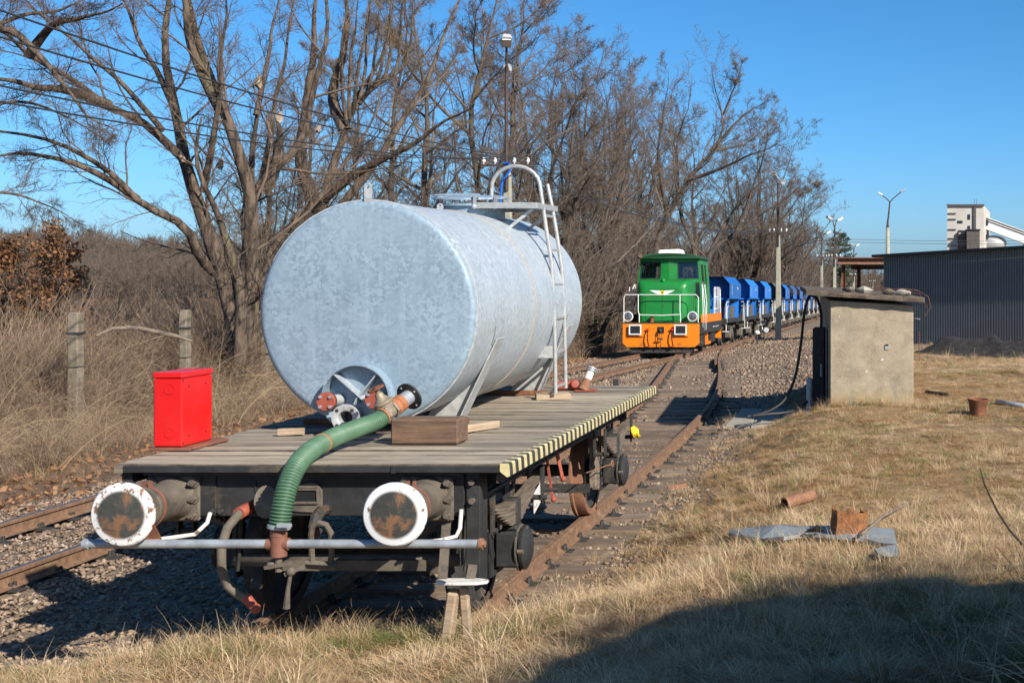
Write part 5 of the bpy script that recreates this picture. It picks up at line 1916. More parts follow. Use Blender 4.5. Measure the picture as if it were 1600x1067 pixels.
    # handrails
    def rail(pts, r=0.017, name='handrail'):
        MB().tube(pts, r, 6).build(name, 'white_paint', t)
    rail([(-1.30, -0.0, 1.15), (-1.30, 0.0, 2.02), (-1.25, 0.0, 2.12), (1.22, 0.0, 2.12), (1.30, 0.0, 2.04), (1.30, 0.0, 1.15)])
    rail([(-0.76, 0.0, 1.15), (-0.76, 0.0, 1.42), (-0.80, 0.0, 1.55), (-0.80, 0.0, 2.12)])
    rail([(0.68, 0.0, 1.15), (0.68, 0.0, 1.42), (0.66, 0.0, 1.55), (0.66, 0.0, 2.12)])
    rail([(-0.78, 0.0, 1.42), (0.0, 0.0, 1.40), (0.67, 0.0, 1.43)])
    for s in (-1, 1):
        rail([(s * 1.33, 1.0, 0.95), (s * 1.34, 1.0, 1.6), (s * 1.30, 1.05, 2.4)])
        rail([(s * 1.33, 1.55, 0.85), (s * 1.34, 1.55, 1.6), (s * 1.27, 1.5, 2.35), (s * 1.22, 1.6, 2.5)])
        rail([(s * 1.33, 2.0, 0.85), (s * 1.34, 2.0, 1.8), (s * 1.26, 2.0, 2.5)])
        rail([(s * 1.31, 4.5, 1.15), (s * 1.31, 4.5, 2.35), (s * 1.31, 4.6, 2.42), (s * 1.31, 6.3, 2.42), (s * 1.31, 6.45, 2.3), (s * 1.31, 6.55, 1.9), (s * 1.31, 6.6, 1.0)])
        rail([(s * 1.31, 4.5, 1.6), (s * 1.31, 6.5, 1.6)])
        rail([(s * 1.31, 4.5, 2.05), (s * 1.31, 6.45, 2.05)])
        for y in (4.95, 5.45, 5.95, 6.35):
            rail([(s * 1.31, y, 1.15), (s * 1.31, y, 2.42)], 0.014)
    # wheels, side rods, steps
    for y in (1.5, 4.6):
        b = MB()
        b.cyl((-0.95, y, 0.43), (0.95, y, 0.43), 0.08, n=10)
        ws = b.build('wheelset', 'dark_iron', t)
        for s in (-1, 1):
            b = MB()
            b.lathe([(0.0, 0.0), (0.46, 0.0), (0.46, 0.03), (0.43, 0.035), (0.425, 0.13), (0.36, 0.13), (0.3, 0.09), (0.1, 0.09), (0.0, 0.14)], (s * 0.69, y, 0.43), (s, 0, 0), 28, caps=False)
            b.build('wheel', 'grimy_iron', ws)
    for s in (-1, 1):
        MB().box(s * 1.02 - 0.03, s * 1.02 + 0.03, 1.3, 4.9, 0.36, 0.44).build('side_rod', 'grimy_iron', t)
        b = MB()
        b.box(min(s * 1.0, s * 1.3), max(s * 1.0, s * 1.3), 1.9, 3.6, 0.30, 0.40)
        b.box(min(s * 1.1, s * 1.25), max(s * 1.1, s * 1.25), 3.0, 3.15, 0.4, 0.75)
        b.build('step', 'orange_paint', t)
        b = MB()
        b.box(min(s * 1.15, s * 1.32), max(s * 1.15, s * 1.32), 1.0, 1.06, 0.32, 0.74)
        b.box(min(s * 1.15, s * 1.32), max(s * 1.15, s * 1.32), 1.7, 1.76, 0.32, 0.74)
        b.box(min(s * 1.1, s * 1.32), max(s * 1.1, s * 1.32), 1.0, 1.76, 0.30, 0.33)
        b.build('cab_steps', 'dark_iron', t)
        MB().box(min(s * 1.0, s * 1.25), max(s * 1.0, s * 1.25), 4.0, 5.4, 0.32, 0.72).build('battery_box', 'black_steel', t)
    return t


LOCO = loco()
LY = 45.0
LOCO.location = (float(MAIN(LY)), LY, float(grade(LY + 3)) + 0.02)
LOCO.rotation_euler = (math.atan(float(grade(LY + 6) - grade(LY)) / 6), 0, math.radians(0.3))


def driver():
    """seated driver: one skinned body"""
    J = {'pelvis': (0, 0, 0.0), 'belly': (0, 0.02, 0.22), 'chest': (0, 0.0, 0.42), 'neck': (0, -0.02, 0.56), 'head': (0, -0.05, 0.70), 'crown': (0, -0.04, 0.80),
         'shl': (-0.19, 0, 0.48), 'ell': (-0.27, -0.14, 0.26), 'hal': (-0.20, -0.38, 0.30), 'shr': (0.19, 0, 0.48), 'elr': (0.29, -0.12, 0.26), 'har': (0.24, -0.36, 0.33),
         'knl': (-0.13, -0.45, 0.02), 'fol': (-0.13, -0.48, -0.32), 'knr': (0.13, -0.45, 0.02), 'for': (0.13, -0.48, -0.32)}
    E = [('pelvis', 'belly'), ('belly', 'chest'), ('chest', 'neck'), ('neck', 'head'), ('head', 'crown'), ('chest', 'shl'), ('shl', 'ell'), ('ell', 'hal'), ('chest', 'shr'), ('shr', 'elr'), ('elr', 'har'),
         ('pelvis', 'knl'), ('knl', 'fol'), ('pelvis', 'knr'), ('knr', 'for')]
    Rr = {'pelvis': 0.15, 'belly': 0.15, 'chest': 0.16, 'neck': 0.06, 'head': 0.095, 'crown': 0.075, 'shl': 0.075, 'shr': 0.075, 'ell': 0.055, 'elr': 0.055, 'hal': 0.04, 'har': 0.04, 'knl': 0.075, 'knr': 0.075, 'fol': 0.055, 'for': 0.055}
    names = list(J)
    me = bpy.data.meshes.new('person')
    me.from_pydata([J[k] for k in names], [(names.index(a), names.index(b)) for a, b in E], [])
    o = bpy.data.objects.new('person', me)
    COL.objects.link(o)
    o.modifiers.new('skin', 'SKIN')
    for i, k in enumerate(names):
        me.skin_vertices[0].data[i].radius = (Rr[k], Rr[k] * (0.7 if k in ('belly', 'chest', 'pelvis') else 1))
        me.skin_vertices[0].data[i].use_root = (k == 'pelvis')
    o.modifiers.new('sub', 'SUBSURF').levels = 1
    m, nt, b = new_mat('driver_clothes')
    sp = nt.nodes.new('ShaderNodeSeparateXYZ')
    nt.links.new(coords(nt), sp.inputs[0])
    c = ramp(nt, sp.outputs[2], [(0.0, (0.03, 0.035, 0.06)), (0.06, (0.03, 0.035, 0.06)), (0.08, (0.62, 0.02, 0.03)), (0.545, (0.62, 0.02, 0.03)), (0.56, (0.5, 0.3, 0.22)), (0.74, (0.5, 0.3, 0.22)), (0.76, (0.05, 0.035, 0.025))])
    nt.links.new(c, b.inputs['Base Color'])
    b.inputs['Roughness'].default_value = 0.8
    me.materials.append(m)
    o.location = LOCO.matrix_world @ Vector((0, 0, 0))
    bpy.context.view_layer.update()
    o.location = LOCO.matrix_world @ Vector((0.64, 2.62, 2.22))
    tag(o, 'driver in a red jacket sitting behind the cab window of the locomotive', 'person')


driver()


# ================================================================ blue ballast hoppers
def hopper(name='hopper_wagon', blue='hopper_blue'):
    t = thing(name, (0, 0, 0))
    L = 3.35                              # half length over headstocks
    b = MB()
    b.box(-1.0, 1.0, -L, L, 0.92, 1.10)
    b.box(-1.2, 1.2, -L, -L + 0.1, 0.88, 1.12)
    b.box(-1.2, 1.2, L - 0.1, L, 0.88, 1.12)
    b.build('frame', 'black_steel', t)
    # hopper body: chamfered top edge, upright side, slopes under it; ends lean inwards below
    hl = 1.9
    prof = [(0.0, 2.86), (0.86, 2.86), (1.12, 2.56), (1.12, 1.98), (1.0, 1.90), (0.62, 1.62), (0.5, 1.15)]
    b = MB()
    hr = hl - 0.6                         # end walls stand back under the overhanging sides
    low = {2.86: hl, 2.56: hl, 1.98: hl, 1.90: hl - 0.06, 1.62: hl - 0.75, 1.15: hl - 1.15}
    for s in (-1, 1):
        for (x0, z0), (x1, z1) in zip(prof[1:], prof[2:]):
            b.add([(s * x0, -low[z0], z0), (s * x0, low[z0], z0), (s * x1, low[z1], z1), (s * x1, -low[z1], z1)], [(0, 1, 2, 3)])
        ring = [(x, s * min(hr, low[z]), z) for x, z in prof[1:]] + [(-x, s * min(hr, low[z]), z) for x, z in prof[1:][::-1]]
        b.add(ring, [tuple(range(len(ring)))])
        b.add([(-0.86, s * hl, 2.86), (0.86, s * hl, 2.86), (0.86, s * (hl - 0.62), 2.86), (-0.86, s * (hl - 0.62), 2.86)], [(0, 1, 2, 3)])
        # inner walls of the open top
        b.add([(s * 0.86, -hr, 2.86), (s * 0.86, hr, 2.86), (s * 0.4, hr - 0.5, 2.0), (s * 0.4, -hr + 0.5, 2.0)], [(0, 1, 2, 3)])
        b.add([(-0.86, s * (hr - 0.02), 2.86), (0.86, s * (hr - 0.02), 2.86), (0.4, s * (hr - 0.5), 2.0), (-0.4, s * (hr - 0.5), 2.0)], [(0, 1, 2, 3)])
    b.build('hopper_body', blue, t)
    b = MB()
    for s in (-1, 1):
        b.box(min(s * 1.125, s * 1.15), max(s * 1.125, s * 1.15), -hl + 0.3, hl - 0.3, 1.93, 1.99)
        b.box(-1.1, 1.1, s * (hl - 0.30) - 0.03, s * (hl - 0.30) + 0.03, 1.90, 1.96)
    b.build('rim', blue, t)
    for s in (-1, 1):
        for q in range(4):
            y = -1.05 + 0.7 * q
            MB().bar((s * 1.10, y, 1.93), (s * 0.62, y, 1.60), 0.05, 0.06).build('rib', 'hopper_grey', t)
    for sx in (-1, 1):
        for sy in (-1, 1):
            MB().bar((sx * 0.98, sy * 1.62, 1.10), (sx * 1.0, sy * 1.62, 1.98), 0.10, 0.12).build('leg', blue, t)
            MB().bar((sx * 0.55, sy * 2.9, 1.10), (sx * 0.5, sy * 1.75, 2.2), 0.06, 0.06).build('brace', blue, t)
    b = MB()
    b.box(-0.5, 0.5, -1.3, 1.3, 0.80, 1.5)
    b.build('chute', blue, t)
    for s in (-1, 1):
        b = MB()
        b.box(min(s * 0.7, s * 1.0), max(s * 0.7, s * 1.0), -0.4, 0.5, 1.10, 1.62)
        b.build('valve_box', 'grimy_iron', t)
        b = MB()
        b.box(min(s * 0.86, s * 0.98), max(s * 0.86, s * 0.98), -1.35, -1.0, 1.1, 1.75)
        b.box(min(s * 0.86, s * 0.98), max(s * 0.86, s * 0.98), 1.0, 1.35, 1.1, 1.75)
        b.build('side_plate', blue, t)
        for e in (-1, 1):
            MB().tube([(s * 1.12, e * 2.1, 1.80), (s * 1.12, e * 2.75, 1.80), (s * 1.12, e * 2.95, 1.70), (s * 1.12, e * 3.0, 1.3), (s * 1.14, e * 3.1, 0.95), (s * 1.14, e * 3.1, 0.62)], 0.02, 6).build('handrail', 'cream', t)
            MB().tube([(s * 1.12, e * 2.15, 1.62), (s * 1.12, e * 2.55, 1.62), (s * 1.12, e * 2.68, 1.5), (s * 1.12, e * 2.7, 0.95)], 0.016, 6).build('handrail', 'cream', t)
            b = MB()
            b.box(min(s * 1.0, s * 1.25), max(s * 1.0, s * 1.25), e * 3.1 - 0.12, e * 3.1 + 0.12, 0.58, 0.61)
            b.build('step', 'cream', t)
            b = MB()
            b.cyl((s * 0.87, e * L, 1.04), (s * 0.87, e * (L + 0.22), 1.04), 0.12, n=12)
            b.cyl((s * 0.87, e * (L + 0.22), 1.04), (s * 0.87, e * (L + 0.25), 1.04), 0.2, n=14)
            b.build('buffer', 'dark_iron', t)
            b = MB()
            y = e * 1.9
            b.lathe([(0.0, 0.0), (0.46, 0.0), (0.46, 0.03), (0.43, 0.035), (0.425, 0.13), (0.36, 0.13), (0.3, 0.09), (0.0, 0.14)], (s * 0.69, y, 0.43), (s, 0, 0), 20, caps=False)
            b.build('wheel', 'grimy_iron', t)
            b = MB()
            b.box(min(s * 0.92, s * 1.18), max(s * 0.92, s * 1.18), y - 0.14, y + 0.14, 0.30, 0.60)
            b.build('axle_box', 'grimy_iron', t, bevel=0.03)
            b = MB()
            b.prism([(y - 0.62, 0.82), (y + 0.62, 0.82), (y + 0.25, 0.64), (y - 0.25, 0.64)], min(s * 1.0, s * 1.1), max(s * 1.0, s * 1.1), 'yz')
            b.build('spring', 'dark_iron', t)
            b = MB()
            b.prism([(y - 0.35, 0.92), (y - 0.2, 0.92), (y - 0.13, 0.28), (y - 0.19, 0.28)], min(s * 0.95, s * 0.97), max(s * 0.95, s * 0.97), 'yz')
            b.prism([(y + 0.35, 0.92), (y + 0.2, 0.92), (y + 0.13, 0.28), (y + 0.19, 0.28)], min(s * 0.95, s * 0.97), max(s * 0.95, s * 0.97), 'yz')
            b.build('axle_guard', 'dark_iron', t)
        # stencilled marks on the side plate (a few pixels each)
        b = MB()
        for q in range(7):
            b.box(min(s * 1.121, s * 1.124), max(s * 1.121, s * 1.124), -1.15, -1.06 + 0.05 * (q % 3), 2.50 - q * 0.07, 2.53 - q * 0.07)
        b.box(min(s * 1.121, s * 1.124), max(s * 1.121, s * 1.124), 0.55, 0.95, 2.40, 2.43)
        b.box(min(s * 1.121, s * 1.124), max(s * 1.121, s * 1.124), 0.62, 1.0, 2.34, 2.37)
        b.build('stencil_marks', 'cream', t)
    return t


ORD = ['first', 'second', 'third', 'fourth', 'fifth', 'sixth', 'seventh', 'eighth', 'ninth']
HOP = hopper()
HOPG = hopper('hopper_wagon', 'hopper_grey')
WL = 7.25
wy = LY + 6.6 + 0.3 + WL / 2
for i in range(24):
    src = HOPG if i == 3 else HOP
    h = src if i in (0, 3) else copy_tree(HOP)
    y0, y1 = wy - WL / 2, wy + WL / 2
    g0, g1 = float(grade(y0)), float(grade(y1))
    x0, x1 = float(MAIN(y0)), float(MAIN(y1))
    h.location = ((x0 + x1) / 2, wy, (g0 + g1) / 2)
    h.rotation_euler = (math.atan((g1 - g0) / WL), 0, -math.atan((x1 - x0) / WL))
    if i < 9:
        lb = '%s blue ballast hopper wagon behind the green locomotive' % ORD[i]
        if i == 3:
            lb = 'faded greyish hopper wagon, fourth behind the green locomotive'
    else:
        lb = 'blue hopper wagon in the far tail of the train beyond the concrete hut'
    tag(h, lb, 'wagon', 'hopper wagons of the train')
    wy += WL * (math.cos(math.atan((x1 - x0) / WL)))

# ================================================================ concrete hut with its slab roof
def hut():
    a = math.radians(4.6)
    ca, sa = math.cos(a), math.sin(a)
    O = Vector((-0.785, 21.1, 0))
    W, D = 1.37, 4.6

    def R(u, v, z):       # u along the front, v back
        return (O.x + u * ca - v * sa, O.y + v * ca + u * sa * 0.35, z)
    t = thing('concrete_hut', (O.x + W / 2, O.y + D / 2, 0.35), 'small weathered concrete hut with a flat slab roof beside the track', 'hut')
    m, nt, b = new_mat('hut_render')
    v = coords(nt)
    n1 = noise(nt, v, 3.0, 8, 0.72, 0.3)
    n2 = noise(nt, v, 45, 4, 0.8)
    c = ramp(nt, n1, [(0.32, (0.19, 0.15, 0.098)), (0.52, (0.335, 0.27, 0.18)), (0.70, (0.44, 0.365, 0.255))])
    c = mix(nt, 0.30, c, ramp(nt, n2, [(0.3, (0.11, 0.09, 0.065)), (0.7, (0.54, 0.47, 0.36))]))
    sp = nt.nodes.new('ShaderNodeSeparateXYZ'); nt.links.new(v, sp.inputs[0])
    low = nt.nodes.new('ShaderNodeMath'); low.operation = 'MULTIPLY_ADD'; low.inputs[1].default_value = 0.55
    nt.links.new(noise(nt, coords(nt, (6, 6, 1.2)), 1.6, 6, 0.7), low.inputs[0]); nt.links.new(sp.outputs[2], low.inputs[2])
    c = mix(nt, ramp(nt, low.outputs[0], [(0.30, 0.75), (0.62, 0.0)]), c, (0.30, 0.215, 0.085))
    c = mix(nt, ramp(nt, noise(nt, coords(nt, (3, 3, 0.7)), 1.3, 5, 0.6), [(0.52, 0.0), (0.72, 0.6)]), c, (0.17, 0.155, 0.13))
    nt.links.new(c, b.inputs['Base Color'])
    b.inputs['Roughness'].default_value = 0.95
    bump(nt, b, n2, 0.5, 0.012)
    MT['hut_render'] = m
    mb = MB()
    nz, nu = 5, 5
    zt0, zt1 = 2.12, 2.04
    V = [R(0, 0, -0.1), R(W, 0, -0.1), R(W, D, -0.1), R(0, D, -0.1), R(0, 0, zt0), R(W, 0, zt1), R(W, D, zt1), R(0, D, zt0)]
    mb.add(V, [(0, 1, 5, 4), (1, 2, 6, 5), (2, 3, 7, 6), (3, 0, 4, 7), (4, 5, 6, 7)])
    w = mb.build('wall', 'hut_render', t, bevel=0.01)
    # slab roof, slightly tilted, with a frayed felt edge
    mb = MB()
    u0, u1, v0, v1 = -0.40, W + 0.17, -0.17, D + 0.3
    def zt(u):
        return 2.30 - 0.066 * (u - u0) 
    n = 16
    r = random.Random(9)
    us = [u0 + (u1 - u0) * i / n for i in range(n + 1)]
    V = []
    for i, u in enumerate(us):
        j = r.uniform(-0.02, 0.02)
        z = zt(u)
        V += [R(u, v0 + j, z - 0.085), R(u, v0 + j + r.uniform(-0.015, 0.015), z - 0.035), R(u, v0 + j + 0.01, z), R(u, v1, z), R(u, v1, z - 0.085)]
    F = [(i * 5 + q, i * 5 + (q + 1) % 5, i * 5 + 5 + (q + 1) % 5, i * 5 + 5 + q) for i in range(n) for q in range(5)] + [tuple(range(5)), tuple(range(n * 5, n * 5 + 5))]
    mb.add(V, F)
    MT['slab_wood'] = mat('slab_wood', (0.14, 0.105, 0.075), (0.06, 0.047, 0.037), 0.9, 0, 12, bmp=0.5, stretch=(0.4, 1, 6), c3=(0.24, 0.17, 0.11), s3=5)
    mb.build('roof_slab', 'slab_wood', t)
    # lintel shade board, rubble and rebar on the roof are things of their own
    b = MB()
    b.box(0, 0.045, -0.004, 0.0, -0.02, 0.03)
    x, y, z = R(0.93, -0.004, 1.37)
    MB().box(x - 0.028, x + 0.028, y - 0.012, y - 0.001, z - 0.055, z + 0.035).build('wall_plate', 'galv_tube', t)
    MB().box(x - 0.022, x + 0.028, y - 0.014, y - 0.0125, z + 0.005, z + 0.034).build('wall_plate_hole', 'rubber', t)
    for u, z_, s_ in ((0.86, 1.15, 0.022), (0.60, 0.96, 0.018), (0.855, 1.03, 0.008), (0.15, 1.86, 0.012)):
        x, y, z = R(u, 0, z_)
        mb = MB()
        pts = [(x + s_ * (1 + 0.5 * math.sin(3 * q)) * math.cos(q * 0.7), z + s_ * (1 + 0.4 * math.cos(5 * q)) * math.sin(q * 0.7)) for q in range(9)]
        mb.prism(pts, y - 0.004, y + 0.004)
        mb.build('render_patch', 'cream', t)
    x, y, z = R(W, 0, 1.83)
    MB().tube([(x - 0.02, y + 0.1, z), (x + 0.11, y + 0.02, z - 0.02)], 0.006, 5).build('wall_spike', 'galv_pipe', t)
    # roof debris
    r = random.Random(4)
    lbs = [('grey rubble lump on the middle of the hut roof', 0.32, 0.2), ('pale rubble lump on the hut roof above the wall plate', 0.56, 0.25), ('brown rubble lump near the low end of the hut roof', 0.98, 0.2), ('small rubble lump at the low edge of the hut roof', 1.22, 0.15)]
    for i, (lb, u, v_) in enumerate(lbs):
        mb = MB()
        mb.ball((0, 0, 0), 0.085 + 0.02 * (i % 2), 9, 6, 0, (1.2, 0.9, 0.6))
        mb.warp(lambda a_, b_, c_: (a_ * (1 + 0.3 * math.sin(40 * b_ + i)), b_ * (1 + 0.3 * math.sin(30 * c_)), c_ * (1 + 0.25 * math.sin(35 * a_ + i))))
        o = mb.build('rubble_lump', 'concrete' if i % 2 else 'grimy_iron')
        x, y, z = R(u, v_, zt(u) + 0.045)
        o.location = (x, y, z)
        tag(o, lb, 'rubble')
    mb = MB()
    p = [R(0.75, 0.3, 2.27), R(0.95, 0.2, 2.30), R(1.2, 0.15, 2.31), R(1.45, 0.1, 2.28), R(1.62, 0.05, 2.18), R(1.66, 0.0, 2.02), R(1.55, 0.0, 1.85)]
    mb.tube(p, 0.006, 5)
    p = [R(0.5, 0.5, 2.25), R(0.8, 0.35, 2.33), R(1.1, 0.3, 2.30), R(1.5, 0.2, 2.22), R(1.6, 0.1, 2.0)]
    mb.tube(p, 0.005, 5)
    mb.tube([R(1.5, 0.3, 1.1), R(1.5, 0.3, 1.6)], 0.005, 5)
    o = mb.build('bent_rebar', 'rust', origin=R(1.2, 0.2, 2.25))
    tag(o, 'thin rusty bent wire looping off the low end of the hut roof', 'wire')

    # fuel pump cabinet and guard post on the shaded side
    c0 = Vector(R(-0.02, 1.2, 0))
    t2 = thing('pump_cabinet', (c0.x - 0.12, c0.y, 0.1), 'dark fuel pump cabinet against the shaded side of the concrete hut', 'cabinet')
    MB().box(c0.x - 0.22, c0.x - 0.02, c0.y - 0.3, c0.y + 0.3, 0.12, 1.62).build('housing', 'black_steel', t2, bevel=0.01)
    MB().box(c0.x - 0.09, c0.x - 0.05, c0.y - 0.306, c0.y - 0.301, 0.75, 1.4).build('recess', 'rubber', t2)
    b = MB()
    b.tube([(c0.x - 0.07, c0.y - 0.32, 0.8), (c0.x - 0.07, c0.y - 0.33, 0.98), (c0.x - 0.07, c0.y - 0.34, 1.02)], 0.02, 8)
    b.build('nozzle', 'galv_pipe', t2)
    o = MB().lathe([(0.055, 0.0), (0.055, 0.72), (0.04, 0.76), (0.0, 0.77)], (c0.x - 0.27, c0.y - 0.33, 0.02), (0, 0, 1), 16).build('guard_post', 'galv_tube', origin=(c0.x - 0.27, c0.y - 0.33, 0.02))
    tag(o, 'short pale guard post beside the dark pump cabinet', 'post')
    # black delivery hoses
    def hose(pts, lb):
        P = [Vector(p) for p in pts]
        D = []
        for i in range(len(P) - 1):
            p0, p1, p2, p3 = P[max(i - 1, 0)], P[i], P[i + 1], P[min(i + 2, len(P) - 1)]
            for k in range(8):
                u = k / 8
                D.append(0.5 * ((2 * p1) + (-p0 + p2) * u + (2 * p0 - 5 * p1 + 4 * p2 - p3) * u * u + (-p0 + 3 * p1 - 3 * p2 + p3) * u ** 3))
        D.append(P[-1])
        o = MB().tube(D, 0.024, 8).build('fuel_hose', 'rubber', origin=P[-1])
        tag(o, lb, 'hose')
    Y = c0.y - 0.2
    hose([at(1283, 512, Y), at(1283, 490, Y), at(1277, 468, Y), at(1268, 462, Y), at(1261, 470, Y), at(1256, 495, Y), at(1251, 540, Y - .1), at(1242, 590, Y - .2), at(1226, 624, Y - .3), at(1203, 641, Y - .5), at(1180, 648, Y - 0.7), at(1167, 651, Y - 0.8)],
         'black hose looping over a hook on the roof edge and down to the slabs')
    hose([at(1280, 556, Y), at(1281, 575, Y), at(1277, 600, Y), at(1266, 621, Y - .1), at(1250, 637, Y - .3), at(1230, 644, Y - .5), at(1200, 647, Y - .7), at(1175, 650, Y - 0.9)],
         'black hose drooping low from the pump cabinet to the slabs')
    # paved pad
    t3 = thing('paved_pad', (-1.7, 22.2, 0.0), 'pad of grey concrete slabs beside the pump', None, None, 'structure')
    r = random.Random(2)
    for i in range(4):
        for j in range(5):
            x = -2.55 + i * 0.42
            y = 21.5 + j * 0.52
            mb = MB()
            mb.box(x, x + 0.40, y, y + 0.50, -0.12, 0.025 + r.uniform(-0.006, 0.006))
            mb.build('paving_slab', 'concrete', t3, bevel=0.006)


hut()


# ================================================================ dark corrugated shed
def shed():
    A = Vector((0.25, 58.0)); B = Vector((9.8, 50.6))
    d = (B - A).normalized()
    nrm = Vector((-d.y, d.x))
    if nrm.y > 0:
        nrm = -nrm
    L = (B - A).length
    zb = -1.1
    def top(s):
        return 3.17 + 0.043 * s
    t = thing('corrugated_shed', (A.x + d.x * L / 2, A.y + d.y * L / 2, zb), 'long dark grey shed clad in corrugated metal sheets', 'shed')
    # sheets about a metre wide, each its own panel of box ribs
    s = 0.0
    w = 1.04
    while s < L - 0.01:
        e = min(s + w, L)
        mb = MB()
        pts = []
        p = s
        while p < e - 1e-6:
            for q, h in ((0.0, 0.0), (0.05, 0.0), (0.062, 0.045), (0.118, 0.045)):
                if p + q < e:
                    pts.append((p + q, h))
            p += 0.13
        pts.append((e, 0.0))
        V, F = [], []
        for q, h in pts:
            x, y = A.x + d.x * q + nrm.x * h, A.y + d.y * q + nrm.y * h
            V += [(x, y, zb), (x, y, top(q))]
        for i in range(len(pts) - 1):
            F.append((2 * i, 2 * i + 2, 2 * i + 3, 2 * i + 1))
        mb.add(V, F)
        mb.build('wall_panel', 'cladding', t, recalc=False)
        s = e
    # back and roof volume
    back = -nrm * 9.0
    mb = MB()
    P = lambda s_, k, z: (A.x + d.x * s_ + back.x * k, A.y + d.y * s_ + back.y * k, z)
    mb.add([P(0, 0.002, zb), P(0, 1, zb), P(0, 1, 2.9), P(0, 0.002, 3.16)], [(0, 1, 2, 3)])
    mb.add([P(L, 0.002, zb), P(L, 1, zb), P(L, 1, 2.9), P(L, 0.002, 3.16)], [(0, 1, 2, 3)])
    mb.build('end_wall', 'cladding', t, recalc=False)
    mb = MB()
    for k0, k1, z0, z1 in ((-0.035, 1.0, 0.0, 0.0),):
        V = [P(-0.45, k0, top(0) - 0.01), P(L, k0, top(L) - 0.01), P(L, k1, top(L) - 0.3), P(-0.45, k1, top(0) - 0.3),
             P(-0.45, k0, top(0) + 0.10), P(L, k0, top(L) + 0.10), P(L, k1, top(L) - 0.2), P(-0.45, k1, top(0) - 0.2)]
        mb.add(V, [(0, 1, 2, 3), (4, 5, 6, 7), (0, 1, 5, 4), (1, 2, 6, 5), (2, 3, 7, 6), (3, 0, 4, 7)])
    MT['fascia'] = mat('fascia', (0.022, 0.026, 0.031), (0.018, 0.021, 0.025), 0.5, 0.1, 2, bmp=0.0)
    mb.build('roof', 'fascia', t)
    # rooflight ridge glimpsed on top
    MB().box(1.6, 2.6, 62, 64, 3.2, 3.36).build('roof_vent', 'cladding', t)


shed()


def shade_painted_heap():
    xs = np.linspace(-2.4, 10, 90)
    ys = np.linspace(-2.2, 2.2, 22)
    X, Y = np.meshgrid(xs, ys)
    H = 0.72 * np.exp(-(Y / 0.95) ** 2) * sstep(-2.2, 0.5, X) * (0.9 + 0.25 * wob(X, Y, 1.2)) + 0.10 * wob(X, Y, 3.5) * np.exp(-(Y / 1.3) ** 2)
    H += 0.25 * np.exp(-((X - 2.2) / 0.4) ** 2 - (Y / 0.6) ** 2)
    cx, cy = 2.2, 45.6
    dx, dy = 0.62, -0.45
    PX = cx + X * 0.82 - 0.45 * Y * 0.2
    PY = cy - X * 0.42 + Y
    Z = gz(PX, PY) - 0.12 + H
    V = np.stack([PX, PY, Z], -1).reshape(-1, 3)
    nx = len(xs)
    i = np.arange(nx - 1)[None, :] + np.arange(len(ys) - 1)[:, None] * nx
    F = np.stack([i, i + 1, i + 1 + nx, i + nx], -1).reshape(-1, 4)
    MT['shade_painted_spoil'] = mat('shade_painted_spoil', (0.05, 0.044, 0.04), (0.018, 0.016, 0.016), 0.95, 0, 5, bmp=0.9, bdist=0.08, c3=(0.09, 0.075, 0.065), s3=6)  # the shadow lying on the heap is put into this near-black colour
    o = np_obj('spoil_heap', np_mesh('spoil_heap', V, F, 'shade_painted_spoil', 4, False))
    tag(o, 'long low heap of spoil with its shadow painted dark in front of the corrugated shed', 'heap')


shade_painted_heap()


def portal():
    t = thing('rusty_gantry', (-1.2, 62, -1.0), 'rusty steel gantry frame standing beside the corrugated shed', 'gantry')
    Y = 63.0
    for x in (at(1318, 430, Y).x, at(1342, 430, Y + 1.5).x):
        yy = Y if x < -1.2 else Y + 1.5
        b = MB()
        b.box(x - 0.09, x + 0.09, yy - 0.012, yy + 0.012, -1.3, 2.85)
        b.box(x - 0.09, x - 0.075, yy - 0.09, yy + 0.09, -1.3, 2.85)
        b.box(x + 0.075, x + 0.09, yy - 0.09, yy + 0.09, -1.3, 2.85)
        b.build('post', 'rust', t)
    x0 = at(1309, 410, Y).x
    for yy, z0, z1 in ((Y - 0.4, 2.86, 3.14), (Y + 1.9, 2.6, 2.86)):
        b = MB()
        b.box(x0 + (0 if yy < Y else 0.6), 1.0, yy - 0.01, yy + 0.01, z0 + 0.03, z1 - 0.03)
        b.box(x0 + (0 if yy < Y else 0.6), 1.0, yy - 0.08, yy + 0.08, z1 - 0.03, z1)
        b.box(x0 + (0 if yy < Y else 0.6), 1.0, yy - 0.08, yy + 0.08, z0, z0 + 0.03)
        b.build('beam', 'rust_pale', t)
    b = MB()
    b.box(x0 - 0.2, 1.0, Y - 0.6, Y + 2.2, 3.145, 3.19)
    b.build('top_plate', 'rust', t)


portal()


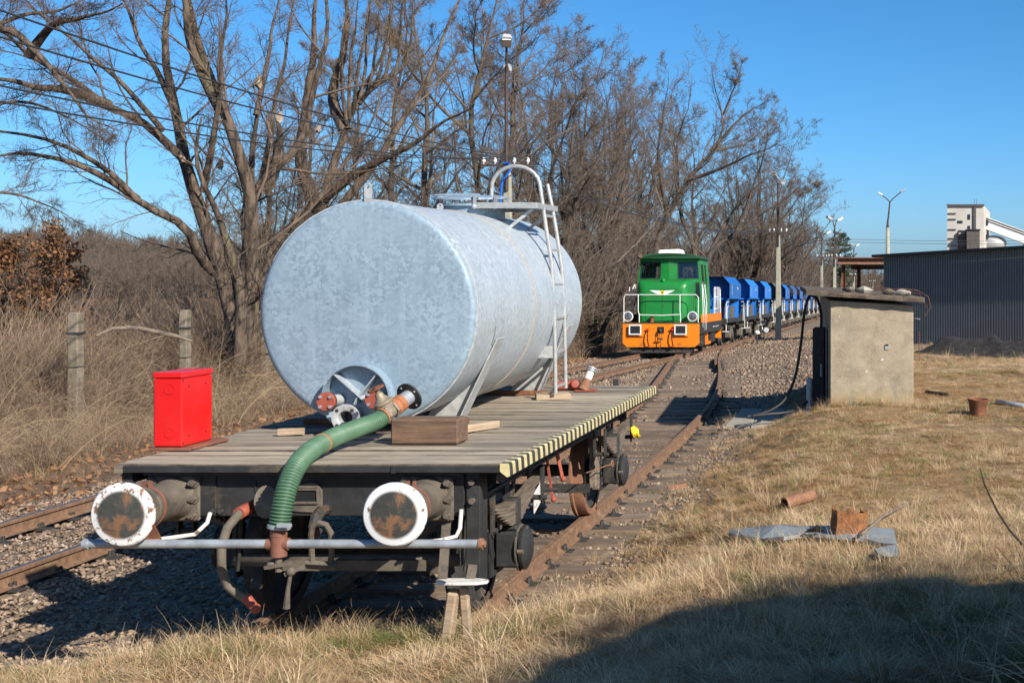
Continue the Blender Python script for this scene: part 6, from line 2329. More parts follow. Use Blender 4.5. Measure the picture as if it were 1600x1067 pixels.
def tower():
    Y = 260.0
    s = FPX / Y
    x0, x1 = (1480 - CX) / s, (1537 - CX) / s
    zt = CAM_H + (CY - 321) / s
    zb = -6.0
    t = thing('silo_tower', ((x0 + x1) / 2, Y + 5, zb), 'tall pale concrete works tower with windows behind the corrugated shed', 'tower')
    D = 10.0
    xb = (1547 - CX) / FPX * (Y + D)
    b = MB()
    b.add([(x0, Y, zb), (x1, Y, zb), (xb, Y + D, zb), (x0 + 1.5, Y + D, zb), (x0, Y, zt), (x1, Y, zt), (xb, Y + D, zt - 1.0), (x0 + 1.5, Y + D, zt - 1.0)],
          [(0, 1, 5, 4), (1, 2, 6, 5), (2, 3, 7, 6), (3, 0, 4, 7), (4, 5, 6, 7)])
    b.build('wall', 'tower_wall', t)
    def P(px, py, dy=0.0):
        p = at(px, py, Y)
        return p.x, p.z
    def rect(name, px0, py0, px1, py1, m_, th=0.25):
        a, c = P(px0, py1), P(px1, py0)
        return MB().box(a[0], c[0], Y - th, Y - 0.02, a[1], c[1]).build(name, m_, t)
    for py in (333, 342, 358, 372, 383):
        rect('floor_band', 1481, py, 1494, py + 1.2, 'tower_dark', 0.3)
    for (a, b_, c, d) in ((1496, 345, 1504, 349), (1512, 335, 1516, 343), (1512, 353, 1516, 358), (1497, 360, 1506, 363)):
        w = rect('window', a, b_, c, d, 'dark_glass', 0.12)
    for py in range(366, 392, 5):
        rect('stair_landing', 1497, py, 1508, py + 1.0, 'rust', 0.8)
    for px in (1497, 1508):
        rect('stair_post', px, 362, px + 0.7, 395, 'rust', 0.8)
    rect('lean_to', 1509, 361, 1529, 396, 'tower_dark', 3.0)
    rect('lean_to_roof', 1508, 359, 1530, 361, 'rubber', 3.2)
    rect('ladder_shaft', 1521, 322, 1525, 361, 'tower_dark', 0.35)
    rect('roof_edge', 1479, 319.5, 1538, 322, 'tower_dark', 0.5)
    for px in (1522, 1525.5):
        rect('roof_mast', px, 311, px + 0.6, 321, 'tower_dark', 0.1)
    for (b_, d) in ((343, 351), (366, 373)):
        xw = (1541 - CX) / FPX * (Y + 4)
        z0, z1 = P(0, d)[1], P(0, b_)[1]
        MB().box(xw - 0.5, xw + 0.35, Y + 3.2, Y + 5.2, z0, z1).build('side_window', 'dark_glass', t)
    b = MB()
    c = at(1552, 380, Y + 6)
    b.ball(c, 2.0, 16, 10, 0, (1.4, 1, 0.8))
    b.build('dust_collector', 'galv_leg', t)
    # conveyor gallery running down to the ground beyond the frame
    g = thing('conveyor_gallery', (40, Y + 5, -6), 'white inclined conveyor gallery leading from the works tower', 'conveyor')
    p0, p1 = at(1540, 349, Y + 5), at(1660, 393, Y + 5)
    b = MB()
    b.bar(p0, p1, 2.6, 2.4)
    b.build('gallery_box', 'gallery_white', g)
    b = MB()
    for k in (0.25, 0.8):
        b.bar(p0 + Vector((0, -1.36, 1.21 - 0.9 * k)), p1 + Vector((0, -1.36, 1.21 - 0.9 * k)), 0.06, 0.22)
    b.build('gallery_band', 'tower_dark', g)
    for k in (0.5, 0.85):
        q = p0.lerp(p1, k)
        MB().bar((q.x, q.y, -6), (q.x, q.y, q.z - 1.0), 0.5, 0.5).build('trestle', 'gallery_white', g)


tower()


# ================================================================ lamp posts, wires
def lamp_post(px_top, py_top, Y, label, heads, conc_frac=0.5, arm=1.4, x=None, height=None, cable=False, group='lamp posts along the line'):
    p = at(px_top, py_top, Y)
    zb = float(gz(p.x, Y)) - 0.2
    H = p.z - zb
    t = thing('lamp_post', (p.x, Y, zb), label, 'lamp post', group)
    zc = zb + H * conc_frac
    b = MB()
    b.box(-0.16, 0.16, -0.13, 0.13, 0, 1)
    b.warp(lambda a, c, z: (p.x + a * (1 - 0.4 * z), Y + c * (1 - 0.35 * z), zb + z * (zc - zb)))
    b.build('concrete_shaft', 'pole_concrete', t, bevel=0.02)
    b = MB()
    top = p.z - 0.15
    b.tube([(p.x, Y - 0.1, zc - 0.8), (p.x, Y - 0.1, top - 0.9), (p.x + 0.02, Y - 0.12, top - 0.35)], 0.055, 8)
    for hx, hy, hz in heads:
        b.tube([(p.x, Y - 0.1, top - 0.6), (p.x + hx * 0.35, Y - 0.1 + hy * 0.35, top - 0.12 + hz * 0.6), (p.x + hx * 0.8, Y - 0.1 + hy * 0.8, top + hz)], 0.035, 8)
    b.build('steel_shaft', 'pole_steel', t)
    for hx, hy, hz in heads:
        c = Vector((p.x + hx, Y - 0.1 + hy, top + hz))
        d = Vector((hx, hy, 0.25)).normalized()
        side = d.cross(Vector((0, 0, 1))).normalized()
        up = side.cross(d)
        R = Matrix((side, d, up)).transposed()
        b = MB()
        b.obox((0, 0, 0), (0.15, 0.30, 0.07), None)
        b.warp(lambda a, q, z: tuple(c + R @ Vector((a * (1 - 0.35 * max(0, z) / 0.07 + 0.1 * q), q, z))))
        ho = b.build('lamp_head', 'lamp_grey', t, bevel=0.03)
        b = MB()
        b.obox((0, 0.05, -0.085), (0.115, 0.2, 0.02), None)
        b.warp(lambda a, q, z: tuple(c + R @ Vector((a, q, z))))
        b.build('diffuser', 'porcelain', ho)
    b = MB()
    za = zc - 0.12
    b.box(p.x - arm / 2, p.x + arm / 2, Y - 0.2, Y - 0.14, za, za + 0.07)
    xa = b.build('cross_arm', 'pole_steel', t)
    for k in (-0.92, -0.45, 0.35, 0.92):
        q = Vector((p.x + k * arm / 2, Y - 0.17, za + 0.07))
        b = MB()
        b.lathe([(0.015, 0.0), (0.02, 0.05), (0.05, 0.06), (0.055, 0.12), (0.035, 0.14), (0.04, 0.17), (0.0, 0.19)], q, (0, 0, 1), 12)
        b.build('insulator', 'porcelain', xa)
    if cable:
        b = MB()
        b.tube([(p.x - 0.05, Y - 0.2, za + 0.08), (p.x + 0.1, Y - 0.22, za + 0.1), (p.x + 0.14, Y - 0.22, za - 0.1), (p.x - 0.1, Y - 0.22, za - 0.45), (p.x - 0.15, Y - 0.2, za - 1.2), (p.x - 0.18, Y - 0.2, zb + 0.1)], 0.035, 8)
        b.build('cable_duct', 'blue_plastic', t)
    return Vector((p.x, Y - 0.17, za + 0.22)), arm


PA, ARM_A = lamp_post(793, 78, 36.3, 'tall twin lamp post with blue cable duct rising behind the tank', [(0.22, -0.75, 0.25), (-0.22, 0.8, -0.25)], 0.66, 1.35, cable=True)
PB, ARM_B = lamp_post(1216, 278, 67.0, 'concrete lamp post beside the blue hopper wagons', [(-0.1, -0.6, 0.22), (0.15, 0.7, -0.05)], 0.68, 0.95)
PC, ARM_C = lamp_post(1284, 362, 111.0, 'lamp post between the pine tree and the bare wood', [(-0.25, -0.8, 0.2), (0.5, 0.4, 0.1)], 0.74, 0.9)
PD, ARM_D = lamp_post(1304, 341, 95.0, 'slim lamp post right before the pine tree', [(-0.35, -0.4, 0.15), (0.35, 0.3, 0.1)], 0.66, 0.9)
PE, ARM_E = lamp_post(1334, 382, 139.0, 'lamp post seen above the rusty gantry', [(-0.25, -0.6, 0.15), (0.35, 0.4, 0.1)], 0.6, 0.9)
PF, ARM_F = lamp_post(1363, 406, 200.0, 'farthest lamp post seen through the rusty gantry', [(-0.3, -0.6, 0.15), (0.4, 0.4, 0.1)], 0.6, 0.9)


def twin_lamp():
    Y = 75.0
    b0 = at(1387, 420, Y)
    zb = float(gz(b0.x, Y)) - 0.1
    t = thing('street_lamp', (b0.x, Y, zb), 'forked two-armed street lamp rising behind the corrugated shed', 'street lamp')
    zc = at(0, 356, Y).z
    b = MB()
    b.tube([(b0.x + 0.03, Y, zb), (b0.x, Y, zc)], [0.17, 0.11], 10)
    b.build('concrete_shaft', 'pole_concrete', t)
    b = MB()
    j = at(1390.5, 316, Y)
    b.tube([(b0.x, Y, zc - 0.1), (b0.x, Y, zc + 0.3), at(1388, 340, Y), j], [0.1, 0.06, 0.05, 0.045], 8)
    b.tube([j, at(1386, 311, Y), at(1376, 304, Y)], 0.035, 6)
    b.tube([j, at(1396, 310, Y), at(1409, 299, Y)], 0.035, 6)
    b.build('steel_shaft', 'pole_steel', t)
    for a, c, m_ in (((1379, 305), (1371.5, 301.5), 'white_paint'), ((1407, 300.5), (1414.5, 296), 'lamp_grey')):
        p, q = at(a[0], a[1], Y), at(c[0], c[1], Y)
        b = MB()
        b.bar(p, q, 0.16, 0.11)
        b.build('lamp_head', m_, t, bevel=0.03)


twin_lamp()


def wire_span(a, b, sag, name='overhead_wire', label='', r=0.011, n=28):
    a, b = Vector(a), Vector(b)
    P = []
    for i in range(n + 1):
        u = i / n
        p = a.lerp(b, u)
        p.z -= 4 * sag * u * (1 - u)
        P.append(p)
    o = MB().tube(P, r, 5, smooth=True).build(name, 'wire', origin=a)
    tag(o, label, 'wire', 'overhead wires')
    return o


for k, (zx, lb) in enumerate(((-0.92, 'lowest'), (-0.45, 'third highest'), (0.35, 'second highest'), (0.92, 'highest'))):
    a = PA + Vector((zx * ARM_A / 2, 0, 0))
    b = Vector((a.x + 0.35 * (k - 1.5) + 0.1, -3.0, 5.55 + 0.2 * k + (0.35 if k > 1 else 0)))
    wire_span(a, b, 0.85 if k < 2 else 0.75, label='%s of the four wires crossing the top corner of the sky' % lb, r=0.014)
    c = PB + Vector((zx * ARM_B / 2, 0, 0))
    wire_span(a, c, 0.75 + 0.06 * k, label='%s wire sagging between the twin lamp post and the next concrete post' % ['first', 'second', 'third', 'fourth'][k], r=0.012)
    if k in (0, 3):
        wire_span(c, PC + Vector((zx * ARM_C / 2, 0, 0)), 0.8, label='%s thin far wire running on past the bare wood' % ('lower' if k == 0 else 'upper'), r=0.012)
for k in (0, 1):
    wire_span((-10.5, 115, 5.6 - 0.25 * k), (60, 128, 8.7 - 0.25 * k), 1.6, label='%s thin wire crossing the clear sky in front of the works tower' % ('upper', 'lower')[k], r=0.018)


# ================================================================ small things about the yard
def ground_signal():
    Y = 61.0
    for i, (px, py, lb) in enumerate(((1183, 519, 'squat white point indicator lamp beside the rails'), (1194, 517, 'pair of pale round discs on a short post beside the hopper wagons'))):
        p = at(px, py, Y)
        zg = float(gz(p.x, Y))
        t = thing('ground_signal', (p.x, Y, zg), lb, 'signal')
        MB().tube([(p.x, Y, zg - 0.1), (p.x, Y, p.z)], 0.035, 6).build('post', 'dark_iron', t)
        if i == 0:
            MB().lathe([(0.0, -0.09), (0.11, -0.09), (0.14, 0.0), (0.08, 0.07), (0.0, 0.09)], (p.x, Y, p.z), (0, 0, 1), 16, caps=False).build('hood', 'white_worn', t)
        else:
            MB().lathe([(0.0, 0.0), (0.125, 0.0), (0.125, 0.03), (0.0, 0.03)], (p.x + 0.1, Y, p.z + 0.05), (0.3, -1, 0), 20, caps=False).build('disc', 'lamp_grey', t)
            MB().lathe([(0.0, 0.0), (0.13, 0.0), (0.13, 0.03), (0.0, 0.03)], (p.x - 0.12, Y + 0.2, p.z + 0.08), (-1, -0.5, 0), 20, caps=False).build('disc', 'white_worn', t)


ground_signal()


def marker():
    Y = 30.5
    p = at(963, 600, Y)
    t = thing('marker_post', (p.x, Y, float(gz(p.x, Y)) - 0.05), 'short dark square marker stub between the two tracks', 'marker')
    zg = float(gz(p.x, Y))
    MB().box(p.x - 0.075, p.x + 0.075, Y - 0.05, Y + 0.05, zg - 0.05, zg + 0.30).build('stub', 'grimy_iron', t, bevel=0.008)
    MB().box(p.x - 0.06, p.x + 0.06, Y - 0.06, Y - 0.051, zg + 0.06, zg + 0.27).build('face_plate', 'dark_iron', t)


marker()


def yard_bits():
    # grey sheet and the rusty box on it
    def on(px, py, lift=0.0, Y0=11.0):
        Y = Y0
        for _ in range(25):
            p = at(px, py, Y)
            e = p.z - (float(gz(p.x, p.y)) + lift)
            Y *= 1 + 0.25 * e / max(0.3, CAM_H - p.z) if True else 1
        return at(px, py, Y)
    outline = [(1139, 832), (1142, 827), (1180, 823), (1215, 819), (1262, 821), (1300, 821), (1345, 822), (1396, 825), (1402, 850), (1403, 864), (1372, 862), (1366, 857), (1397, 850), (1372, 847), (1350, 840), (1290, 834), (1262, 832), (1225, 838), (1190, 841)]
    P = [on(x, y, 0.10) for x, y in outline]
    global SHEET
    SHEET = [(p.x, p.y) for p in P]
    mb = MB()
    n = len(P)
    mb.add([p for p in P] + [p - Vector((0, 0, 0.03)) for p in P], [tuple(range(n)), tuple(range(n, 2 * n))[::-1]] + [(i, n + i, n + (i + 1) % n, (i + 1) % n) for i in range(n)])
    o = mb.build('grey_sheet', 'grey_sheet', origin=P[5])
    tag(o, 'broken flat grey sheet lying in the dry grass', 'sheet')
    c = on(1330, 838, 0.05)
    t = thing('rusty_box', c, 'rusty open steel box standing on the broken grey sheet', 'box')
    x, y, z = c
    w, h, d_ = 0.125, 0.215, 0.10
    rb = random.Random(12)

    def ragged(name, p0, p1, top):
        # a torn plate: uneven top edge, flared foot
        n = 7
        V = []
        for k in range(n + 1):
            u = k / n
            q = Vector(p0).lerp(Vector(p1), u)
            zt_ = top * rb.uniform(0.8, 1.06)
            bow = 0.012 * math.sin(u * 7)
            V += [(q.x * 1.12, q.y * 1.1 + bow, -0.1), (q.x, q.y + bow, zt_ * 0.5), (q.x * 0.98, q.y - bow * 0.6, zt_)]
        F = []
        for k in range(n):
            for a_ in (0, 1):
                F.append((k * 3 + a_, k * 3 + 3 + a_, k * 3 + 4 + a_, k * 3 + 1 + a_))
        mb = MB()
        mb.add(V, F)
        mb.warp(lambda a_, b_, q_: (x + a_, y + d_ + b_, z + q_))
        o_ = mb.build(name, 'rust_mottled', t)
        sd = o_.modifiers.new('plate', 'SOLIDIFY')
        sd.thickness = 0.009
    MT['rust_mottled'] = mat('rust_mottled', (0.36, 0.15, 0.05), (0.13, 0.055, 0.03), 0.9, 0, 7, bmp=0.7, c3=(0.07, 0.04, 0.03), s3=5, t3=(0.52, 0.62))
    ragged('front_plate', (-w, -d_, 0), (w, -d_, 0), h)
    ragged('side_plate', (-w, -d_, 0), (-w, d_, 0), h)
    ragged('side_plate', (w, -d_, 0), (w, d_, 0), h * 0.9)
    ragged('back_plate', (-w, d_, 0), (w, d_, 0), h * 0.8)
    t.rotation_euler = (0.05, 0.03, 0.25)
    c = on(1272, 832, 0.12)
    mb = MB()
    mb.add([(-0.08, 0, 0), (0.0, -0.03, 0.045), (0.02, -0.02, 0.07), (0.06, 0, 0.03), (0.09, 0.04, 0.0), (0.0, 0.05, 0.0), (-0.05, 0.04, 0.02)], [(0, 1, 6), (1, 2, 5, 6), (2, 3, 5), (3, 4, 5), (0, 1, 2, 3, 4)])
    mb.warp(lambda a, b_, q: (a + c.x, b_ + c.y, q + c.z))
    o = mb.build('plastic_scrap', 'rubber', origin=c)
    tag(o, 'crumpled scrap of black plastic on the grey sheet', 'scrap')
    # rusty pipe
    a, b = on(1226, 786, 0.06), on(1270, 773, 0.06)
    mb = MB()
    mb.lathe([(0.038, 0.0), (0.055, 0.0), (0.055, (b - a).length), (0.04, (b - a).length)], a, b - a, 18, caps=False)
    mb.lathe([(0.0, 0.05), (0.04, 0.05)], a, b - a, 12, caps=False, mi=1)
    o = mb.build('rusty_pipe', ['rust_pale', 'rubber'], origin=a)
    tag(o, 'short length of rusty pipe lying in the grass', 'pipe')
    # bucket
    c = on(1527, 648, 0.0, 22)
    mb = MB()
    mb.lathe([(0.0, 0.02), (0.115, 0.0), (0.15, 0.20), (0.165, 0.22), (0.17, 0.245), (0.15, 0.25), (0.13, 0.21), (0.105, 0.03), (0.0, 0.03)], c, (0.06, -0.03, 1), 24, caps=False)
    o = mb.build('old_bucket', 'rust', origin=c)
    tag(o, 'dark rusty bucket standing in the dry grass', 'bucket')
    for i, (p0, p1, r_, m_, lb) in enumerate((((1447, 612), (1480, 616), 0.03, 'rubber', 'short dark pipe half sunk in the far grass'), ((1558, 628), (1600, 634), 0.04, 'galv_pipe', 'pale grey pipe lying near the bucket'))):
        a, b = on(p0[0], p0[1], 0.03, 23), on(p1[0], p1[1], 0.03, 22)
        o = MB().cyl(a, b, r_, n=10).build('loose_pipe', m_, origin=a)
        tag(o, lb, 'pipe')
    # dark twig sticking up at the frame edge
    base = on(1612, 862, 0.0, 10)
    Y = base.y
    P = [at(1612, 866, Y), at(1597, 850, Y), at(1576, 826, Y), at(1558, 798, Y), at(1547, 775, Y), at(1538, 756, Y), at(1531, 732, Y)]
    o = MB().tube(P, [0.011, 0.011, 0.010, 0.009, 0.008, 0.007, 0.004], 6).build('bare_twig', 'black_twig', origin=P[0])
    tag(o, 'single dark bare twig slanting up at the edge of the field', 'twig')
    P = [on(1345, 835, 0.14), on(1380, 806, 0.16), on(1420, 785, 0.08)]
    o = MB().tube(P, [0.014, 0.012, 0.008], 6).build('dead_branch', 'spring_wood', origin=P[0])
    tag(o, 'dead grey branch leaning on the rusty box', 'branch')
    # brick fragment by the rail
    c = on(1058, 762, 0.02, 15)
    mb = MB()
    mb.box(-0.11, 0.11, -0.06, 0.06, -0.03, 0.045)
    mb.warp(lambda a, b_, q: (c.x + a * 0.9 + b_ * 0.3, c.y + b_ + a * 0.2, c.z + q + a * 0.1))
    o = mb.build('brick_fragment', 'rust_pale', origin=c, bevel=0.012)
    tag(o, 'orange brick fragment in the grass beside the siding rail', 'brick')


yard_bits()


def fence_posts():
    spec = [(118, 488, 23.6, 'leaning concrete fence post with a wire band, nearest to the frame edge'), (289, 484, 27.0, 'pale concrete fence post behind the red cabinet'),
            (415, 528, 31.0, 'concrete fence post half hidden beside the tank'), (951, 478, 60.0, 'concrete fence post in the thicket beside the locomotive')]
    for px, py, Y, lb in spec:
        p = at(px, py, Y)
        zb = float(gz(p.x, Y)) - 0.15
        t = thing('fence_post', (p.x, Y, zb), lb, 'post', 'old concrete fence posts')
        mb = MB()
        n = 6
        w = 0.10 if Y < 25 else 0.085
        for i in range(n):
            pass
        V = []
        for i in range(n + 1):
            z = zb + (p.z - zb) * i / n
            for a, b in ((-w, -0.1), (w, -0.1), (w, 0.1), (-w, 0.1)):
                V.append((p.x + a * (1 + 0.02 * math.sin(i * 3 + px)) + 0.01 * math.sin(i * 2.2), Y + b, z))
        F = [(i * 4 + q, i * 4 + (q + 1) % 4, (i + 1) * 4 + (q + 1) % 4, (i + 1) * 4 + q) for i in range(n) for q in range(4)] + [(0, 1, 2, 3), (n * 4, n * 4 + 1, n * 4 + 2, n * 4 + 3)]
        mb.add(V, F)
        mb.build('shaft', 'post_concrete', t, bevel=0.02)
        MB().box(p.x - w - 0.012, p.x + w + 0.012, Y - 0.115, Y + 0.115, p.z - 0.40, p.z - 0.36).build('wire_band', 'dark_iron', t)
        MB().box(p.x - w - 0.012, p.x + w + 0.012, Y - 0.115, Y + 0.115, p.z - 1.0, p.z - 0.985).build('wire_band', 'dark_iron', t)
    P = [at(150, 525, 24.5), at(175, 513, 24.8), at(215, 512, 25.2), at(250, 520, 25.6), at(275, 525, 26), at(300, 533, 26.2)]
    o = MB().tube(P, [0.02, 0.035, 0.045, 0.045, 0.04, 0.02], 8).build('fallen_branch', 'spring_wood', origin=P[2])
    tag(o, 'pale fallen branch bowed between two concrete fence posts', 'branch')


fence_posts()

# ================================================================ bare trees
def norm(v):
    return v / np.maximum(np.linalg.norm(v, axis=-1, keepdims=True), 1e-9)


def tubes(pts, rad, m):
    """pts (B,K,3), rad (B,K) -> verts, quads"""
    B, K, _ = pts.shape
    T = np.gradient(pts, axis=1)
    T = norm(T)
    ref = np.zeros((B, 1, 3))
    ref[..., 0] = 0.83
    ref[..., 1] = 0.55
    ref[..., 2] = 0.1
    a = norm(np.cross(T, ref))
    b = np.cross(T, a)
    an = np.arange(m) * 2 * math.pi / m
    V = pts[:, :, None, :] + rad[:, :, None, None] * (a[:, :, None, :] * np.cos(an)[None, None, :, None] + b[:, :, None, :] * np.sin(an)[None, None, :, None])
    idx = np.arange(B * K * m).reshape(B, K, m)
    q = np.stack([idx[:, :-1, :], np.roll(idx, -1, 2)[:, :-1, :], np.roll(idx, -1, 2)[:, 1:, :], idx[:, 1:, :]], -1)
    return V.reshape(-1, 3), q.reshape(-1, 4)


def resample(poly, K):
    P = np.array([tuple(p) for p in poly], float)
    # catmull-rom for smooth limbs
    D = []
    n = len(P)
    for i in range(n - 1):
        p0, p1, p2, p3 = P[max(i - 1, 0)], P[i], P[i + 1], P[min(i + 2, n - 1)]
        for u in np.linspace(0, 1, 8, endpoint=False):
            D.append(0.5 * ((2 * p1) + (-p0 + p2) * u + (2 * p0 - 5 * p1 + 4 * p2 - p3) * u * u + (-p0 + 3 * p1 - 3 * p2 + p3) * u ** 3))
    D.append(P[-1])
    D = np.array(D)
    s = np.concatenate([[0], np.cumsum(np.linalg.norm(np.diff(D, axis=0), axis=1))])
    v = np.linspace(0, s[-1], K)
    return np.stack([np.interp(v, s, D[:, k]) for k in range(3)], -1)


def children(pts, rad, nper, t0, t1, ang, ang_j, lratio, K, rr, rng, trop=0.0, wig=0.15, rmin=0.002, llo=0.55, taper=0.75, lmin=0.0, droop=0.0, lmax=99):
    """grow nper branches from each polyline"""
    B, Kp, _ = pts.shape
    seg = np.linalg.norm(np.diff(pts, axis=1), axis=2).sum(1)
    N = B * nper
    par = np.repeat(np.arange(B), nper)
    t = (np.tile((np.arange(nper) + 0.5) / nper, B) + rng.uniform(-0.5, 0.5, N) / nper) * (t1 - t0) + t0
    t = np.clip(t, 0, 0.999)
    f = t * (Kp - 1)
    i = f.astype(int)
    w = (f - i)[:, None]
    p = pts[par, i] * (1 - w) + pts[par, i + 1] * w
    r0 = rad[par, i] * (1 - w[:, 0]) + rad[par, i + 1] * w[:, 0]
    tan = norm(pts[par, i + 1] - pts[par, i])
    rnd = rng.normal(0, 1, (N, 3))
    perp = norm(rnd - tan * (rnd * tan).sum(1, keepdims=True))
    a = ang + rng.normal(0, ang_j, N)
    d = tan * np.cos(a)[:, None] + perp * np.sin(a)[:, None]
    L = np.clip(seg[par] * lratio * (1 - 0.55 * t) * rng.uniform(llo, 1.25, N), lmin, lmax)
    step = (L / (K - 1))[:, None]
    out = np.empty((N, K, 3))
    out[:, 0] = p
    up = np.array([0, 0, 1.0])
    for k in range(1, K):
        d = norm(d + rng.normal(0, wig, (N, 3)) + up * (trop - droop * k / K))
        out[:, k] = out[:, k - 1] + d * step
    r = np.maximum(np.minimum(r0 * rr * rng.uniform(0.7, 1.1, N), L * 0.0125), rmin)
    prof = 1 - taper * np.linspace(0, 1, K)
    R = np.maximum(r[:, None] * prof[None, :], rmin * 0.6)
    return out, R


def limb(poly, r0, r1, K=14):
    pts = resample(poly, K)
    s_ = np.linspace(0, 1, K)
    Lp = np.linalg.norm(pts[-1] - pts[0])
    ph = float(pts[-1, 0] * 7.1 + pts[-1, 2] * 3.3)
    for ax in (0, 1, 2):
        pts[:, ax] += Lp * 0.012 * s_ * (np.sin(9 * s_ + ph + ax * 2) + 0.6 * np.sin(21 * s_ + 2 * ph + ax))
    u = np.linspace(0, 1, K)
    rad = r0 * (1 - u) ** 1.15 + r1 * (1 - 0.6 * u)
    return pts, rad


def roughen(pts, amt, rng):
    j = rng.normal(0, amt, pts.shape)
    j[:, 0] = 0
    return pts + j


class Tree:
    def __init__(s, seed):
        s.rng = np.random.default_rng(seed)
        s.trunk, s.crown = [], []

    def put(s, where, pts, rad, m):
        (s.trunk if where else s.crown).append((pts, rad, m))

    @staticmethod
    def mesh(name, lst, m_):
        V, F, o = [], [], 0
        for pts, rad, m in lst:
            v, q = tubes(pts, rad, m)
            V.append(v)
            F.append(q + o)
            o += len(v)
        return np_mesh(name, np.concatenate(V), np.concatenate(F), m_, 4, True)

    def build(s, name, base, label, cat='tree', group=None, bark='bark', twig='twig'):
        t = thing(name, tuple(base), label, cat, group)
        b = np.array(base, float)
        tr = [(p - b, r, m) for p, r, m in s.trunk]
        cr = [(p - b, r, m) for p, r, m in s.crown]
        np_obj('trunk', s.mesh('trunk', tr, bark), t)
        np_obj('crown', s.mesh('crown', cr, twig), t)
        return t


def ramify(T, limbs, L2, L3, L4, up=0.06, droop=0.0, thin=1.0, m2=5, tw=0.0034, ang=0.75, l2=0.5, l3=0.45, l4=0.5, t0=0.15, L5=0):
    """limbs: list of (pts, rad); three further orders of branching"""
    rng = T.rng
    u = np.linspace(0, 1, 16)
    limbs = [(np.stack([np.interp(u, np.linspace(0, 1, len(r)), p[:, k]) for k in range(3)], -1), np.interp(u, np.linspace(0, 1, len(r)), r)) for p, r in limbs]
    for pts, rad in limbs:
        T.put(True, pts[None], rad[None], 9)
    P = np.stack([p for p, _ in limbs]); R = np.stack([r for _, r in limbs])
    a, ra = children(P, R, L2, t0, 0.98, ang, 0.25, l2, 8, 0.5, rng, up, 0.13, 0.006 * thin)
    T.put(False, a, ra, m2)
    b, rb = children(a, ra, L3, 0.15, 0.98, 0.7, 0.25, l3, 6, 0.55, rng, up * 0.6, 0.16, 0.0042 * thin, droop=droop)
    T.put(False, b, rb, 4)
    c, rc = children(b, rb, L4, 0.1, 1.0, 0.65, 0.25, l4, 4, 0.6, rng, up * 0.4, 0.18, tw * thin, droop=droop, lmin=0.15)
    T.put(False, c, rc, 3)
    # twigs straight off the second order too
    d, rd = children(a, ra, L4 + 2, 0.1, 1.0, 0.8, 0.3, 0.22, 3, 0.4, rng, up * 0.4, 0.18, tw * thin, lmin=0.2)
    T.put(False, d, rd, 3)
    if L5:
        e, re = children(c, rc, L5, 0.15, 1.0, 0.6, 0.25, 0.55, 3, 0.7, rng, up * 0.3, 0.18, tw * 0.8 * thin, droop=droop, lmin=0.10)
        T.put(False, e, re, 3)


def px_limb(path, Y, r0, r1, dY=0.0, K=14, bend=0.0):
    """limb traced as a silhouette, at distance Y running to Y + dY"""
    n = len(path)
    P = []
    for i, (x, y) in enumerate(path):
        u = i / (n - 1)
        P.append(at(x, y, Y + dY * u + bend * math.sin(u * math.pi)))
    return limb(P, r0, r1, K)


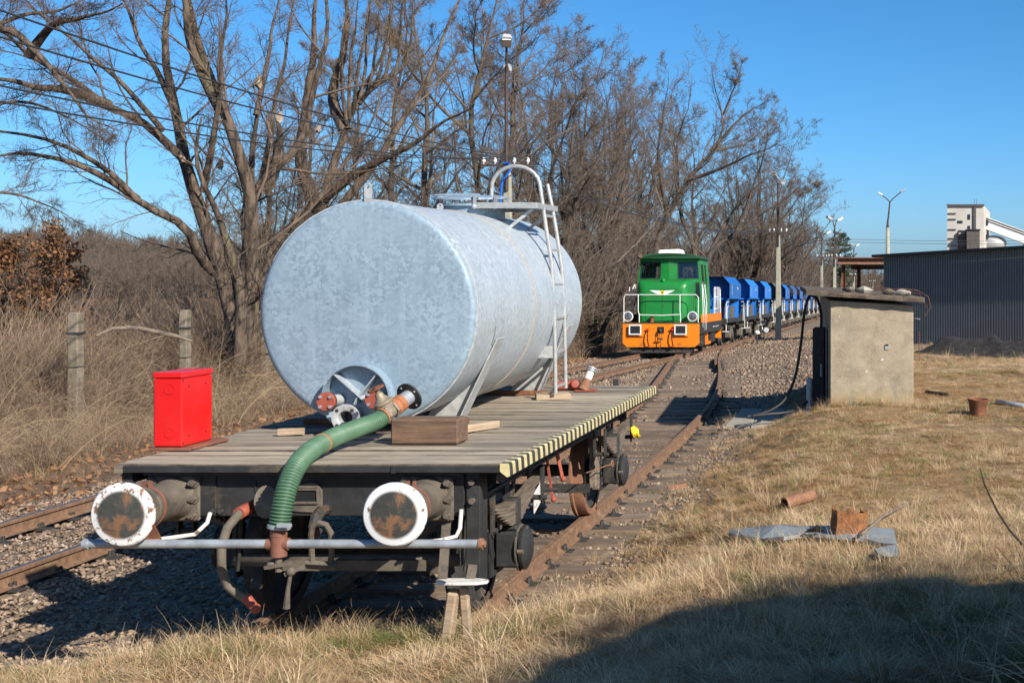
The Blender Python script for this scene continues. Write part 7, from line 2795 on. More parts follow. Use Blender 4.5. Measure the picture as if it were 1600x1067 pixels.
# ---- the big many-stemmed willow at the fence
def willow_left():
    T = Tree(21)
    Y = 29.5
    L = []
    g = [(372, 585)]
    L.append(px_limb([(368, 590), (372, 520), (350, 440), (330, 380), (308, 310), (285, 245), (276, 190), (268, 100), (262, 0), (255, -140)], Y, 0.17, 0.065, 1.0, 18))
    L.append(px_limb([(378, 590), (384, 500), (390, 400), (388, 300), (362, 205), (324, 126), (310, 45), (296, -60), (285, -160)], Y + 0.4, 0.17, 0.065, -1.9, 18))
    L.append(px_limb([(372, 590), (378, 500), (372, 440), (345, 350), (318, 290), (312, 240), (312, 180)], Y - 0.5, 0.11, 0.05, -1.0))
    L.append(px_limb([(345, 172), (318, 120), (297, 70), (289, 0), (286, -70), (292, -140)], Y - 0.75, 0.085, 0.045, -1.2))
    L.append(px_limb([(384, 590), (392, 480), (392, 400), (386, 330), (392, 240), (400, 170), (404, 128)], Y + 0.9, 0.12, 0.08, 0.3))
    L.append(px_limb([(386, 590), (395, 470), (398, 380), (403, 300), (440, 252), (473, 200), (495, 110), (508, 40), (520, -60)], Y + 0.6, 0.14, 0.05, 1.5, 16))
    L.append(px_limb([(408, 300), (430, 262), (437, 220), (436, 186)], Y + 0.7, 0.11, 0.10, 0.2))
    L.append(px_limb([(388, 590), (400, 460), (420, 405), (470, 340), (515, 280), (560, 220), (600, 150)], Y + 1.3, 0.13, 0.04, 3.0))
    # long boughs sweeping out over the track to the frame edge
    L.append(px_limb([(288, 250), (225, 193), (166, 162), (103, 121), (45, 85), (0, 48), (-90, 0)], Y + 0.3, 0.07, 0.035, -5.0, 16))
    L.append(px_limb([(170, 165), (110, 142), (60, 138), (0, 122), (-80, 110)], Y - 2.2, 0.09, 0.03, -3.5))
    L.append(px_limb([(335, 425), (312, 402), (288, 355), (222, 318), (171, 270), (103, 225), (0, 207), (-90, 190)], Y - 0.3, 0.09, 0.03, -4.0, 16))
    L.append(px_limb([(215, 312), (150, 270), (60, 240), (0, 244), (-60, 260)], Y - 1.5, 0.07, 0.02, -3.0))
    L.append(px_limb([(45, 88), (80, 40), (130, 30), (190, 5)], Y - 4.0, 0.07, 0.03, -1.0))
    # further thin stems and boughs filling the upper corner
    L.append(px_limb([(276, 180), (250, 120), (215, 60), (190, -20), (180, -100)], Y + 0.4, 0.06, 0.02, 1.5))
    L.append(px_limb([(318, 300), (330, 230), (345, 140), (352, 40), (350, -60)], Y - 0.5, 0.06, 0.025, -1.0))
    L.append(px_limb([(400, 180), (415, 110), (430, 30), (440, -60)], Y + 1.0, 0.045, 0.02, 0.8))
    L.append(px_limb([(405, 300), (425, 200), (440, 110), (455, 10), (462, -70)], Y + 1.2, 0.055, 0.02, 1.0))
    L.append(px_limb([(255, 205), (190, 130), (120, 70), (60, 20), (10, -30)], Y - 0.5, 0.05, 0.02, -3.0))
    L.append(px_limb([(-60, 70), (20, 30), (90, 15), (150, -10)], Y - 5, 0.05, 0.02, 0.5))
    L.append(px_limb([(-60, 190), (10, 160), (80, 170), (140, 205), (180, 230)], Y - 4.5, 0.035, 0.012, 1.0))
    L.append(px_limb([(-60, 320), (0, 300), (70, 320), (130, 350)], Y - 4.5, 0.03, 0.012, 1.0))
    L.append(px_limb([(0, 45), (30, 55), (90, 120), (140, 185), (190, 205)], Y - 5.0, 0.06, 0.02, 0.0))
    P = []
    ramify(T, L, 13, 8, 6, up=0.04, droop=0.03, l2=0.36, l3=0.5, l4=0.55, tw=0.0034, ang=0.8, L5=1)
    # hanging trailing shoots
    base = at(372, 590, Y)
    t = T.build('willow_tree', (base.x, base.y, float(gz(base.x, base.y)) - 0.1), 'huge many-stemmed bare willow with broken limbs behind the fence posts', 'tree', None, 'bark', 'twig')
    o0 = ORG[t.name]
    # pale broken ends
    for a, b_, r_ in (((402, 136), (405, 114), 0.10), ((436, 190), (438, 172), 0.09), ((343, 262), (350, 246), 0.08), ((497, 205), (503, 194), 0.07), ((282, 245), (292, 256), 0.05)):
        p, q = at(a[0], a[1], Y + 0.1), at(b_[0], b_[1], Y + 0.1)
        mb = MB()
        mb.tube([p, p.lerp(q, 0.35), p.lerp(q, 0.8)], [r_ * 0.95, r_ * 0.8, r_ * 0.35], 7)
        mb.warp(lambda a_, b2, c_: (a_ + 0.02 * math.sin(90 * c_), b2, c_ + 0.05 * math.sin(70 * a_)))
        mb.build('broken_end', 'break_wood', t)
    return t


willow_left()


def pollard():
    T = Tree(31)
    Y = 34.0
    L = [px_limb([(462, 560), (480, 420), (505, 310), (538, 205), (566, 155), (590, 118), (600, 60)], Y, 0.19, 0.06, 1.0, 16),
         px_limb([(470, 560), (500, 400), (545, 300), (600, 230), (650, 150), (705, 60), (730, -20)], Y + 0.5, 0.14, 0.05, 2.0, 16),
         px_limb([(500, 330), (470, 250), (480, 150), (495, 40), (500, -60)], Y, 0.15, 0.05, -1.5),
         px_limb([(540, 205), (520, 150), (540, 60), (545, -50)], Y + 0.4, 0.12, 0.05, 0.5),
         px_limb([(505, 310), (560, 270), (620, 240), (690, 190), (745, 170)], Y + 0.2, 0.12, 0.03, -2)]
    # upright shoots off the pollard heads
    for i in range(9):
        x = 530 + i * 12
        L.append(px_limb([(542 + i * 5, 195 - i * 8), (x + 4, 130 - i * 3), (x + 8 + (i % 3) * 5, 40 - i * 2), (x + 14 + (i % 4) * 6, -50)], Y + 0.3, 0.045, 0.012, (i % 5) * 0.5 - 1.0))
    ramify(T, L, 9, 7, 6, up=0.08, l2=0.30, l3=0.45, l4=0.5, tw=0.0038)
    base = at(464, 560, Y)
    T.build('pollard_tree', (base.x, base.y, float(gz(base.x, base.y)) - 0.1), 'pollarded bare tree with many upright shoots directly behind the tank', 'tree', None, 'bark', 'willow_twig')


pollard()


def generic(seed, H, spread_, nl=10, lean=0.0, L2=11, L3=8, L4=6, up=0.1, tw=0.005, clear=0.25, thin=1.2, r=None, L5=1, vase=False):
    """a bare tree of height H standing at the origin"""
    T = Tree(seed)
    rng = T.rng
    r = r or H * 0.0135
    limbs = []
    if vase:
        for k in range(nl):
            a = k * 2 * math.pi / nl + rng.uniform(-0.3, 0.3)
            sp = spread_ * rng.uniform(0.5, 1.0)
            h = H * rng.uniform(0.72, 0.95)
            P = [(0.15 * math.cos(a), 0.15 * math.sin(a), -0.3), (0.3 * math.cos(a), 0.3 * math.sin(a), 0.8 + 0.4 * rng.random()), (sp * 0.35 * math.cos(a), sp * 0.35 * math.sin(a), h * 0.35), (sp * 0.7 * math.cos(a + 0.2), sp * 0.7 * math.sin(a + 0.2), h * 0.65), (sp * math.cos(a), sp * math.sin(a), h)]
            limbs.append(limb(P, r * rng.uniform(0.75, 1.1), 0.02, 14))
    else:
        P = [(0, 0, -0.3)] + [(lean * H * u * u + rng.normal(0, 0.012 * H), rng.normal(0, 0.012 * H), H * u) for u in (0.2, 0.4, 0.6, 0.8, 0.97)]
        main = limb(P, r, 0.012, 14)
        limbs.append(main)
        for k in range(nl):
            u = clear + (0.92 - clear) * (k + 0.5) / nl
            i = int(u * 13)
            p = main[0][i]
            a = k * 2.4 + rng.uniform(-0.5, 0.5)
            Ls = spread_ * (1.05 - 0.6 * (u - clear) / (1 - clear)) * rng.uniform(0.75, 1.15)
            ri = rng.uniform(0.5, 1.0)
            Q = [p, p + np.array([math.cos(a) * Ls * 0.35, math.sin(a) * Ls * 0.35, Ls * 0.30 * ri]), p + np.array([math.cos(a + 0.15) * Ls * 0.7, math.sin(a + 0.15) * Ls * 0.7, Ls * 0.75 * ri]), p + np.array([math.cos(a + 0.25) * Ls, math.sin(a + 0.25) * Ls, Ls * 1.15 * ri])]
            limbs.append(limb(Q, main[1][i] * 0.55, 0.012, 14))
    ramify(T, limbs, L2, L3, L4, up=up, l2=0.42, l3=0.48, l4=0.55, tw=tw, thin=thin, L5=L5)
    return T


def dome(seed, H, R, nl=22, L2=10, L3=7, L4=5, L5=2, tw=0.0055, thin=1.2, r=None, low=0.22):
    """a round-headed bare tree: stems fork low and the limbs end on a dome"""
    T = Tree(seed)
    rng = T.rng
    r = r or H * 0.013
    limbs = []
    stems = []
    for k in range(3):
        a = k * 2.1 + 0.4
        P = [(0.12 * math.cos(a), 0.12 * math.sin(a), -0.3), (0.25 * math.cos(a), 0.25 * math.sin(a), H * 0.08), (0.09 * R * math.cos(a), 0.09 * R * math.sin(a), H * 0.22), (0.16 * R * math.cos(a + 0.3), 0.16 * R * math.sin(a + 0.3), H * 0.42)]
        stems.append(limb(P, r, r * 0.6, 14))
        limbs.append(stems[-1])
    for k in range(nl):
        c = 1 - (k + 0.5) / nl * 0.86
        th = math.acos(c)
        a = k * 2.399 + rng.uniform(-0.2, 0.2)
        q = rng.uniform(0.86, 1.08)
        end = np.array([R * math.sin(th) * math.cos(a) * q, R * math.sin(th) * math.sin(a) * q, H * low + H * (1 - low) * (c ** 0.8) * q * 0.97])
        st = stems[k % 3]
        i = int(rng.uniform(4, 13))
        p0 = st[0][i]
        up = np.array([0, 0, 1.0])
        d = end - p0
        limbs.append(limb([p0, p0 + d * 0.3 + up * 0.05 * H, p0 + d * 0.66 + up * 0.055 * H, end], st[1][i] * 0.55, 0.014, 14))
    ramify(T, limbs, L2, L3, L4, up=0.09, l2=0.34, l3=0.5, l4=0.6, tw=tw, thin=thin, L5=L5, t0=0.25)
    return T


KIND = []
for seed, H, sp, kw in ((41, 15.0, 3.4, {}), (42, 13.5, 4.2, {'lean': 0.08}), (43, 12.0, 4.0, None), (44, 16.5, 3.0, {'nl': 11})):
    T = generic(seed, H, sp, **kw) if kw is not None else dome(seed, H, sp, nl=18, L5=2)
    tr = Tree.mesh('trunk', T.trunk, 'bark_b')
    cr = Tree.mesh('crown', T.crown, 'twig_b')
    KIND.append((tr, cr, H))
_wv = generic(56, 6.2, 2.8, nl=8, vase=True, L2=9, L3=7, L4=5, up=0.04, tw=0.005, thin=1.1, r=0.07)
KIND.append((Tree.mesh('trunk', _wv.trunk, 'bark_b'), Tree.mesh('crown', _wv.crown, 'twig_b'), 6.2))


def plant(kind, px, Y, top_py, label, group, rz=0.0, name='bare_tree', wide=1.0, X=None):
    tr, cr, H = KIND[kind]
    x = (px - CX) * Y / FPX if X is None else X
    z = float(gz(x, Y)) - 0.1
    h = CAM_H - (top_py - CY) * Y / FPX - z
    t = thing(name, (x, Y, z), label, 'tree', group)
    k = h / H
    t.scale = (k * wide, k * wide, k)
    t.rotation_euler = (0, 0, rz)
    for nm, me in (('trunk', tr), ('crown', cr)):
        o = bpy.data.objects.new(nm, me)
        COL.objects.link(o)
        o.parent = t
    return t


plant(3, 657, 40, -90, 'straight slender bare tree rising above the middle of the tank', None, 0.4)
plant(0, 620, 46, -60, 'bare tree behind the pollard, above the tank lid', None, 1.9)
plant(1, 735, 43, -130, 'tall leaning bare tree next to the twin lamp post', None, 0.1, wide=0.95)
plant(0, 800, 48, -60, 'tall bare tree directly behind the twin lamp post', None, 2.6, wide=1.1)
plant(2, 870, 54, 0, 'spreading bare tree over the far end of the tank', None, 0.9, wide=1.15)
plant(2, 935, 60, 38, 'broad bare willow behind the gap between tank and locomotive', None, 0.3)
plant(2, 1178, 82, 165, 'bare tree leaning out above the middle hopper wagons', None, 5.2, wide=1.25)
plant(2, 1228, 96, 225, 'outermost bare tree of the wood, against open sky', None, 1.2, wide=1.05)
GB = 'bare trees in the wood behind the line'
bg = [(0, 560, 58, 40, 0.3), (3, 480, 60, 60, 1.3), (0, 860, 66, 30, 3.1), (2, 980, 78, 60, 1.6), 
      (4, 1005, 70, 330, 0.5), (4, 930, 52, 320, 1.9), (4, 1100, 80, 320, 3.3), (4, 1145, 80, 310, 0.2), (4, 1190, 90, 330, 2.5), (4, 1230, 104, 345, 1.1), (4, 1262, 120, 360, 4.1), (4, 870, 46, 330, 2.7),
      (4, 700, 40, 280, 0.6), (4, 600, 38, 300, 5.0), (4, 520, 40, 310, 1.4), (1, 1000, 84, 120, 2.9), (0, 1085, 92, 170, 0.1), (3, 1150, 110, 240, 1.7), (0, 1210, 125, 300, 3.8), (1, 1255, 140, 345, 2.0), (2, 1275, 128, 372, 0.8),
      (2, 430, 52, 110, 2.4), (4, 330, 44, 370, 3.0), (4, 230, 40, 408, 0.4), (4, 130, 38, 415, 2.1), (4, 40, 36, 395, 1.0), (4, 420, 40, 330, 5.5),
      (2, 70, 60, 378, 0.4), (2, 215, 70, 372, 1.4), (4, 760, 42, 300, 0.1), (4, 820, 44, 310, 3.6), (4, 1060, 78, 340, 2.2), (4, 1110, 84, 340, 5.1), (4, 960, 56, 350, 4.0), (3, 1300, 170, 400, 0.2), (2, 1345, 190, 420, 2.0), (2, 1378, 200, 425, 1.0)]
for i, (k, px, Y, tp, rz) in enumerate(bg):
    where = ('beyond the fence posts' if px < 445 else 'behind the tank' if px < 790 else 'between the tank and the locomotive' if px < 985 else
             'behind the locomotive' if px < 1100 else 'behind the blue hopper wagons' if px < 1290 else 'seen through the rusty gantry')
    what = 'low bushy bare tree in the thicket' if k == 4 else 'tall bare tree deep in the wood'
    if k == 2:
        what = 'spreading many-stemmed bare tree'
    plant(k, px, Y, tp, what + ' ' + where, GB, rz, wide=1.15 if k == 4 else 1.05)


# ---- the great willow behind the locomotive, limbs spreading out over the first wagons
def willow_right():
    T = Tree(61)
    Y = 63.0
    L = [px_limb([(1020, 490), (1025, 400), (1043, 338), (1075, 277), (1117, 230), (1130, 180), (1120, 132), (1112, 96)], Y, 0.20, 0.02, 1.5, 16),
         px_limb([(1110, 237), (1150, 192), (1185, 165), (1203, 150)], Y + 0.8, 0.09, 0.015, 1.0),
         px_limb([(1070, 283), (1130, 262), (1185, 238), (1232, 212)], Y + 0.4, 0.10, 0.015, -2.0),
         px_limb([(1096, 490), (1106, 402), (1148, 366), (1185, 342), (1222, 312), (1262, 278)], Y + 1.0, 0.19, 0.015, 1.0, 16),
         px_limb([(1090, 490), (1085, 395), (1062, 330), (1058, 260), (1073, 180), (1080, 122)], Y + 1.5, 0.15, 0.02, 2.0, 16),
         px_limb([(1016, 490), (1010, 395), (985, 340), (966, 280), (975, 200), (985, 128)], Y + 0.5, 0.15, 0.02, 1.0, 16),
         px_limb([(1043, 338), (1030, 262), (1035, 180), (1046, 108)], Y + 0.2, 0.10, 0.015, -1.5),
         px_limb([(1106, 402), (1150, 322), (1200, 280), (1246, 252)], Y + 1.2, 0.11, 0.015, 2.0),
         px_limb([(1112, 235), (1160, 226), (1212, 190)], Y + 0.8, 0.07, 0.012, 2.5),
         px_limb([(1014, 420), (962, 352), (918, 318), (890, 270)], Y + 0.3, 0.10, 0.015, -2.0),
         px_limb([(1130, 180), (1150, 130), (1160, 95)], Y + 1.2, 0.05, 0.012, -1.0),
         px_limb([(1148, 366), (1175, 300), (1195, 230), (1200, 185)], Y + 1.0, 0.09, 0.012, -1.5),
         px_limb([(1220, 314), (1245, 300), (1280, 292)], Y + 2.0, 0.04, 0.01, 0.5)]
    ramify(T, L, 14, 8, 6, up=0.09, l2=0.36, l3=0.5, l4=0.6, tw=0.0055, thin=1.2, L5=2, t0=0.2)
    base = at(1030, 490, Y)
    T.build('willow_tree', (base.x, base.y, float(gz(base.x, base.y)) - 0.1), 'great round-headed bare willow with dark limbs behind the locomotive', 'tree', None, 'bark_b', 'twig_b')


willow_right()

# ---- the pine at the end of the wood
def pine():
    Y = 150.0
    base = at(1312, 470, Y)
    zt = at(1303, 362, Y).z
    zb = float(gz(base.x, Y))
    H = zt - zb
    rng = np.random.default_rng(5)
    T = Tree(77)
    x = base.x
    tr = limb([(x, Y, zb - 0.2), (x + 0.1, Y, zb + H * 0.5), (x - 0.1, Y, zb + H)], 0.22, 0.03, 10)
    T.put(True, tr[0][None], tr[1][None], 8)
    n = 130
    u = rng.uniform(0.25, 0.98, n)
    a = rng.uniform(0, 6.283, n)
    L = 3.0 * (1 - u) ** 0.6 * rng.uniform(0.5, 1.1, n) + 0.4
    P0 = np.stack([np.full(n, x), np.full(n, Y), zb + H * u], -1)
    d = np.stack([np.cos(a), np.sin(a), rng.uniform(-0.1, 0.35, n)], -1)
    pts = P0[:, None] + d[:, None] * (np.linspace(0, 1, 6)[None, :, None] * L[:, None, None])
    T.put(True, pts, np.full((n, 6), 0.03), 4)
    N, rN = children(pts, np.full((n, 6), 0.03), 34, 0.3, 1.0, 0.8, 0.4, 0.3, 4, 1.0, rng, 0.1, 0.25, 0.03, taper=0.3, lmin=0.25)
    T.put(False, N, rN, 3)
    T.build('pine_tree', (x, Y, zb), 'dark green pine at the end of the bare wood', 'tree', None, 'bark_b', 'pine')


pine()

# ================================================================ thickets, grass, litter
def ribbon_mesh(name, n, rng, spread_r, l0, l1, lean0, lean1, w0, w1, m_, curl=0.8, segs=4):
    """a tuft of n bent blades"""
    a = rng.uniform(0, 6.283, n)
    rr = spread_r * np.sqrt(rng.random(n))
    b = np.stack([rr * np.cos(a), rr * np.sin(a), np.full(n, -0.01)], -1)
    L = rng.uniform(l0, l1, n)
    th = rng.uniform(lean0, lean1, n)
    ph = a + rng.normal(0, 1.0, n)
    cu = rng.uniform(0.2, 1.0, n) * curl
    W = rng.uniform(w0, w1, n)
    V = np.empty((n, segs + 1, 2, 3))
    p = b.copy()
    for k in range(segs + 1):
        side = np.stack([-np.sin(ph), np.cos(ph), np.zeros(n)], -1)
        wd = (W * (1 - 0.85 * k / segs))[:, None]
        V[:, k, 0] = p - side * wd * 0.5
        V[:, k, 1] = p + side * wd * 0.5
        d = np.stack([np.sin(th) * np.cos(ph), np.sin(th) * np.sin(ph), np.cos(th)], -1)
        p = p + d * (L / segs)[:, None]
        th = np.minimum(th + cu / segs * 1.6, 1.75)
        ph = ph + rng.normal(0, 0.12, n)
    V[..., 2] = np.maximum(V[..., 2], -0.01)
    i = np.arange(n * (segs + 1) * 2).reshape(n, segs + 1, 2)
    F = np.stack([i[:, :-1, 0], i[:, :-1, 1], i[:, 1:, 1], i[:, 1:, 0]], -1).reshape(-1, 4)
    return np_mesh(name, V.reshape(-1, 3), F, m_, 4, False)


def _grass_mat(name, stops, trans=0.25):
    m, nt, b = new_mat(name)
    g = nt.nodes.new('ShaderNodeNewGeometry')
    mx = nt.nodes.new('ShaderNodeMath'); mx.operation = 'MULTIPLY_ADD'
    mx.inputs[1].default_value = 0.55
    half = nt.nodes.new('ShaderNodeMath'); half.operation = 'MULTIPLY'; half.inputs[1].default_value = 0.45
    nt.links.new(obj_random(nt), half.inputs[0])
    nt.links.new(g.outputs['Random Per Island'], mx.inputs[0])
    nt.links.new(half.outputs[0], mx.inputs[2])
    c = ramp(nt, mx.outputs[0], stops)
    nt.links.new(c, b.inputs['Base Color'])
    b.inputs['Roughness'].default_value = 0.75
    b.inputs['Specular IOR Level'].default_value = 0.25
    out = [n for n in nt.nodes if n.type == 'OUTPUT_MATERIAL'][0]
    tl = nt.nodes.new('ShaderNodeBsdfTranslucent')
    nt.links.new(c, tl.inputs[0])
    ms = nt.nodes.new('ShaderNodeMixShader')
    ms.inputs[0].default_value = trans
    nt.links.new(b.outputs[0], ms.inputs[1])
    nt.links.new(tl.outputs[0], ms.inputs[2])
    nt.links.new(ms.outputs[0], out.inputs[0])
    return m


MT['straw'] = _grass_mat('straw', [(0.0, (0.20, 0.115, 0.055)), (0.2, (0.38, 0.245, 0.125)), (0.45, (0.54, 0.375, 0.21)), (0.7, (0.67, 0.50, 0.31)), (0.9, (0.77, 0.63, 0.43)), (0.94, (0.25, 0.24, 0.08)), (1.0, (0.14, 0.18, 0.05))])
MT['brown_straw'] = _grass_mat('brown_straw', [(0.0, (0.16, 0.085, 0.04)), (0.4, (0.34, 0.205, 0.095)), (0.75, (0.48, 0.31, 0.145)), (1.0, (0.60, 0.43, 0.225))])
MT['green_blade'] = _grass_mat('green_blade', [(0.0, (0.06, 0.10, 0.02)), (0.5, (0.11, 0.17, 0.04)), (0.8, (0.19, 0.22, 0.06)), (1.0, (0.36, 0.30, 0.12))])
MT['pale_reed'] = _grass_mat('pale_reed', [(0.0, (0.24, 0.16, 0.085)), (0.5, (0.42, 0.31, 0.18)), (1.0, (0.58, 0.46, 0.29))])
MT['bramble'] = _grass_mat('bramble', [(0.0, (0.045, 0.03, 0.022)), (0.3, (0.12, 0.08, 0.055)), (0.55, (0.24, 0.165, 0.11)), (0.8, (0.40, 0.29, 0.195)), (1.0, (0.56, 0.43, 0.29))], 0.0)
MT['dead_leaf'] = _grass_mat('dead_leaf', [(0.0, (0.16, 0.075, 0.035)), (0.5, (0.30, 0.15, 0.07)), (1.0, (0.44, 0.25, 0.13))], 0.2)

_r = np.random.default_rng(99)
TUFTS = [ribbon_mesh('tuft', 95, _r, 0.14, 0.05, 0.16, 0.95, 1.55, 0.0025, 0.0055, 'straw', 0.5) for _ in range(6)]
TUFTS += [ribbon_mesh('tuft', 80, _r, 0.15, 0.04, 0.11, 0.7, 1.5, 0.003, 0.0055, 'brown_straw', 0.5) for _ in range(4)]
TUFTS += [ribbon_mesh('tuft', 36, _r, 0.06, 0.16, 0.34, 0.15, 1.1, 0.0025, 0.005, 'straw', 1.8) for _ in range(3)]
TUFTS += [ribbon_mesh('tuft', 40, _r, 0.09, 0.07, 0.16, 0.2, 1.1, 0.003, 0.005, 'green_blade', 0.9) for _ in range(2)]


def in_sheet(x, y):
    P = np.array(SHEET)
    c = P.mean(0)
    P = c + (P - c) * 1.02
    ins = np.zeros(len(x), bool)
    for (x1, y1), (x2, y2) in zip(P, np.roll(P, -1, 0)):
        hit = ((y1 > y) != (y2 > y)) & (x < (x2 - x1) * (y - y1) / (y2 - y1 + 1e-12) + x1)
        ins ^= hit
    return ins


def make_grass():
    xs, ys, sc, pk = [], [], [], []

    def add(x, y, s, p):
        xs.append(x); ys.append(y); sc.append(s); pk.append(p)
    for n, x0, x1, y0, y1, pw, s0, s1 in ((9800, -6.3, 1.9, 6.9, 11.5, 1.0, 0.7, 1.25), (7600, -3.0, 2.8, 11.5, 17, 1.0, 0.7, 1.2), (9000, -3.2, 4.6, 17, 30, 1.0, 0.8, 1.35), (7000, -4.5, 8, 30, 48, 1.0, 1.0, 1.6), (2600, -6.5, 10, 46, 85, 1, 1.2, 2.0)):
        x, y = spread(n, x0, x1, y0, y1, pw)
        f = np.maximum(bank(x, y), fore(x, y) * sstep(-7.0, -5.6, x))
        f = np.where(y > 46, np.maximum(f, 0.5 * sstep(-5.2, -3.6, x)), f)
        patch = 0.5 + 0.5 * wob(x, y, 0.9)
        f = f * (1 - 0.9 * yard_bare(x, y))
        keep = (f > RNG.uniform(0.02, 0.33, n)) & (RNG.random(n) < 0.22 + 1.15 * patch) & ~in_sheet(x, y)
        # paved pad, hut and shade-painted heap stay bare
        keep &= ~((x > -2.6) & (x < -0.75) & (y > 21.4) & (y < 24.2))
        keep &= ~((x > -1.3) & (x < 0.6) & (y > 21.15) & (y < 25.8))
        x, y = x[keep], y[keep]
        pat = patch[keep]
        m = len(x)
        u = RNG.random(m)
        # mossy brown short turf in the middle of the field, longer straw near the camera
        big = wob(x + 3.0, y * 0.8, 0.55) + 0.5 * wob(x, y, 1.9)
        shortness = np.clip(0.25 + 0.35 * sstep(11.5, 15, y) + 0.75 * big, 0.03, 0.95)
        p = np.where(u < shortness, RNG.integers(6, 10, m), np.where(u < 0.965, RNG.integers(0, 6, m), RNG.integers(10, 13, m)))
        green = (RNG.random(m) < 0.04 + 0.09 * (pat > 0.68) + 0.22 * ((y > 8.5) & (y < 10.6) & (x < -2.2)))
        p = np.where(green, RNG.integers(13, 15, m), p)
        s = RNG.uniform(s0, s1, m) * (1.0 + 0.4 * wob(x, y, 2.3)) * (1 - 0.3 * sstep(11, 14, y) * (1 - sstep(26, 40, y)))
        add(x, y, s, p)
    # long bent clumps along the wagon end and round the scrap sheet
    for cx, cy, n, sx, sy, kinds in ((-3.6, 9.15, 260, 0.85, 0.16, (10, 15)), (-4.7, 8.75, 150, 0.5, 0.2, (10, 15)), (-0.9, 10.2, 150, 0.8, 0.35, (10, 13)), (0.3, 9.6, 110, 0.6, 0.5, (10, 13)), (-2.4, 10.4, 60, 0.3, 0.5, (10, 13)), (-4.02, 9.2, 40, 0.08, 0.08, (10, 13)), (-0.3, 8.3, 120, 1.0, 0.4, (10, 15)), (-2.6, 9.6, 60, 0.3, 0.25, (13, 15)), (0.9, 20.6, 40, 0.4, 0.2, (10, 15)), (-0.2, 20.95, 90, 0.5, 0.08, (10, 15))):
        x = RNG.normal(cx, sx, n)
        y = RNG.normal(cy, sy, n)
        ok = ((y < 9.5) | (x > -3.0)) & ~in_sheet(x, y)
        x, y = x[ok], y[ok]
        add(x, y, RNG.uniform(0.55, 1.0, len(x)), RNG.integers(kinds[0], kinds[1], len(x)))
    n = 420
    x = RNG.uniform(-3.2, 1.8, n); y = 7.2 + 9 * RNG.random(n) ** 1.4
    ok = (np.maximum(bank(x, y), fore(x, y)) > 0.5) & ~in_sheet(x, y) & (wob(x, y, 1.7) > -0.1)
    x, y = x[ok], y[ok]
    add(x, y, RNG.uniform(0.45, 0.95, len(x)), RNG.integers(10, 13, len(x)))
    # sparse tufts along the track edges
    n = 260
    x = np.concatenate([RNG.normal(-2.55, 0.25, n), RNG.normal(-6.2, 0.3, 60), RNG.uniform(-4.6, -3.2, 60)])
    y = np.concatenate([RNG.uniform(9.8, 26, n), RNG.uniform(9, 26, 60), RNG.uniform(14, 22, 60)])
    add(x, y, RNG.uniform(0.4, 0.9, len(x)), RNG.integers(0, 15, len(x)))
    x, y, s, p = map(np.concatenate, (xs, ys, sc, pk))
    z = gz(x, y)
    scatter('field_grass', TUFTS, np.stack([x, y, z], -1), rand_rot(len(x), 0.10), s, p, 'dry straw-coloured grass with a few green blades over the field', 'grass')
    # grass on the added shadow-casting bank
    k = RNG.integers(0, len(SHADOW_BANK_V), 1200)
    v = SHADOW_BANK_V[k] + RNG.normal(0, 0.1, (1200, 3)) * np.array([1, 1, 0.2])
    scatter('shadow_bank_grass', TUFTS[:6] + TUFTS[10:13], v, rand_rot(1200, 0.2), RNG.uniform(1.0, 3.4, 1200), RNG.integers(0, 9, 1200), 'dry grass over the added shadow-casting bank', 'grass')


make_grass()


def stem_bundle(name, n, rng, L0, L1, r0, m_, arch=0.9, side=3, spread_r=0.35, sub=4):
    a = rng.uniform(0, 6.283, n)
    K = 7
    pts = np.empty((n, K, 3))
    rr = spread_r * np.sqrt(rng.random(n))
    pts[:, 0] = np.stack([rr * np.cos(a), rr * np.sin(a), np.full(n, -0.05)], -1)
    th = rng.uniform(0.05, 0.7, n)
    ph = a + rng.normal(0, 0.9, n)
    L = rng.uniform(L0, L1, n)
    cu = rng.uniform(0.2, 1.0, n) * arch * 2.0
    for k in range(1, K):
        d = np.stack([np.sin(th) * np.cos(ph), np.sin(th) * np.sin(ph), np.cos(th)], -1)
        pts[:, k] = pts[:, k - 1] + d * (L / (K - 1))[:, None]
        th = np.minimum(th + cu / (K - 1), 2.3)
        ph += rng.normal(0, 0.15, n)
    pts[..., 2] = np.maximum(pts[..., 2], -0.05 + 0.02 * rng.random(pts.shape[:2]))
    rad = np.linspace(1, 0.35, K)[None, :] * rng.uniform(0.6, 1.2, n)[:, None] * r0
    lst = [(pts, rad, side)]
    if sub:
        c, rc = children(pts, rad, sub, 0.2, 0.95, 0.8, 0.3, 0.35, 4, 0.55, rng, 0.0, 0.2, r0 * 0.3)
        lst.append((c, rc, 3))
        e, re = children(c, rc, 3, 0.2, 0.95, 0.8, 0.3, 0.45, 3, 0.6, rng, 0.0, 0.2, r0 * 0.25)
        lst.append((e, re, 3))
    return Tree.mesh(name, lst, m_)


_r = np.random.default_rng(123)
BRAMBLE = [stem_bundle('bramble', 22, _r, 1.0, 2.3, 0.0075, 'bramble', 1.1) for _ in range(4)]
BRAMBLE += [stem_bundle('upright', 26, _r, 1.4, 2.6, 0.007, 'bramble', 0.25, sub=5) for _ in range(3)]
BRAMBLE += [ribbon_mesh('reed', 70, _r, 0.30, 0.5, 1.15, 0.1, 1.0, 0.004, 0.008, 'pale_reed', 1.3, 5) for _ in range(3)]
BRAMBLE += [ribbon_mesh('leafmat', 60, _r, 0.35, 0.10, 0.3, 0.9, 1.5, 0.012, 0.03, 'dead_leaf', 0.6, 2) for _ in range(2)]
BRAMBLE += [stem_bundle('cane', 7, _r, 1.6, 3.2, 0.011, 'pale_reed', 1.2, sub=3, spread_r=0.5) for _ in range(3)]


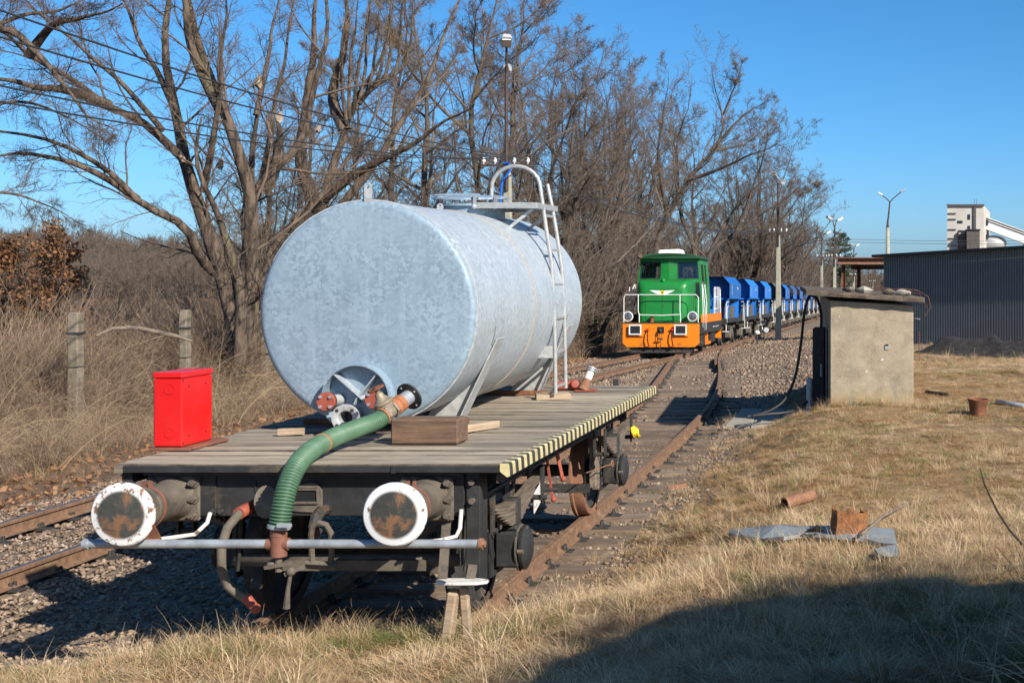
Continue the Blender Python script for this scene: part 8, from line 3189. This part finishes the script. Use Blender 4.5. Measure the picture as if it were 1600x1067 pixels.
def make_thicket():
    xs, ys, sc, pk = [], [], [], []

    def strip(n, x0, x1, y0, y1, s0, s1, kinds, pw=1.0):
        x, y = spread(n, x0, x1, y0, y1, pw)
        xs.append(x); ys.append(y); sc.append(RNG.uniform(s0, s1, n)); pk.append(RNG.choice(kinds, n))
    # in front of and behind the fence line, left of the running track
    strip(520, -15.5, -12.4, 15, 30, 0.45, 0.8, [0, 1, 2, 3, 7, 8, 9, 0, 1, 2])
    strip(700, -20.0, -14.6, 17, 32, 0.7, 1.15, [0, 1, 2, 3, 4, 5, 6, 7])
    strip(700, -28, -15, 24, 46, 0.9, 1.5, [0, 1, 2, 3, 4, 5, 6])
    strip(420, -12.6, -10.8, 13, 40, 0.18, 0.36, [0, 1, 7, 8, 9, 9])
    strip(420, -13, -10.6, 40, 75, 0.35, 0.7, [0, 1, 2, 7, 8, 9])
    strip(650, -19, -12.2, 36, 75, 0.8, 1.5, [0, 1, 2, 3, 4, 5, 6])
    strip(520, -22, -11.5, 70, 170, 1.1, 2.0, [0, 1, 2, 3, 4, 5, 6])
    strip(420, -15, -10.4, 11, 45, 0.5, 1.1, [10, 11], 1.2)
    strip(230, -18.5, -12.2, 15, 38, 0.5, 1.0, [12, 13, 14])
    strip(150, -16, -11.5, 38, 80, 0.7, 1.2, [12, 13, 14])
    strip(120, -5, 30, 210, 300, 1.6, 2.6, [4, 5, 6, 0])
    x, y, s, p = map(np.concatenate, (xs, ys, sc, pk))
    s = s * (1.0 + 0.45 * wob(x, y, 0.9))
    ok = RNG.random(len(x)) < 0.72 + 0.5 * wob(x + 5, y, 1.4)
    x, y, s, p = x[ok], y[ok], s[ok], p[ok]
    s = s * np.where((x > -14.9) & (y < 31), 0.62, 1.0) * np.where((x <= -14.9) & (y < 46), 0.82, 1.0)
    scatter('bramble_thicket', BRAMBLE, np.stack([x, y, gz(x, y)], -1), rand_rot(len(x), 0.08), s, p, 'tangled dry brambles and reeds along the old fence', 'undergrowth')
    # leaf litter beside the left track
    n = 5200
    x, y = spread(n, -13.2, -9.9, 9, 48, 1.3)
    q = np.array([[-0.5, -0.3, 0], [0.5, -0.35, 0.12], [0.55, 0.3, 0.0], [-0.45, 0.35, 0.15]])
    lv = [np_mesh('leaf', q * sc_, np.array([[0, 1, 2, 3]]), 'dead_leaf', 4) for sc_ in (0.05, 0.07, 0.09)]
    scatter('leaf_litter', lv, np.stack([x, y, gz(x, y) + 0.02], -1), rand_rot(n, 0.5), RNG.uniform(0.6, 1.3, n), RNG.integers(0, 3, n), 'fallen brown leaves beside the running track', 'leaves')


make_thicket()


# ---- shrub that keeps its brown leaves at the frame edge
def leafy_shrub():
    Y = 33.0
    x = at(10, 500, Y).x
    z = float(gz(x, Y))
    T = generic(88, 4.6, 2.1, nl=8, vase=True, L2=8, L3=5, L4=4, up=0.05, tw=0.003, thin=0.8, r=0.05)
    t = thing('leafy_shrub', (x, Y, z), 'shrub holding withered orange-brown leaves at the edge of the thicket', 'shrub')
    np_obj('stems', Tree.mesh('stems', T.trunk + T.crown, 'twig'), t)
    pts = T.crown[1][0].reshape(-1, 3)
    rng = np.random.default_rng(3)
    n = 14000
    c = pts[rng.integers(0, len(pts), n)] + rng.normal(0, 0.10, (n, 3))
    c = c[c[:, 2] > 0.5]
    n = len(c)
    a = norm(rng.normal(0, 1, (n, 3)))
    b = norm(np.cross(a, rng.normal(0, 1, (n, 3))))
    s = rng.uniform(0.04, 0.075, (n, 1))
    V = np.stack([c - a * s, c + b * s * 0.5, c + a * s, c - b * s * 0.5], 1).reshape(-1, 3)
    F = np.arange(n * 4).reshape(n, 4)
    np_obj('leaves', np_mesh('leaves', V, F, 'dead_leaf', 4), t)


leafy_shrub()


# ---- woods on the far hills: bare crowns run together into one brown mass
def far_woods():
    rng = np.random.default_rng(8)
    protos = []
    for i in range(3):
        T = Tree(300 + i)
        P = [limb([(0, 0, -0.5), (0.2, 0.1, 3), (0.1 * i, 0.3, 7), (0, 0, 11)], 0.2, 0.04, 8)]
        for k in range(9):
            a = k * 2.4
            P.append(limb([(0, 0, 2.5 + 0.7 * k), (1.2 * math.cos(a), 1.2 * math.sin(a), 4.5 + 0.6 * k), (2.2 * math.cos(a), 2.2 * math.sin(a), 6.5 + 0.55 * k)], 0.1, 0.04, 8))
        pts = np.stack([p for p, _ in P]); rad = np.stack([r for _, r in P])
        T.put(False, pts, rad, 4)
        a, ra = children(pts, rad, 10, 0.2, 1, 0.7, 0.3, 0.45, 4, 0.7, rng, 0.1, 0.15, 0.035)
        T.put(False, a, ra, 3)
        b, rb = children(a, ra, 5, 0.2, 1, 0.7, 0.3, 0.55, 3, 0.7, rng, 0.1, 0.15, 0.03)
        T.put(False, b, rb, 3)
        protos.append(Tree.mesh('far_crown', T.crown, 'twig_b'))
    n = 2600
    y = rng.uniform(335, 545, n)
    x = -y * rng.uniform(0.05, 0.72, n)
    z = HILL_Z(x, y)
    n2 = 260
    y2 = rng.uniform(230, 330, n2)
    x2 = rng.uniform(-40, 45, n2)
    x2 = np.where(np.abs(x2 - MAIN(y2)) < 6, x2 - 14, x2)
    z2 = gz(x2, y2)
    x, y, z = np.append(x, x2), np.append(y, y2), np.append(z, z2)
    s = np.append(rng.uniform(0.7, 1.15, n), rng.uniform(0.45, 0.75, n2))
    scatter('far_woods', protos, np.stack([x, y, z], -1), np.stack([np.zeros(len(x)), np.zeros(len(x)), rng.uniform(0, 6.28, len(x))], -1), s, rng.integers(0, 3, len(x)), 'brown leafless woods on the far hills', 'woods')


far_woods()
